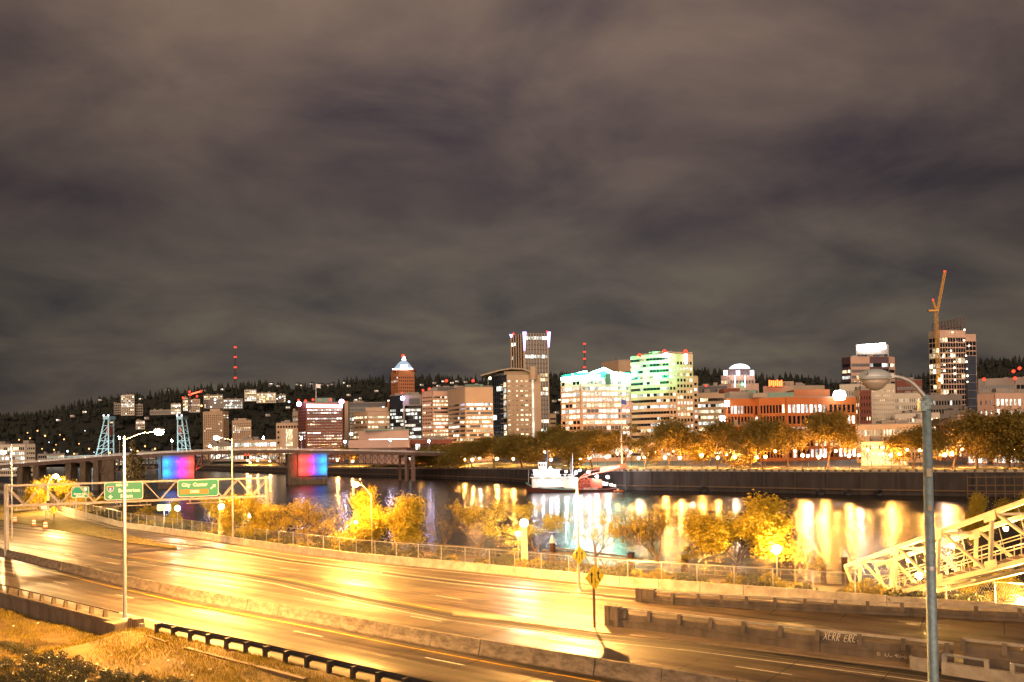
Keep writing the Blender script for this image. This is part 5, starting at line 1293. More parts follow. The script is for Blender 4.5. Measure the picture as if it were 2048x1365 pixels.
for x, w_ in ((826, 5), (812, 3)):
    a = deck_at(x); 
    for o in (.5, WID - .5): MB().box((a.x + bs_.x * o, a.y + bs_.y * o, a.z / 2 - 1.5), (w_ * .5, 1.4, a.z - 1)).build('column', M_BRSTEEL, mr)
    MB().bar(a - Vector((0, 0, 2.2)), a + bs_ * WID - Vector((0, 0, 2.2)), 1.4, 1.6).build('cap_beam', M_BRSTEEL, mr)
for x in (40, 72, 137, 166, 192, 216):
    a = deck_at(x); w_ = 7 if x == 216 else 3
    for o in (1, WID - 2): MB().box((a.x + bs_.x * o, a.y + bs_.y * o, a.z / 2 - 1.5), (w_ if o == 1 else 3, 1.8, a.z - 1)).build('column', M_CONCD, mr)
    MB().bar(a - Vector((0, 0, 2.4)), a + bs_ * WID - Vector((0, 0, 2.4)), 1.6, 1.5).build('cap_beam', M_CONCD, mr)
# lamps on its deck
for i, (x, y) in enumerate(((239, 876), (344, 882), (420, 893), (527, 876), (603, 877), (690, 884), (780, 880), (858, 883))):
    d_ = deck_at(x) - bs_ * .1; h = at(x, y, d_.y).z
    t = thing('bridge_lamp', 'violet-white lamp on the long bridge deck, %s from the left' % nth(i + 1), 'street lamp', d_, 'lamps on the long bridge')
    MB().tube(d_, (d_.x, d_.y, h - .3), .14, .09, 6).build('post', M_STEEL, t)
    MB().ball((d_.x, d_.y, h), .5, 8, 6, 1.5).build('globe', G_VIO, t)
# red navigation lights under the arch
for i, x in enumerate((490, 497)):
    p = deck_at(x) - bs_ * .5 - Vector((0, 0, 2.6)); tag(MB().ball(p, .55, 8, 6).build('navigation_light', G_RED, loc=p), 'red navigation light under the bridge arch, %s of two' % ('left' if i == 0 else 'right'), 'lamp')

# ------------------------------------------------------------------ the far lift bridge
DH = 1100
hb = thing('lift_bridge', 'distant lift bridge with two pale blue lattice towers', 'bridge', gp(285, DH, 0))
def hp(px, py): return at(px, py, DH)
dk = [(40, 931), (120, 926), (207, 920), (363, 913), (470, 909)]
for o in (0, 14):
    mb = MB()
    for i in range(len(dk) - 1): mb.bar(hp(*dk[i]) + Vector((0, o, 0)), hp(*dk[i + 1]) + Vector((0, o, 0)), 1.5, 2.2)
    mb.build('deck_girder', M_BRSTEEL, hb)
for xv, xs, sgn in ((217.5, 191, -1), (356, 376, 1)):
    tower_top = hp((xv + (xv + sgn * 7)) / 2, 836)
    for o in (0, 14):
        V = Vector((0, o, 0))
        MB().bar(hp(xv, 918) + V, hp(xv - 0.5, 838) + V, 1.4, 1.4).build('tower_leg', M_TOWERW, hb)
        MB().bar(hp(xs, 918) + V, hp(xv + sgn * 8, 838) + V, 1.4, 1.4).build('tower_leg', M_TOWERW, hb)
        for y in (852, 867, 882, 898):
            f = (918 - y) / 80; xa = xs + (xv + sgn * 8 - xs) * f
            MB().bar(hp(xv, y) + V, hp(xa, y) + V, .8).build('strut', M_TOWERW, hb)
            f2 = (918 - y - 14) / 80; xb = xs + (xv + sgn * 8 - xs) * f2
            MB().bar(hp(xv, y) + V, hp(xb, y + 14 if y < 890 else 912) + V, .6).build('brace', M_TOWERW, hb)
    c = hp(xv + sgn * 4, 836); MB().box((c.x, c.y + 7, c.z), (8, 18, 4)).build('sheave_house', M_TOWERW, hb)
    MB().box((c.x, c.y + 7, 1), (14, 18, 14)).build('pier', M_CONCD, hb)
    w1 = hp(xv + sgn * 3, 862); MB().box((w1.x, w1.y + 7, w1.z), (3.5, 10, 12)).build('counterweight', M_RED, hb)
    for sx_ in (-3, 3): tag(MB().ball((c.x + sx_, c.y - 2, c.z + 3), 1.1, 6, 4).build('lamp', G_DOTW, hb))
for k in range(9):       # truss spans seen above the near deck
    x = 92 + k * 13
    MB().bar(hp(x, 926 - k * .6), hp(x + 6, 915 - k * .5), .9).build('span_brace', M_TOWERW, hb); MB().bar(hp(x + 6, 915 - k * .5), hp(x + 13, 926 - k * .6), .9).build('span_brace', M_TOWERW, hb)
MB().bar(hp(98, 915), hp(206, 911), 1.0).build('span_chord', M_TOWERW, hb)
mb = MB(); mb.bar(hp(225, 908), hp(352, 902), 1.6, 1.6); mb.build('lift_span', M_BRSTEEL, hb)
fl = bpy.data.lights.new('tower_floodlight', 'POINT'); fl.energy = 5e4; fl.color = (.75, .95, 1); fl.shadow_soft_size = 2
for x in (205, 366):
    lo = bpy.data.objects.new('tower_floodlight', fl); COL.objects.link(lo); lo.parent = hb; p = hp(x, 905) + Vector((0, -40, 0)); lo.location = p - hb.location
# ------------------------------------------------------------------ stern-wheeler moored at the seawall
YB = 388.0
def bp(px, py, dy=0.0):
    v = at(px, py, YB); return Vector((v.x, YB + dy, v.z))
bt = thing('paddle_steamer', 'brightly lit white paddle steamer with red stern wheel at the seawall', 'boat', bp(1150, 982))
M_HULL = mat('hull_paint', (0.10, 0.03, 0.02), 0.5, var=0.2, scale=0.3); M_DECK = mat('teal_deck', (0.16, 0.36, 0.38), 0.5, var=0.1, scale=0.4)
M_CAB = mat('cabin_white', (0.8, 0.8, 0.78), 0.5, var=0.04, scale=0.5)
hull = [(1052, 966), (1062, 972), (1085, 975.5), (1120, 977.5), (1150, 978.5), (1185, 979), (1215, 978), (1232, 976)]
mb = MB(); n = len(hull)
vs = []
for j, (hw, dz) in enumerate(((0, 0), (0, 0))): pass
for i, (x, y) in enumerate(hull):
    p = bp(x, y); w_ = 5.0 * min(1, .12 + i * .4)
    bz = -0.6
    vs += [(p.x, YB - w_, p.z), (p.x, YB + w_, p.z), (p.x, YB + w_ * .8, bz), (p.x, YB - w_ * .8, bz)]
fs = [(4 * i, 4 * i + 1, 4 * i + 5, 4 * i + 4) for i in range(n - 1)] + [(4 * i + 1, 4 * i + 2, 4 * i + 6, 4 * i + 5) for i in range(n - 1)] + [(4 * i + 3, 4 * i, 4 * i + 4, 4 * i + 7) for i in range(n - 1)] + [(0, 3, 2, 1), (4 * n - 4, 4 * n - 3, 4 * n - 2, 4 * n - 1)]
mb.add(vs, fs); mb.build('hull', M_HULL, bt)
mb = MB()
for i in range(4): 
    a, b = bp(*hull[i]), bp(*hull[i + 1]); w0 = 5.0 * min(1, .12 + i * .4); w1 = 5.0 * min(1, .12 + (i + 1) * .4)
    mb.bar((a.x, YB - w0 - .05, a.z), (b.x, YB - w1 - .05, b.z), .25, .5)
mb.build('rubbing_strake', M_DECK, bt)
def cab(x0, x1, y0, y1, hw, name, m=M_CAB):
    a, b = bp(x0, y1), bp(x1, y0); return MB().box(((a.x + b.x) / 2, YB, (a.z + b.z) / 2), (b.x - a.x, hw * 2, b.z - a.z)).build(name, m, bt)
cab(1064, 1128, 955, 975, 4.0, 'lower_cabin'); cab(1060, 1150, 954, 955.6, 4.7, 'promenade_deck'); cab(1068, 1118, 940, 954, 3.6, 'upper_cabin'); cab(1064, 1122, 938.6, 940, 4.2, 'roof'); cab(1077, 1092, 926, 938.6, 1.8, 'pilot_house'); cab(1075.5, 1093.5, 925, 926.2, 2.3, 'pilot_house_roof')
for x in range(1068, 1126, 5):
    a = bp(x, 961); MB().box((a.x, YB - 4.03, a.z), (.55, .1, 1.1)).build('window', G_WINC, bt)
for x in range(1071, 1117, 5):
    a = bp(x, 946); MB().box((a.x, YB - 3.63, a.z), (.55, .1, 1.0)).build('window', G_WINC, bt)
for x in (1079, 1084, 1089):
    a = bp(x, 931); MB().box((a.x, YB - 1.83, a.z), (.7, .1, 1.1)).build('window', M_GLASS, bt)
for x in range(1064, 1150, 8):
    a, b = bp(x, 954), bp(x, 948); MB().tube((a.x, YB - 4.5, a.z), (a.x, YB - 4.5, b.z), .05, n=5).build('stanchion', M_CAB, bt)
a, b = bp(1062, 948.5), bp(1150, 949.5); MB().bar((a.x, YB - 4.5, a.z), (b.x, YB - 4.5, b.z), .07).build('deck_rail', M_CAB, bt)
a, b = bp(1093.5, 938), bp(1093.5, 904); MB().tube((a.x, YB + .5, a.z), (b.x, YB + .5, b.z), .5, .5, 12).build('funnel', M_CHROMEB, bt)
MB().lathe([(.5, 0), (.7, .15), (.7, .5), (.5, .6)], (b.x, YB + .5, b.z), 12).build('funnel_crown', M_CHROMEB, bt)
a, b = bp(1142, 954), bp(1142, 919); MB().tube((a.x, YB + 1, a.z), (b.x, YB + 1, b.z), .35, .3, 10).build('steam_pipe', M_DSTEEL, bt)
a, b = bp(1145, 954), bp(1145, 905); MB().tube((a.x, YB, a.z), (b.x, YB, b.z), .1, .05, 6).build('mast', M_CAB, bt)
a, b = bp(1057, 966), bp(1057, 940); MB().tube((a.x, YB, a.z), (b.x, YB, b.z), .1, .05, 6).build('jack_staff', M_CAB, bt)
# aft engine house sloping to the wheel
q = [bp(1128, 955), bp(1150, 962), bp(1150, 977), bp(1128, 976)]
MB().hexa([Vector((p.x, YB - 3.8, p.z)) for p in q], [Vector((p.x, YB + 3.8, p.z)) for p in q]).build('engine_house', M_CAB, bt)
wc = bp(1168, 968); WR = 3.1
mb = MB(); 
for o in (-3.6, 0, 3.6):
    ring = [Vector((wc.x + WR * math.cos(k * .3927), YB + o, wc.z + WR * math.sin(k * .3927))) for k in range(17)]
    mb.path(ring, .12, 5); mb.path([Vector((wc.x + (p.x - wc.x) * .6, p.y, wc.z + (p.z - wc.z) * .6)) for p in ring], .09, 5)
    for k in range(8): mb.bar((wc.x, YB + o, wc.z), ring[k * 2], .14)
mb.build('wheel_frame', M_RED, bt)
for k in range(16):
    a_ = k * .3927; p = Vector((wc.x + WR * math.cos(a_), YB, wc.z + WR * math.sin(a_)))
    MB().bar(p - Vector((0, 3.8, 0)), p + Vector((0, 3.8, 0)), .1, .55, up=(math.cos(a_), 0, math.sin(a_))).build('paddle', M_RED, bt)
MB().tube((wc.x, YB - 4.2, wc.z), (wc.x, YB + 4.2, wc.z), .3, n=8).build('axle', M_DSTEEL, bt)
q = [bp(1182, 957), bp(1203, 960), bp(1203, 976), bp(1182, 976)]
MB().hexa([Vector((p.x, YB - 3.4, p.z)) for p in q], [Vector((p.x, YB + 3.4, p.z)) for p in q]).build('wheel_house', M_RED, bt)
for k, (x, y) in enumerate(((1205, 967), (1212, 968), (1222, 970), (1229, 972))):
    p = bp(x, y, -2 + k); MB().box((p.x, p.y, p.z), (1.5, 1.5, 1.7 - .2 * k)).build('deck_crate', M_CAB, bt)
tx = text_mb('PORTLAND', 1.2, .05, .03); p = bp(1180, 983.5); tx.v = [(x, y, z) for x, y, z in tx.v]; placed(tx, Vector((p.x, YB - 5.05, 1.3)), (1, 0, 0), (0, 1, 0)).build('name_lettering', M_CAB, bt)
G_BOAT = glow('boat_flood', (.95, .93, 1.0), 320)
for x, y, dy, r in ((1068, 942, -5.2, .3), (1150, 945, -5.0, .55), (1158, 941, -4.6, .4), (1175, 944, -4.8, .45), (1131, 943, -4.9, .35), (1192, 953, -4.6, .5), (1213, 954, -4.6, .5), (1100, 936, -4.5, .3), (1085, 952, -5.3, .25), (1112, 952, -5.3, .25)):
    p = bp(x, y, dy); l = thing('deck_lamp', '', 'lamp') if False else MB().ball(p, r, 8, 6).build('deck_lamp', G_BOAT, bt)
    MB().bar(p, p + Vector((0, 1.2, .1)), .1).build('lamp_bracket', M_CAB, bt)
# gangway roof with the museum banner
gw = thing('boat_gangway', 'red sloping gangway with a lettered banner from boat to seawall', 'gangway', bp(1200, 955))
arc = [bp(x, y) for x, y in ((1152, 962), (1165, 955), (1180, 949.5), (1200, 945), (1225, 941), (1252, 936))]
for o in (-1.6, 1.6):
    mb = MB()
    for i in range(len(arc) - 1): mb.bar(arc[i] + Vector((0, o, 0)), arc[i + 1] + Vector((0, o, 0)), .2, .35); mb.bar(arc[i] + Vector((0, o, 2.2 * min(1, i / 3))), arc[i + 1] + Vector((0, o, 2.2 * min(1, (i + 1) / 3))), .12, .14)
    mb.build('side_girder', M_RED, gw)
    for i in range(1, len(arc)): MB().bar(arc[i] + Vector((0, o, 0)), arc[i] + Vector((0, o, 2.2 * min(1, i / 3))), .12).build('post', M_RED, gw)
mb = MB()
for i in range(len(arc) - 1): mb.bar(arc[i], arc[i + 1], 3.0, .12)
mb.build('walkway', M_WOOD, gw)
a, b = arc[3] + Vector((0, -1.75, 1.2)), arc[5] + Vector((0, -1.75, 1.2))
MB().bar(a, b, .06, 2.0).build('banner', mat('banner_orange', (.55, .22, .08), .6), gw)
u = (b - a).normalized(); tx = text_mb('MUSEUM', 1.5, .04, .03); placed(tx, (a + b) / 2 + Vector((0, -.08, 0)), u, (0, 1, 0), Vector((-u.z, 0, u.x))).build('lettering', M_CAB, gw)
p = bp(1253, 940, 2); t = MB().tube((p.x, p.y, -2), (p.x, p.y, p.z), .5, .45, 10).build('mooring_post', M_DSTEEL, loc=(p.x, p.y, -1)); tag(t, 'thick black mooring post behind the stern of the steamer', 'pile')
p = bp(1232, 975, -9)
t = thing('dinghy', 'small orange and white dinghy at the stern of the steamer', 'boat', (p.x, p.y, 0))
ring = [Vector((p.x + 2.0 * math.cos(k * .5236) * (1.0), p.y + .9 * math.sin(k * .5236), .35)) for k in range(13)]
MB().path(ring, .32, 8).build('tube', M_ORANGE, t); MB().box((p.x, p.y, .25), (3.0, 1.3, .25)).build('floor', M_CAB, t); MB().box((p.x - .3, p.y, .9), (.9, .7, .9)).build('console', M_CAB, t)
# flagpole with the striped flag
p = gp(1244, 425, 8.6); zt = at(1240, 797, 425).z
t = thing('flagpole', 'tall pale flagpole with a large striped flag in the far park', 'flagpole', p)
MB().tube(p, (p.x, p.y, zt), .4, .16, 10).build('pole', M_WHITE, t); MB().ball((p.x, p.y, zt + .3), .35, 8, 6).build('finial', M_WHITE, t)
def flag_piece(x0, x1, f0, f1, m, nm, th=.05):
    mb = MB(); n = 10; W_, H_ = 6.2, 4.2; vs = []
    for k in range(n + 1):
        x = x0 + (x1 - x0) * k / n; wv = .45 * math.sin(x * 1.3) * (x / W_); dr = -.28 * x
        for f in (f0, f1): vs.append((p.x + x + .2, p.y + wv, zt - .5 + dr - H_ * f)); vs.append((p.x + x + .2, p.y + wv + th, zt - .5 + dr - H_ * f))
    for k in range(n):
        o = 4 * k; mb.f += [(o, o + 2, o + 6, o + 4), (o + 1, o + 5, o + 7, o + 3), (o, o + 4, o + 5, o + 1), (o + 2, o + 3, o + 7, o + 6)]
    mb.v = vs; mb.build(nm, m, t)
for k in range(13): flag_piece(2.5 if k < 7 else 0, 6.2, k / 13, (k + 1) / 13 - .002, M_RED if k % 2 == 0 else M_WHITE, 'flag_stripe')
flag_piece(0, 2.5, 0, 7 / 13 - .002, M_BLUE, 'flag_canton')
# ------------------------------------------------------------------ town buildings
B_BEIGE = mat('beige_stone', (0.46, 0.33, 0.22), 0.75, var=0.1, scale=0.08); B_PINK = mat('pink_granite', (0.50, 0.33, 0.25), 0.7, var=0.1, scale=0.08)
B_BRICK = mat('red_brown_brick', (0.17, 0.055, 0.035), 0.8, var=0.15, scale=0.1); B_ORANGE = mat('orange_brick', (0.40, 0.125, 0.03), 0.75, var=0.12, scale=0.08)
B_LIME = mat('limestone', (0.52, 0.38, 0.25), 0.75, var=0.1, scale=0.08); B_DARK = mat('dark_curtain_wall', (0.02, 0.024, 0.03), 0.3, var=0.2, scale=0.1)
B_WHITE = mat('pale_stucco', (0.56, 0.50, 0.40), 0.75, var=0.08, scale=0.08); B_GREY = mat('grey_concrete', (0.26, 0.23, 0.20), 0.8, var=0.15, scale=0.08)
B_BLUE = mat('blue_grey_glass', (0.05, 0.06, 0.09), 0.25, var=0.2, scale=0.1); B_COPPER = mat('copper_green', (0.16, 0.27, 0.21), 0.6, var=0.15, scale=0.2)
B_KOIN = mat('koin_brick', (0.40, 0.15, 0.06), 0.75, var=0.1, scale=0.08); B_PURPLE = mat('purple_glass', (0.09, 0.05, 0.06), 0.4, var=0.2, scale=0.1)
B_TAN = mat('tan_metal', (0.36, 0.28, 0.2), 0.6, var=0.1, scale=0.1)
WLIT = mesh_of(CUBE, 'window', G_WIN); WLITC = mesh_of(CUBE, 'window', G_WINC); WDARK = mesh_of(CUBE, 'window', M_GLASS)
G_BRITE = glow('bright_office', (1.0, 0.86, 0.66), 1.9, sample=False, vary=0.8); WBRI = mesh_of(CUBE, 'window', G_BRITE)
def face_windows(t, P0, P1, z0, z1, f, base, wallm):
    u = (P1 - P0); u.z = 0; L = u.length; u.normalize(); nrm = Vector((u.y, -u.x, 0))
    if nrm.y > 0 and abs(nrm.y) > .01: nrm = -nrm
    n, m = f['n'], f['m']; wf, hf = f.get('wf', .6), f.get('hf', .5); lit = f.get('lit', .4); mg = f.get('mg', .03)
    top, bot = f.get('top', .06), f.get('bot', .04); H = z1 - z0; a0 = z0 + H * bot; a1 = z1 - H * top; fh = (a1 - a0) / n; cw = L * (1 - 2 * mg) / m
    Rm = Matrix((( u.x, nrm.x, 0), (u.y, nrm.y, 0), (0, 0, 1))).to_4x4()
    warm = f.get('warm', .5); rowlit = f.get('rows', None)
    for i in range(n):
        pf = min(1, max(0, lit + rnd.uniform(-.3, .3))); q = rnd.random()
        if q < .10: pf = 1.0
        elif q < .2: pf = lit * .1
        if rowlit and i in rowlit: pf = rowlit[i]
        on = rnd.random() < pf; zc_ = a0 + fh * (i + .5)
        wm = rnd.random() < warm; br = rnd.random() < f.get('bright', .12)
        for j in range(m):
            if rnd.random() < .45: on = rnd.random() < pf
            c = P0 + u * (L * mg + cw * (j + .5)) + nrm * .05
            me = (WBRI if br else WLIT if wm else WLITC) if on else WDARK
            inst(me, 'window', t, Matrix.Translation((c.x - base.x, c.y - base.y, zc_ - base.z)) @ Rm @ Matrix.Diagonal((cw * wf, .12, fh * hf, 1)))
    mb = MB(); pr = f.get('proud', .5)
    def slab(s0, s1, za, zb, o):
        A, B = P0 + u * s0, P0 + u * s1
        mb.hexa([Vector((p.x, p.y, za)) + nrm * k for p, k in ((A, o), (B, o), (B, -.05), (A, -.05))], [Vector((p.x, p.y, zb)) + nrm * k for p, k in ((A, o), (B, o), (B, -.05), (A, -.05))])
    gap = fh * (1 - hf) / 2
    bm = f.get('bmat')
    for i in range(n + 1):
        za = a0 + fh * i - gap; zb = a0 + fh * i + gap
        if i == 0: za = z0
        if i == n: zb = z1
        slab(0, L, za, zb, pr if not bm else .1)
    if bm: mb.build('spandrel_bands', bm, t); mb = MB()
    if wf < .93:
        wp = cw * (1 - wf)
        for j in range(m + 1):
            s = L * mg + cw * j; w0 = s - wp / 2; w1 = s + wp / 2
            if j == 0: w0 = 0
            if j == m: w1 = L
            slab(w0, w1, z0 + .02, z1 - .02, pr + f.get('pier', -.08))
    elif mg > .001:
        slab(0, L * mg, z0 + .02, z1 - .02, pr - .08); slab(L * (1 - mg), L, z0 + .02, z1 - .02, pr - .08)
    mb.build('facade', f.get('mat', wallm), t)
def bld(label, pts, ytop, faces, wall, depth=30, z0=9.0, name='office_building', ref=None, ybase=None, parent=None, px_top=None):
    """pts: (column, depth) of the visible corners from left to right; ytop: roof line at the corner nearest the viewer"""
    ref = min(range(len(pts)), key=lambda i: pts[i][1]) if ref is None else ref
    zt = at(px_top or pts[ref][0], ytop, pts[ref][1]).z
    if ybase is not None: z0 = at(pts[ref][0], ybase, pts[ref][1]).z
    zm = zt - (zt - z0) * .3
    P = [gp(x, Y, zm) for x, Y in pts]
    base = Vector((P[ref].x, P[ref].y, z0))
    t = parent or thing(name, label, 'building', base)
    base = t.location
    aw = [Vector((P[k].x, P[k].y, 0)).normalized() * depth for k in (-1, 0)]
    poly = [(p.x, p.y) for p in P] + [(P[-1].x + aw[0].x, P[-1].y + aw[0].y), (P[0].x + aw[1].x, P[0].y + aw[1].y)]
    MB().prism(poly, z0, zt).build('wall', wall, t)
    cx = sum(p[0] for p in poly) / len(poly); cy2 = sum(p[1] for p in poly) / len(poly)
    MB().prism([(cx + (x - cx) * 1.0 , cy2 + (y - cy2) * 1.0) for x, y in poly], zt + .01, zt + .5).build('roof', B_GREY, t)
    if not parent:
        ci = Vector((cx, cy2, 0)); sp_ = min((P[0] - P[-1]).length, depth)
        for k in range(3):
            q = ci + Vector((rnd.uniform(-.3, .3) * (P[0] - P[-1]).length, rnd.uniform(-.25, .15) * depth, 0)); hh = rnd.uniform(1.2, 3.2)
            MB().box((q.x, q.y, zt + .5 + hh / 2), (rnd.uniform(.08, .2) * sp_ + 1, rnd.uniform(.1, .2) * sp_ + 1, hh)).build('roof_unit', B_GREY, t)
        q = ci + Vector((rnd.uniform(-.2, .2) * sp_, 0, 0)); MB().tube((q.x, q.y, zt), (q.x, q.y, zt + rnd.uniform(4, 8)), .12, n=4).build('roof_mast', M_DSTEEL, t)
    for i, f in enumerate(faces):
        if f: face_windows(t, Vector((P[i].x, P[i].y, 0)), Vector((P[i + 1].x, P[i + 1].y, 0)), z0, zt, f, base, wall)
    return t
def blk(t, x0, x1, y0, y1, Y, m, dep=12, name='penthouse'):
    a, b = at(x0, y1, Y), at(x1, y0, Y); b2 = at(x1, y1, Y)
    return MB().box(((a.x + b2.x) / 2, Y + dep / 2, (a.z + b.z) / 2), (b2.x - a.x, dep, b.z - a.z)).build(name, m, t)
def beacon(t, x, y, Y, r=1.0, m=None):
    p = at(x, y, Y); MB().ball(p, r * .95, 8, 6).build('beacon', m or G_RED, t); MB().tube((p.x, p.y, p.z - 3 * r), p, .12 * r, n=5).build('beacon_mast', M_DSTEEL, t)
W = lambda n, m, **k: dict(n=n, m=m, **k)

# left town
t = bld('twin-step pale residential tower left of the long bridge lamp', [(407, 1010), (446, 1000), (457, 1012)], 823, [W(20, 9, wf=.42, hf=.6, lit=.14, pier=.25), W(20, 3, wf=.5, lit=.1)], B_BEIGE, name='apartment_tower'); blk(t, 420, 440, 818, 824, 1004, B_BEIGE)
t = bld('shorter ribbed pale residential tower right of the twin-step one', [(465, 1005), (503, 998)], 841, [W(17, 10, wf=.42, hf=.6, lit=.12, pier=.25)], B_BEIGE, name='apartment_tower'); blk(t, 476, 492, 837, 842, 1003, B_BEIGE)
t = bld('low lit building behind the bridge below the residential towers', [(467, 820), (555, 812)], 880, [W(3, 14, wf=.8, hf=.55, lit=.7)], B_GREY)
bld('small lit low building right under the twin-step tower', [(420, 860), (470, 850)], 887, [W(2, 9, wf=.8, hf=.5, lit=.8)], B_GREY)
t = bld('beige hotel with tall glazed centre bay left of the brick tower', [(553, 742), (600, 735)], 846, [W(7, 8, wf=.7, hf=.42, lit=.35, top=.03)], B_LIME, name='hotel')
a = at(577, 900, 734)
blk(t, 561, 597, 856, 896, 733, B_LIME, 6, 'front_block')
for k in range(6): 
    for j in range(8): p = at(573 + k * 2.2, 861 + j * 4.2, 732.9); inst(WLIT, 'window', t, Matrix.Translation(p - t.location) @ Matrix.Diagonal((.7, .1, 1.5, 1)))
t = bld('dark red-brown brick tower with a white lit strip along its top', [(597, 716), (612, 700), (686, 706)], 806, [W(18, 4, wf=.7, hf=.42, lit=.12, top=.08), W(18, 13, wf=.8, hf=.45, lit=.5, top=.1, rows={17: 1, 16: .8, 15: .6}, warm=.7)], B_BRICK)
blk(t, 630, 664, 796, 806, 708, B_COPPER, 14); mb = MB().bar(at(613, 812, 698.8), at(685, 813, 704.8), .3, 2.6); mb.build('light_strip', glow('pink_white_strip', (1, .82, .8), 5), t)
for x, y in ((597, 801), (626, 800), (661, 800), (688, 803), (611, 802)): beacon(t, x, y, 703, 1.1)
for x, y in ((598, 808), (683, 804)): MB().ball(at(x, y, 697), 2.0, 10, 6).build('floodlight', glow('violet_flood', (.7, .55, 1), 12), t)
p = at(632, 796, 712); q = at(632, 768, 712)
MB().tube(p, q, .3, .15, 6).build('flagstaff', M_WHITE, t); MB().hexa([q + Vector((.2, 0, -3.2)), q + Vector((3.6, .5, -3.8)), q + Vector((3.6, .6, -3.8)), q + Vector((.2, .1, -3.2))], [q + Vector((.2, 0, -.2)), q + Vector((3.4, .5, -.7)), q + Vector((3.4, .6, -.7)), q + Vector((.2, .1, -.2))]).build('flag', M_WHITE, t)
bld('slim grey office block peeping left behind the brick tower', [(586, 800), (600, 796)], 824, [W(14, 4, wf=.6, lit=.35)], B_GREY)
t = bld('dark glass office block right behind the brick tower', [(688, 790), (697, 780), (772, 786)], 806, [None, W(14, 12, wf=.9, hf=.75, lit=.13, warm=.1)], B_DARK); blk(t, 690, 697, 803, 880, 776, B_BEIGE, 4, 'corner_pier')
t = bld('beige stepped office block with rows of yellow windows', [(708, 752), (735, 735), (780, 742)], 824, [W(9, 7, wf=.85, hf=.42, lit=.5, warm=1, mat=B_BEIGE), W(9, 11, wf=.8, hf=.4, lit=.65, warm=1)], B_BEIGE, ref=1); blk(t, 731, 777, 815, 825, 745, B_BEIGE, 14)
t = bld('low wide hall with a blank pale wall by the bridge end', [(717, 612), (818, 600)], 861, [None], B_PINK, name='hall'); blk(t, 697, 818, 879, 897, 590, B_PINK, 8, 'front_block'); blk(t, 727, 818, 858, 862, 604, B_COPPER, 10, 'roof_edge')
mb = MB().bar(at(738, 880, 599), at(816, 879, 597), .3, 1.0); mb.build('light_strip', glow('dim_white_strip', (1, .9, .75), 1.6, sample=False), t)
# crowned brick tower
DK = 1320
t = bld('tall orange brick tower with a floodlit white pyramid crown', [(783, DK + 20), (797, DK - 5), (829, DK + 4)], 742, [W(22, 5, wf=.5, hf=.5, lit=.03), W(22, 8, wf=.5, hf=.5, lit=.03)], B_KOIN, name='crowned_tower')
for y0, y1, x0, x1 in ((738, 742, 785, 828),): blk(t, x0, x1, y0, y1, DK, B_KOIN, 34, 'crown_base')
cb_ = [at(x, 740, DK + d_) for x, d_ in ((786, 0), (825, 0))]; cx0, cx1 = cb_[0].x, cb_[1].x; zb_ = cb_[0].z; tpx = at(806, 719, DK + 16); zc2 = tpx.z
mb = MB(); m_ = (cx0 + cx1) / 2; wd = (cx1 - cx0) / 2
lv = [(wd, zb_), (wd * .92, zb_ + (zc2 - zb_) * .12), (wd * .52, zb_ + (zc2 - zb_) * .62), (wd * .16, zb_ + (zc2 - zb_) * .92)]
for (w0, za), (w1, zb2) in zip(lv[:-1], lv[1:]):
    mb.hexa([(m_ - w0, DK + 16 - w0, za), (m_ + w0, DK + 16 - w0, za), (m_ + w0, DK + 16 + w0, za), (m_ - w0, DK + 16 + w0, za)], [(m_ - w1, DK + 16 - w1, zb2), (m_ + w1, DK + 16 - w1, zb2), (m_ + w1, DK + 16 + w1, zb2), (m_ - w1, DK + 16 + w1, zb2)])
mb.build('pyramid_crown', glow('floodlit_crown_glass', (.7, .85, 1.0), .34, sample=False), t)  # floodlighting on the crown put in as a glow of its own
mb = MB()
for f in (-.9, -.45, 0, .45, .9): mb.bar((m_ + f * wd, DK + 16 - wd - .3, zb_), (m_ + f * wd * .2, DK + 16 - wd * .2 - .3, zc2 - 3), .9)
mb.build('crown_rib', M_TOWERW, t)
MB().box((m_ + 2, DK + 14 - wd * .86, zb_ + 3.5), (wd * .7, 3, 7)).build('lit_screen', glow('crown_white', (1, 1, 1), 5, sample=False), t)
MB().bar((cx0 - .5, DK - 2.6, zb_ + .8), (cx1 + .5, DK - 2.6, zb_ + .8), .5, 1.6).build('light_strip', glow('crown_strip', (1, .95, .9), 4, sample=False), t)
MB().lathe([(3.2, 0), (3.0, 3), (1.8, 6), (.6, 8.5)], (m_, DK + 16, zc2 - 3), 10).build('lantern', glow('crown_white', (1, 1, 1), 5, sample=False), t)
beacon(t, 806, 712, DK + 16, 2.6)
t2 = bld('orange brick shoulder block left of the crowned tower', [(775, 1250), (782, 1240), (800, 1246)], 804, [W(6, 3, wf=.5, lit=.1), W(6, 5, wf=.5, lit=.15)], B_KOIN); MB().bar(at(775, 802, 1238), at(797, 799, 1238), .5, 1.2).build('light_strip', glow('orange_strip', (1, .6, .35), 4, sample=False), t2)
t = bld('dark glass block with grey frame and white-lit floors', [(780, 735), (808, 726), (843, 722)], 790, [W(14, 9, wf=.85, hf=.6, lit=.6, warm=.1, top=.2, mat=B_DARK), W(13, 9, wf=.9, hf=.6, lit=.75, warm=.05, top=.2, mat=B_DARK)], B_DARK)
blk(t, 808, 843, 790, 812, 720, B_GREY, 8, 'crown_band'); blk(t, 818, 839, 797, 809, 719.5, B_DARK, 2, 'louvre'); blk(t, 806.5, 810, 792, 868, 719.8, B_GREY, 4, 'corner_pier'); blk(t, 800, 838, 785, 791, 735, B_GREY, 14)
MB().ball(at(805, 797, 715), 1.8, 8, 6).build('floodlight', glow('violet_flood', (.7, .55, 1), 12), t); beacon(t, 804, 786, 726, .8)
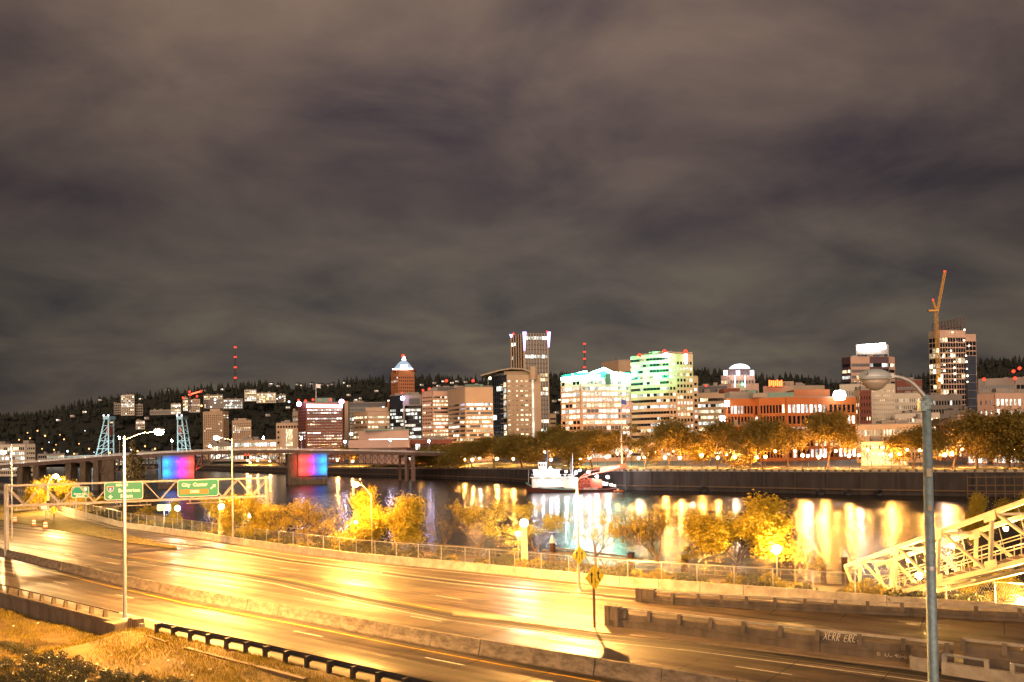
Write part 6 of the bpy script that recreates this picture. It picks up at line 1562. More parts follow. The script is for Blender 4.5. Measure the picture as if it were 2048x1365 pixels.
t = bld('pink banded office tower with red roof beacons', [(845, 672), (866, 664), (899, 668)], 783, [W(17, 6, wf=.75, hf=.42, lit=.3), W(17, 11, wf=.93, hf=.48, lit=.75, warm=.9, bright=.35)], B_PINK)
for x, y in ((846, 781), (859, 778)): beacon(t, x, y, 668, 1.0)
t = bld('beige banded office building with blank upper storeys and chamfered corner', [(897, 655), (920, 630), (931, 622), (986, 627)], 775, [W(13, 7, wf=.97, hf=.48, lit=.12, top=.2), W(13, 3, wf=.97, hf=.48, lit=.25, top=.2), W(13, 15, wf=.97, hf=.5, lit=.6, warm=.8, bright=.3, top=.2)], B_BEIGE, ref=2)
blk(t, 930, 966, 769, 776, 640, B_COPPER, 14, 'roof_lantern'); blk(t, 917, 960, 771.5, 773.5, 640, B_GREY, 18, 'roof_canopy'); MB().tube(at(976, 774, 626), at(976, 758, 626), .25, n=6).build('roof_mast', M_STEEL, t); MB().ball(at(980, 757, 626), 1.0, 8, 6).build('mast_lamp', glow('yellow_dot', (.9, 1, .5), 4, sample=False), t)
bld('low shops with lit fronts at the foot of the beige banded building', [(815, 600), (905, 590)], 879, [W(2, 18, wf=.85, hf=.5, lit=.4)], B_BRICK, name='shop_row')
# dark roof behind with red beacons
t = bld('dark sloping arena roof behind the banded buildings', [(865, 900), (990, 890)], 772, [None], B_DARK, name='hall'); 
for x, y in ((893, 762), (946, 762)): beacon(t, x, y, 880, 1.6)
# limestone courthouse with curved roof
DC = 790
t = bld('limestone courthouse tower with a curved canopy roof', [(985, DC + 24), (1007, DC + 8), (1014, DC), (1082, DC + 6)], 750, [W(13, 5, wf=.9, hf=.8, lit=.12, warm=.2, mat=B_BLUE, top=.05), W(12, 1, wf=.9, hf=.8, lit=1, warm=.7, mat=B_BLUE, top=.08), None], B_LIME, ref=2, name='courthouse')
P0 = gp(1014, DC, 60); P1 = gp(1082, DC + 6, 60); uu = (P1 - P0).normalized(); z_t, z_b = at(1014, 750, DC).z, 9.0
for i in range(13):
    zz = z_t - 6 - (z_t - 30) * i / 12.5
    for j, (s, wd_) in enumerate(((.06, .07), (.18, .02), (.30, .04), (.42, .10), (.56, .11), (.68, .03))):
        c = P0 + uu * ((P1 - P0).length * s) - Vector((0, .08, 0)); on = rnd.random() < (.75 if j in (0, 2, 3, 4) and i % 1 == 0 else .2)
        inst((WLIT if on else WDARK), 'window', t, Matrix.Translation((c.x - t.location.x, c.y - t.location.y, zz - t.location.z)) @ Matrix.Diagonal(((P1 - P0).length * wd_, .12, 1.3, 1)))
    c = P0 + uu * ((P1 - P0).length * .765) - Vector((0, .3, 0)); MB().box((c.x, c.y, zz), (1.7, .5, 4.6)).build('stair_light', G_BRITE, t)
    MB().bar(P0 + Vector((-6, -.5, zz - 60 - 3)), P0 + Vector((2, -.5, zz - 60 - 3)), .3, .35).build('ledge', B_LIME, t)
arc = [at(x, y, DC + 4) for x, y in ((962, 752), (980, 747), (1000, 741.5), (1022, 738), (1045, 739), (1062, 745))]
mb = MB()
for i in range(len(arc) - 1): mb.hexa([arc[i] - Vector((0, 4, .6)), arc[i + 1] - Vector((0, 4, .6)), arc[i + 1] + Vector((0, 26, -.6)), arc[i] + Vector((0, 26, -.6))], [arc[i] + Vector((0, -4, .6)), arc[i + 1] + Vector((0, -4, .6)), arc[i + 1] + Vector((0, 26, .6)), arc[i] + Vector((0, 26, .6))])
mb.build('curved_roof', B_TAN, t); blk(t, 1008, 1060, 742, 751, DC + 6, B_LIME, 20); p = at(1066, 751, DC + 2); MB().tube((p.x, p.y, p.z - 4), (p.x, p.y, p.z + 8), 3.3, n=14).build('roof_drum', B_LIME, t)
# tall dark tower with white corner lights
DW = 1360
t = bld('tallest dark tower with white vertical fins and violet corner lights', [(1023, DW + 30), (1049, DW), (1097, DW + 8)], 667, [W(24, 5, wf=.74, hf=.72, lit=.06, pier=.7, top=.02, bmat=B_DARK), W(24, 8, wf=.82, hf=.72, lit=.1, pier=.7, top=.02, bmat=B_DARK, rows={22: .3, 20: .5, 19: .4, 14: .3, 12: .3})], B_LIME, name='fin_tower', depth=45)
G_FLARE = glow('corner_flood', (.62, .45, 1.0), 1.6)
for x, y0, y1, YY in ((1049, 664, 702, DW - 2), (1097.5, 664, 695, DW + 5), (1022.5, 669, 676, DW + 27)):
    a, b = at(x, y0, YY), at(x, y1, YY); MB().hexa([b + Vector((-1.2, -.6, 0)), b + Vector((1.2, -.6, 0)), b + Vector((1.2, .6, 0)), b + Vector((-1.2, .6, 0))], [a + Vector((-3.2, -.8, 0)), a + Vector((3.2, -.8, 0)), a + Vector((3.2, .8, 0)), a + Vector((-3.2, .8, 0))]).build('corner_light', G_FLARE, t)
beacon(t, 1027, 668, DW + 26, 1.8); beacon(t, 1094, 664, DW, 1.6)
bld('small banded block just right of the tallest tower', [(1100, 1000), (1112, 1004)], 829, [W(8, 3, wf=.9, hf=.45, lit=.3)], B_LIME)
# pink granite block with the neon roof line
DN = 560
t = bld('pink granite office block with glowing white neon roof line', [(1123, DN + 16), (1162, DN), (1262, DN + 6)], 757, [W(14, 5, wf=.86, hf=.58, lit=.55, top=.02, rows={0: .0, 1: .0, 2: .05, 4: .1, 7: .95, 8: 1, 9: .9, 10: .9, 12: .9}), W(14, 12, wf=.86, hf=.6, lit=.75, bright=.45, top=.02, rows={2: .2, 5: .3, 9: 1, 10: 1, 13: .95})], B_PINK, depth=34)
mb = MB()
G_NEON = glow('white_cyan_neon', (.30, 1.0, .74), 40)
def roofpt(x, y, k=0.0): return at(x, y, DN - 1.2 + k)
B_TEAL = mat('teal_glass', (0.02, 0.12, 0.10), 0.3, var=0.3, scale=.2)
a = [gp(1123, DN + 16, 40), gp(1162, DN, 40), gp(1262, DN + 6, 40)]; zz = at(1162, 757, DN).z; zz2 = at(1162, 750, DN).z
for i in range(2): MB().hexa([Vector((p.x, p.y + o, zz + .5)) for p, o in ((a[i], .3), (a[i + 1], .3), (a[i + 1], 12), (a[i], 12))], [Vector((p.x, p.y + o, zz2 + 1.5)) for p, o in ((a[i], .3), (a[i + 1], .3), (a[i + 1], 12), (a[i], 12))]).build('glass_attic', B_TEAL, t)
neon = [((1123, 758, 14), (1162, 754, -1)), ((1145, 751, 8), (1173, 744, 4)), ((1162, 754, -1), (1200, 752, 1)), ((1181, 748, 2), (1208, 738, 2)), ((1208, 738, 2), (1224, 746, 3)), ((1224, 746, 3), (1262, 752, 5)), ((1222, 752, 3), (1262, 755, 5))]
for (x0, y0, k0_), (x1, y1, k1_) in neon: MB().tube(roofpt(x0, y0, k0_), roofpt(x1, y1, k1_), .85, n=6).build('neon_tube', G_NEON, t)
q = [at(x, y, DN + 3) for x, y in ((1200, 752), (1222, 752), (1222, 745), (1210, 739), (1200, 744))]
MB().add([tuple(v) for v in q] + [(v.x, v.y + 18, v.z) for v in q], [(0, 1, 2, 3, 4), (9, 8, 7, 6, 5)] + [(i, 5 + i, 5 + (i + 1) % 5, (i + 1) % 5) for i in range(5)]).build('gable', B_TEAL, t)
blk(t, 1211, 1222, 748, 769, DN - 1.2, B_TEAL, 3, 'glass_bay')
bld('plain beige tower top behind the neon roof line', [(1205, 905), (1237, 880), (1276, 890)], 721, [W(14, 5, wf=.95, hf=.4, lit=.4, top=.1), W(14, 6, wf=.95, hf=.45, lit=.6, top=.1)], B_BEIGE)
# green-lit curved tower
DG = 545
cur = [(1263, DG + 17), (1280, DG + 11), (1300, DG + 6), (1320, DG + 2.5), (1338, DG)]
fl_ = W(17, 3, wf=.96, hf=.45, lit=.4, warm=.3, top=.015, mg=.0)
t = bld('curved office tower with its left side floodlit green', cur + [(1352, DG + 1), (1386, DG + 5)], 708, [dict(fl_) for _ in range(4)] + [W(17, 2, wf=.7, hf=.5, lit=.8, warm=.8, bright=.4, top=.015), W(17, 5, wf=.68, hf=.5, lit=.55, warm=.7, bright=.3, top=.06, rows={8: 1, 9: 1, 5: .9, 15: .9})], B_LIME, depth=34, ref=4)
MB().prism([(p.x, p.y) for p in [gp(1282, DG + 14, 60), gp(1338, DG + 3, 60), gp(1386, DG + 8, 60), gp(1386, DG + 30, 60), gp(1290, DG + 34, 60)]], at(1338, 708, DG).z, at(1338, 703, DG).z).build('upper_storey', B_LIME, t)
t3 = bld('', [(1386, DG + 5), (1396, DG + 7)], 753, [W(14, 1, wf=.6, hf=.5, lit=.4)], B_LIME, parent=t)
for x, y in ((1279, 711), (1329, 703), (1371, 703)): beacon(t, x, y, DG + 3, 1.3)
MB().ball(at(1332, 711, DG - 2), 1.5, 8, 6).build('floodlight', glow('white_flood', (1, .97, 1), 30), t)
blk(t, 1370, 1375, 708, 728, DG + 1.2, glow('pale_light_panel', (1, .95, .9), 2.5, sample=False), 1, 'light_panel')
for k, (x, YY) in enumerate(((1272, DG - 6), (1292, DG - 10), (1312, DG - 13), (1330, DG - 15))):
    for y in (745,):
        ld = bpy.data.lights.new('green_floodlight', 'SPOT'); ld.energy = 22000; ld.color = (.05, 1, .42); ld.spot_size = R(120); ld.spot_blend = 1; ld.shadow_soft_size = .5
        lo = bpy.data.objects.new('green_floodlight', ld); COL.objects.link(lo); lo.parent = t; p = at(x - 6, y, YY - 4); lo.location = p - t.location
        lo.rotation_euler = Vector((.25, 1, .3)).to_track_quat('-Z', 'Y').to_euler()
bld('pale banded offices between the green tower and orange brick block', [(1394, 640), (1460, 632)], 785, [W(10, 12, wf=.94, hf=.5, lit=.6, warm=.8)], B_LIME); 
t = bld('dark roofed block with one red beacon behind the pale banded offices', [(1393, 760), (1455, 755)], 772, [None], B_DARK); beacon(t, 1412, 772, 750, 1.1)
# domed tower
DD = 1120
t = bld('stepped tower with a glowing white dome', [(1440, DD + 14), (1462, DD), (1518, DD + 6)], 768, [W(5, 4, wf=.7, lit=.5), W(5, 9, wf=.75, lit=.4)], B_PINK, name='domed_tower')
bld('', [(1443, DD + 13), (1458, DD + 4), (1510, DD + 9)], 751, [W(4, 4, wf=.7, lit=.4, bot=.5), W(4, 8, wf=.75, lit=.3, bot=.5)], B_PINK, parent=t, z0=30); bld('', [(1455, DD + 10), (1500, DD + 12)], 739, [W(3, 8, wf=.7, lit=.2, bot=.7)], B_PURPLE, parent=t, z0=30)
pd = at(1479, 738.5, DD + 26); MB().lathe([(13.8, 0), (13, 2.2), (10.5, 4.4), (6.5, 6.2), (2.5, 6.9), (.1, 7)], pd, 20).build('dome', glow('dome_light', (.98, .97, 1), 1.1, sample=False), t)
for x, y in ((1451, 746), (1476, 746), (1504, 746)): MB().box(tuple(at(x, y, DD - 1)), (4, 2, 6)).build('corner_lantern', glow('lantern_white', (.9, .9, 1), 6, sample=False), t)
for x in (1470, 1490): MB().bar(at(x, 752, DD - 1), at(x, 775, DD - 1), .8).build('light_fin', glow('lantern_dim', (.8, .85, 1), 2.2, sample=False), t)
MB().ball(at(1485, 769, DD - 3), 1.7, 8, 6).build('green_lamp', glow('green_lamp', (.1, 1, .4), 5, sample=False), t)
# boxes with the red neon lettering
t = bld('flat grey rooftop block carrying a glowing red sign', [(1527, 700), (1588, 694), (1650, 700)], 772, [None, None], B_TAN); blk(t, 1560, 1588, 763, 773, 705, B_TAN, 12)
gx0, gx1 = at(1537, 767, 690), at(1565, 767, 690)
for k in range(7):
    p = gx0.lerp(gx1, (k + .5) / 7); MB().box((p.x, p.y, p.z + .3 * math.sin(k * 2.1)), (1.15, .4, 4.6 + .5 * math.cos(k * 3))).build('sign_tube', glow('red_neon', (1, .10, .02), 4, sample=True), t)
MB().bar(gx0 - Vector((1, -.6, 3)), gx1 - Vector((-1, -.6, 3)), .3, .5).build('sign_frame', M_DSTEEL, t)
for x in (1539, 1551, 1563): a = at(x, 775, 691); MB().tube(a, a + Vector((0, 0, 4)), .15, n=5).build('sign_post', M_DSTEEL, t)
# orange brick block
DO = 500
t = bld('long orange brick block with tall paired windows and green roof', [(1447, DO + 8), (1453, DO), (1508, DO + 6), (1519, DO + 2), (1572, DO - 6), (1655, DO + 2), (1712, DO + 8)], 795, [None, W(5, 8, wf=.68, hf=.72, lit=.03, top=.09, bot=.06, warm=.2), W(5, 1, wf=.5, hf=.8, lit=1, bright=1, top=.1), W(5, 8, wf=.66, hf=.72, lit=.1, top=.09, rows={4: .2, 3: .12}), W(5, 9, wf=.66, hf=.72, lit=.45, top=.09, warm=.05, rows={4: .5, 3: .25, 1: .6}), W(5, 6, wf=.66, hf=.72, lit=.35, top=.09, warm=.1, rows={1: .9, 0: .9})], B_ORANGE, ref=4, depth=40)
for x0, x1, y0, y1, m_2, YY in ((1460, 1503, 783, 801, B_GREY, DO + 14), (1495, 1513, 780, 800, B_COPPER, DO + 16), (1504, 1588, 785, 798, B_COPPER, DO + 12), (1588, 1660, 779, 794, B_KOIN, DO + 13), (1448, 1480, 777, 785, B_BRICK, DO + 40)): blk(t, x0, x1, y0, y1, YY, m_2, 14, 'attic')
p = at(1679, 791, DO - 2); MB().lathe([(.1, -3), (2.6, -2.6), (3.4, 0), (2.6, 2.6), (.1, 3)], p, 14, (1.15, .6)).build('lit_sign', glow('white_sign', (1, .97, .93), 7), t)
for x, y in ((1454, 808), (1445, 838)): MB().box(tuple(at(x, y, DO - 3)), (2.6, 1, 3.2)).build('floodlight', glow('wall_flood', (1, .93, 1), 9), t)
t = bld('low brown stone building between the park trees', [(1462, 452), (1490, 447)], 852, [W(3, 5, wf=.4, hf=.5, lit=.08)], B_ORANGE)
# lit-sign tower at the right
DS = 1010
t = bld('purple banded tower with a blazing white rooftop sign', [(1685, DS + 12), (1702, DS), (1740, DS + 2), (1778, DS + 6), (1790, DS + 14)], 714, [W(14, 4, wf=.95, hf=.5, lit=.12, mat=B_PURPLE), W(14, 7, wf=.95, hf=.5, lit=.2, mat=B_PINK), W(14, 6, wf=.95, hf=.6, lit=.25, mat=B_PURPLE), W(14, 3, wf=.95, hf=.5, lit=.3, mat=B_PINK)], B_PURPLE, ref=1)
bld('', [(1712, DS + 12), (1777, DS + 16)], 690, [W(4, 8, wf=.95, hf=.5, lit=.1, mat=B_GREY, top=.3)], B_GREY, parent=t, z0=100)
MB().bar(at(1717, 696, DS + 8), at(1771, 692, DS + 8), 1.0, 7).build('rooftop_sign', glow('sign_blaze', (1, .97, 1), 8), t)
# right cluster
bld('cream old hotel with punched windows behind the purple banded tower foot', [(1680, 610), (1745, 604)], 768, [W(7, 12, wf=.5, hf=.5, lit=.1, warm=1)], B_WHITE)
bld('narrow red brick and stone building beside the orange block', [(1709, 530), (1720, 525), (1742, 528)], 781, [W(9, 3, wf=.6, lit=.75, mat=B_LIME, bright=.5), W(9, 4, wf=.4, lit=.3, mat=B_BRICK)], B_BRICK)
t = bld('tall plain white building lit from below', [(1742, 545), (1790, 552)], 768, [W(14, 12, wf=.25, hf=.4, lit=.12)], B_WHITE)
bld('cream stepped building right of the plain white one', [(1788, 640), (1850, 634)], 786, [W(8, 14, wf=.5, hf=.5, lit=.22, warm=1)], B_WHITE); bld('flat terrace of dark offices below the unfinished tower', [(1830, 720), (1925, 712)], 790, [W(6, 16, wf=.6, hf=.5, lit=.08)], B_GREY)
bld('small banded block with red windows above the grey lamp arm', [(1793, 905), (1845, 900)], 760, [W(8, 8, wf=.9, hf=.4, lit=.15)], B_BRICK)
bld('long cream terrace of shops behind the park trees', [(1790, 520), (1880, 512)], 826, [W(5, 16, wf=.55, hf=.45, lit=.4, warm=1)], B_WHITE)
t = bld('low arcaded orange-lit building behind the park trees', [(1712, 440), (1845, 432)], 848, [W(3, 20, wf=.55, hf=.5, lit=.3, warm=1)], B_LIME, name='arcade')
t = bld('brown gabled house near the grey lamp post', [(1872, 470), (1925, 465)], 850, [W(3, 7, wf=.5, lit=.2)], B_BRICK, name='house')
q = [at(x, y, 464) for x, y in ((1872, 851), (1925, 851), (1898, 836))]; MB().add([tuple(v) for v in q] + [(v.x, v.y + 16, v.z) for v in q], [(0, 1, 2), (5, 4, 3), (0, 2, 5, 3), (1, 4, 5, 2), (0, 3, 4, 1)]).build('gable_roof', M_WOOD, t)
t = bld('small white lit kiosk left of the grey lamp post', [(1832, 455), (1862, 452)], 838, [W(2, 3, wf=.9, hf=.6, lit=1, warm=0, bright=1)], B_WHITE, name='kiosk')
bld('pale flat building right of the grey lamp post', [(1888, 560), (1936, 555)], 822, [None], B_GREY); bld('pink stucco block right of the pale flat building', [(1915, 520), (1952, 516)], 830, [W(3, 4, wf=.35, hf=.4, lit=.1)], B_PINK)
t = bld('wide concrete parking block with red lights at the right edge', [(1957, 640), (2030, 632), (2110, 640)], 757, [W(4, 9, wf=.85, hf=.5, lit=.1, bot=.5), W(4, 9, wf=.85, hf=.5, lit=.1, bot=.5)], B_GREY)
for x, y in ((1968, 759), (2027, 743), (2039, 737), (2030, 757)): beacon(t, x, y, 628, 1.3)
bld('beige apartment block with balconies at the right edge', [(1957, 520), (1990, 512), (2045, 516), (2100, 522)], 787, [W(4, 3, wf=.3, hf=.4, lit=.1, bot=.3), W(4, 6, wf=.6, hf=.6, lit=.25, bot=.3), W(4, 5, wf=.4, hf=.5, lit=.3, bot=.3)], B_PINK, name='apartment_block')
# street fronts behind the right trees
for x0, x1, Y, yt, lab, n in ((1935, 1975, 392, 905, 'lit shopfront under the right park trees, left one', 4), (1985, 2012, 388, 905, 'bright arched shopfront under the right park trees', 3), (2015, 2060, 386, 906, 'brightest wide shopfront at the right edge under trees', 5)): bld(lab, [(x0, Y), (x1, Y - 2)], yt, [W(1, n, wf=.85, hf=.75, lit=1, bright=1, warm=.5)], B_BRICK, name='shopfront')
bld('white columned pavilion lit up behind the bare park tree', [(1722, 398), (1815, 392)], 884, [W(3, 14, wf=.5, hf=.6, lit=.7, bright=.4)], B_WHITE, name='pavilion')
# unfinished tower and its crane
DU = 1180
t = bld('unfinished tower of bare floor slabs and glass beside a crane', [(1859, DU + 14), (1880, DU), (1912, DU + 3), (1932, DU + 6)], 661, [W(20, 3, wf=.9, hf=.8, lit=.14, warm=.9, mg=.01, mat=B_TAN), W(20, 6, wf=.86, hf=.8, lit=.3, warm=.9, mg=.01, mat=B_PINK), W(20, 4, wf=.9, hf=.8, lit=.1, warm=.8, mg=.01, mat=B_PINK)], B_DARK, ref=1, name='unfinished_tower')
bld('', [(1932, DU + 7), (1953, DU + 9)], 669, [W(20, 3, wf=.9, hf=.8, lit=.15, warm=.8, mg=.01, mat=B_PINK)], B_DARK, parent=t)
for k in range(9):
    x = 1879 + k * 6.2; a = at(x, 662, DU + 3); b2 = at(x, 645 - k * 1.2, DU + 3)
    MB().bar(a, b2, .7).build('frame_post', M_BRSTEEL, t); MB().bar(a + Vector((0, 20, 0)), b2 + Vector((0, 20, 0)), .7).build('frame_post', M_BRSTEEL, t); MB().bar(b2, b2 + Vector((0, 20, 0)), .6).build('frame_beam', M_BRSTEEL, t)
for y in (0, 6, 12): MB().bar(at(1879, 646 + y, DU + 3), at(1929, 636 + y * 1.3, DU + 3), .9, .9).build('frame_beam', M_BRSTEEL, t)
MB().prism([(v.x, v.y) for v in (at(1884, 660, DU + 8), at(1922, 660, DU + 8), at(1922, 660, DU + 24), at(1884, 660, DU + 24))], at(1890, 662, DU).z, at(1890, 650, DU).z).build('core_top', B_DARK, t)
for x, y in ((1905, 665), (1902, 702), (1929, 660), (1938, 692), (1886, 714), (1928, 681), (1908, 712), (1909, 724), (1909, 736), (1910, 748), (1910, 760), (1932, 712), (1933, 724), (1934, 738), (1935, 752), (1935, 764), (1889, 730), (1889, 742)):
    MB().ball(at(x, y, DU - 3), rnd.uniform(.8, 1.5), 8, 6).build('work_light', glow('site_light', (1, .8, .52), 4, sample=False), t)
P0, P1 = gp(1937, DU - 1, 50), gp(1955, DU + 4, 50); MB().hexa([Vector((p.x, p.y + o, 9)) for p, o in ((P0, 0), (P1, 0), (P1, 6), (P0, 6))], [Vector((p.x, p.y + o, at(1940, 712, DU).z)) for p, o in ((P0, 0), (P1, 0), (P1, 6), (P0, 6))]).build('glass_skin', B_BLUE, t)
for k in range(9): MB().bar(Vector((P0.x, P0.y - .3, 20 + k * 11)), Vector((P1.x, P1.y - .3, 20 + k * 11)), .3, .5).build('floor_edge', B_GREY, t)
M_CRANE = mat('crane_yellow', (0.62, 0.32, 0.05), 0.5, var=0.1)
cr_ = thing('tower_crane', 'tall yellow luffing tower crane beside the unfinished tower', 'crane', gp(1881, DU - 12, 9))
def lattice(a, b, w, nm, n, thick=.5):
    a, b = Vector(a), Vector(b); d_ = (b - a).normalized(); u = d_.cross(Vector((0, 1, 0))).normalized(); v = Vector((0, 1, 0))
    mb = MB(); cs = [(-1, -1), (1, -1), (1, 1), (-1, 1)]
    for s0, s1 in cs: mb.bar(a + u * s0 * w / 2 + v * s1 * w / 2, b + u * s0 * w / 2 + v * s1 * w / 2, thick)
    for k in range(n):
        p, q = a.lerp(b, k / n), a.lerp(b, (k + 1) / n); s = 1 if k % 2 else -1
        for s1 in (-1, 1): mb.bar(p + u * s * w / 2 + v * s1 * w / 2, q - u * s * w / 2 + v * s1 * w / 2, thick * .6)
    mb.build(nm, M_CRANE, cr_)
lattice(gp(1881, DU - 12, 9), at(1872, 625, DU - 12), 3.2, 'mast', 40); lattice(at(1875, 620, DU - 12), at(1890, 542, DU - 12), 2.4, 'jib', 18)
a = at(1866, 622, DU - 12); MB().box((a.x, a.y, a.z), (14, 5, 2.4)).build('counter_deck', M_CRANE, cr_); lattice(at(1872, 620, DU - 12), at(1866, 602, DU - 12), 1.6, 'a_frame', 5)
for x, y in ((1889, 543), (1866, 600)): p = at(x, y, DU - 13); MB().ball(p, 1.3, 8, 6).build('beacon', G_RED, cr_)
MB().ball(at(1881, 760, DU - 16), 2.2, 8, 6).build('work_lamp', glow('work_lamp', (1, .7, .3), 12, sample=False), cr_)
a, b = at(1866, 602, DU - 12), at(1888, 552, DU - 12); MB().tube(a, b, .12, n=4).build('cable', M_DSTEEL, cr_)
# ------------------------------------------------------------------ red-lit aerial masts on the ridge
def aerial(x, ytop, ybase, Y, lab, lights):
    p, q = at(x, ybase, Y), at(x, ytop, Y); t = thing('radio_mast', lab, 'mast', p); w0 = 4.2
    mb = MB()
    for k in range(3):
        a_ = k * 2.094; mb.tube(p + Vector((w0 * math.cos(a_), w0 * math.sin(a_), 0)), p.lerp(q, .75) + Vector((1.2 * math.cos(a_), 1.2 * math.sin(a_), 0)), .5, n=4)
    n = 12
    for i in range(n):
        f, g = i / n, (i + 1) / n
        for k in range(3):
            a_, b_2 = k * 2.094, (k + 1) * 2.094; w1, w2 = w0 + (1.2 - w0) * f, w0 + (1.2 - w0) * g
            mb.tube(p.lerp(q, .75 * f) + Vector((w1 * math.cos(a_), w1 * math.sin(a_), 0)), p.lerp(q, .75 * g) + Vector((w2 * math.cos(b_2), w2 * math.sin(b_2), 0)), .28, n=3)
    mb.build('lattice', M_BRSTEEL, t); MB().tube(p.lerp(q, .74), q, .7, .4, 6).build('spire', M_BRSTEEL, t)
    for y in lights:
        for o in (-1.6, 1.6): MB().ball(at(x, y, Y - 3) + Vector((o, 0, 0)), 2.2, 8, 6).build('red_light', G_RED, t)
aerial(470.5, 690, 772, 2350, 'tall red-lit radio mast on the ridge at the left', (695, 714.5, 735, 756)); aerial(1169, 684, 752, 2400, 'shorter red-lit radio mast behind the neon-roofed block', (688, 704, 718, 735))
aerial(534, 758, 772, 2330, 'tiny unlit mast on the ridge right of the tall radio mast', ())
# ------------------------------------------------------------------ hospital buildings and houses on the hill
HB = [(242, 269, 790, 826, 1650, B_WHITE, 'pale hospital slab tower on the hill at the left', 10, 7, .35), (228, 243, 808, 824, 1660, B_GREY, 'low grey wing left of the hospital slab tower', 4, 4, .2), (270, 286, 809, 827, 1655, B_GREY, 'low grey wing right of the hospital slab tower', 4, 4, .2), (300, 342, 820, 825, 1640, B_GREY, 'long thin terrace on the hill between the hospital groups', 1, 10, .5), (342, 362, 808, 824, 1620, B_WHITE, 'brightly lit white hospital block above the right lift tower', 4, 5, .9), (366, 376, 796, 818, 1640, B_WHITE, 'narrow lit hospital block below the red cranes', 7, 3, .7), (377, 400, 799, 820, 1645, B_WHITE, 'hospital block directly under the red cranes', 6, 6, .5), (407, 446, 790, 812, 1660, B_GREY, 'wide grey hospital block right of the red cranes', 6, 9, .35), (446, 486, 798, 813, 1650, B_GREY, 'lower grey hospital wing with lit entrance', 4, 10, .4), (489, 513, 780, 798, 1750, B_WHITE, 'white and blue lit hospital block high on the hill', 6, 5, .9), (513, 552, 786, 801, 1740, B_WHITE, 'pale hospital wing high on the hill', 4, 9, .5), (552, 572, 790, 800, 1745, B_GREY, 'small hospital annex at the right end of the hill group', 3, 5, .5), (272, 290, 842, 854, 1500, B_WHITE, 'small pale house group low on the hill', 3, 5, .4)]
for x0, x1, y0, y1, Y, m_3, lab, n, m_, lit in HB: bld(lab, [(x0, Y), (x1, Y - 4)], y0, [W(n, m_, wf=.7, hf=.55, lit=lit, warm=.4)], m_3, depth=14, ybase=y1 + 5, name='hospital_block')
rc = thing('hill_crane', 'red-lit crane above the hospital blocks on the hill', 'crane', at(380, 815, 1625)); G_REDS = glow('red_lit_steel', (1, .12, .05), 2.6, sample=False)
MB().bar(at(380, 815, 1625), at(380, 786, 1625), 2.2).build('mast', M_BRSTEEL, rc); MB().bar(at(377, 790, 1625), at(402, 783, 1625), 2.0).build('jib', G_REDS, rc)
for x, y in ((366, 796), (379, 784), (402, 783), (394, 793), (381, 790)): MB().ball(at(x, y, 1620), 2.2, 6, 5).build('red_light', G_RED, rc)
for i, (x, y, c) in enumerate(((430, 800, G_DOTW), (462, 808, G_DOTW), (352, 813, G_DOTW), (535, 798, G_DOT), (528, 803, G_DOT), (540, 792, G_DOTW), (560, 795, G_DOTW), (403, 812, G_DOT), (578, 804, G_DOTW), (372, 815, G_DOT))):
    p = at(x, y, 1600); t = thing('floodlight', 'bright floodlight among the hill hospital blocks, %s in order' % nth(i + 1), 'lamp', p, 'floodlights of the hill hospital'); MB().ball(p, 1.9, 8, 6).build('lamp', c, t); MB().tube((p.x, p.y, p.z - 8), p, .2, n=5).build('post', M_DSTEEL, t)
# houses: lit dots on the wooded slope
hx = [(545, 768), (560, 772), (598, 769), (605, 771), (626, 768), (645, 770), (660, 771), (668, 769), (692, 766), (700, 772), (888, 763), (905, 766), (915, 763), (932, 764), (878, 772), (870, 766), (845, 770), (722, 797), (700, 790), (715, 800), (755, 782), (640, 800), (1120, 800), (1108, 802), (1113, 825), (206, 800), (287, 798), (340, 780), (449, 779), (412, 781), (176, 824), (152, 832), (124, 840), (1432, 775), (1620, 775), (580, 815), (620, 812), (540, 830), (300, 836), (230, 845)]
hw = mesh_of(MB().box((0, 0, 2.5), (9, 7, 5)), 'wall', B_GREY); hr = mesh_of(MB().add([(-5, -4, 5), (5, -4, 5), (5, 4, 5), (-5, 4, 5), (-5, 0, 8), (5, 0, 8)], [(0, 1, 5, 4), (2, 3, 4, 5), (0, 4, 3), (1, 2, 5), (0, 3, 2, 1)]), 'roof', B_DARK)
for i, (x, y) in enumerate(sorted(hx)):
    # find the slope depth where this column meets that row
    Y = HD0
    while Y < HD1 - 20 and hill_point(x, Y).z + 14 < at(x, y, Y).z: Y += 15
    p = hill_point(x, Y); z = at(x, y, Y - 12).z
    t = thing('hill_house', 'small lit house in the hill wood, %s from the left' % nth(i + 1), 'house', (p.x, p.y - 12, z - 3.2), 'houses in the hill wood')
    inst(hw, 'wall', t, Matrix.Identity(4)); inst(hr, 'roof', t, Matrix.Identity(4))
    for k in range(rnd.randint(1, 3)): inst(rnd.choice((WBRI, WBRI, WLIT, WLITC)), 'window', t, Matrix.Translation((-2.8 + 2.8 * k, -3.6, 3.0)) @ Matrix.Diagonal((2.0, .2, 1.9, 1)))
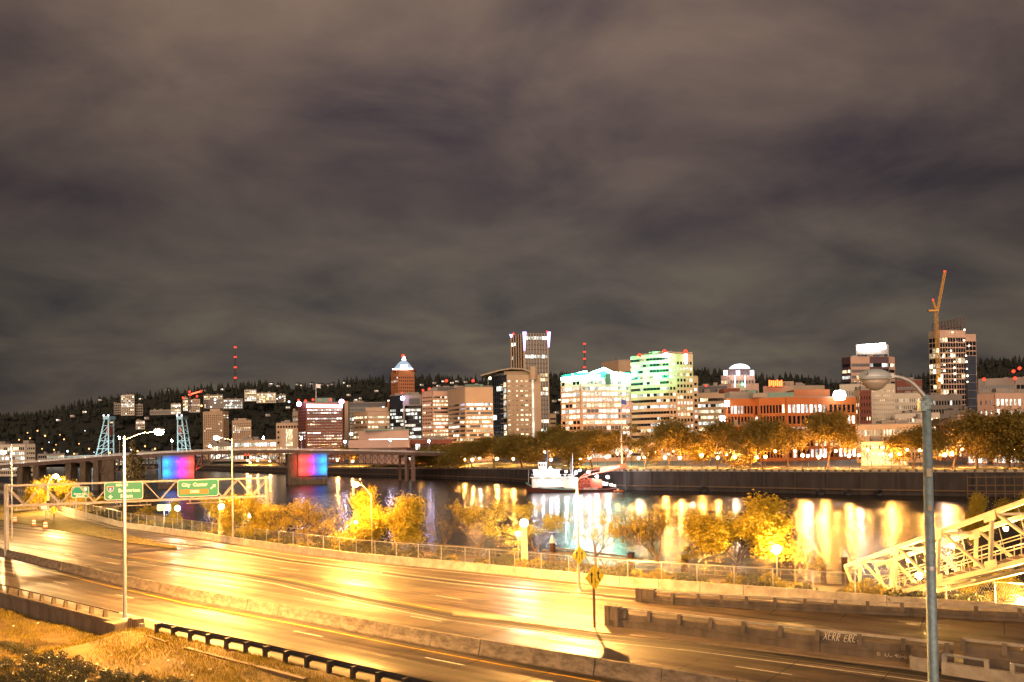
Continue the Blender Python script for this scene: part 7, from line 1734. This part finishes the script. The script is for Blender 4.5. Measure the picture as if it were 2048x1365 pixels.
# far street lamps of the east side, left edge
ls = [(38, 880), (52, 884), (60, 877), (75, 862), (90, 872), (98, 885), (120, 870), (128, 879), (158, 888), (170, 862), (178, 898), (108, 900), (112, 890), (135, 903), (68, 905), (148, 908), (262, 900), (275, 903), (300, 906), (310, 898), (420, 899), (445, 897), (480, 896), (55, 866), (20, 892), (33, 899), (188, 905), (84, 898), (290, 893), (220, 906)]
for i, (x, y) in enumerate(sorted(ls)):
    Y = rnd.uniform(1110, 1230); p = at(x, y, Y); zb = 6.0; t = thing('distant_lamp', 'distant street lamp across the water at the left, %s from the left' % nth(i + 1), 'street lamp', (p.x, p.y, zb), 'distant street lamps at the left')
    MB().tube((p.x, p.y, zb), p, .15, n=4).build('post', M_DSTEEL, t); MB().ball(p, rnd.uniform(.5, 1.3), 6, 5).build('lamp', G_DOTW if rnd.random() < .3 else G_DOT, t)
t = bld('pale lattice-fronted parking building at the left edge', [(-20, 560), (52, 552), (70, 556)], 889, [W(6, 18, wf=.8, hf=.6, lit=.35, warm=.3), W(6, 4, wf=.8, hf=.4, lit=.1)], B_WHITE, z0=6, name='parking_building')
# low lit riverside buildings beyond the bridge
for x0, x1, Y, yt, lab in ((75, 130, 1190, 908, 'low lit shed beyond the bridge at the left'), (225, 262, 1000, 921, 'low lit riverside building under the long bridge deck'), (262, 320, 1180, 903, 'pale arched riverside hall behind the conifer'), (120, 185, 1200, 911, 'row of lit sheds beyond the bridge')): bld(lab, [(x0, Y), (x1, Y - 5)], yt, [W(2, 12, wf=.8, hf=.5, lit=.75)], B_GREY, z0=4, depth=12, name='riverside_shed')

# ------------------------------------------------------------------ small pieces belong to the part that carries them
SUBS = {'lamp_bowl': 'housing', 'cap': 'post', 'base_flange': 'post', 'foot': 'post', 'lettering': 'panel', 'arrow': 'panel', 'shield_edge': 'panel', 'shield': 'panel', 'shield_band': 'panel', 'route_number': 'panel', 'brown_plate': 'panel', 'route_disc': 'panel', 'text_line': 'panel', 'border_line': 'panel', 'straight_arrow': 'panel', 'bent_arrow': 'panel', 'bent_arrow_tail': 'panel', 'lane_line': 'panel', 'funnel_crown': 'funnel', 'pilot_house_roof': 'pilot_house', 'crown_rib': 'pyramid_crown', 'finial': 'pole', 'capital': 'pylon', 'rubbing_strake': 'hull', 'name_lettering': 'hull', 'wire_mesh': 'top_rail', 'latch': 'upper_shell', 'arm_clamp': 'post', 'slip_fitter': 'arm'}
for o in list(S.objects):
    k = o.name.split('.')[0]
    if o.parent is None or o.parent.parent is not None or k not in SUBS: continue
    host = next((c for c in o.parent.children if c.name.split('.')[0] == SUBS[k]), None)
    if host is None or host is o or host.matrix_basis != Matrix.Identity(4) or o.children: continue
    o.parent = host
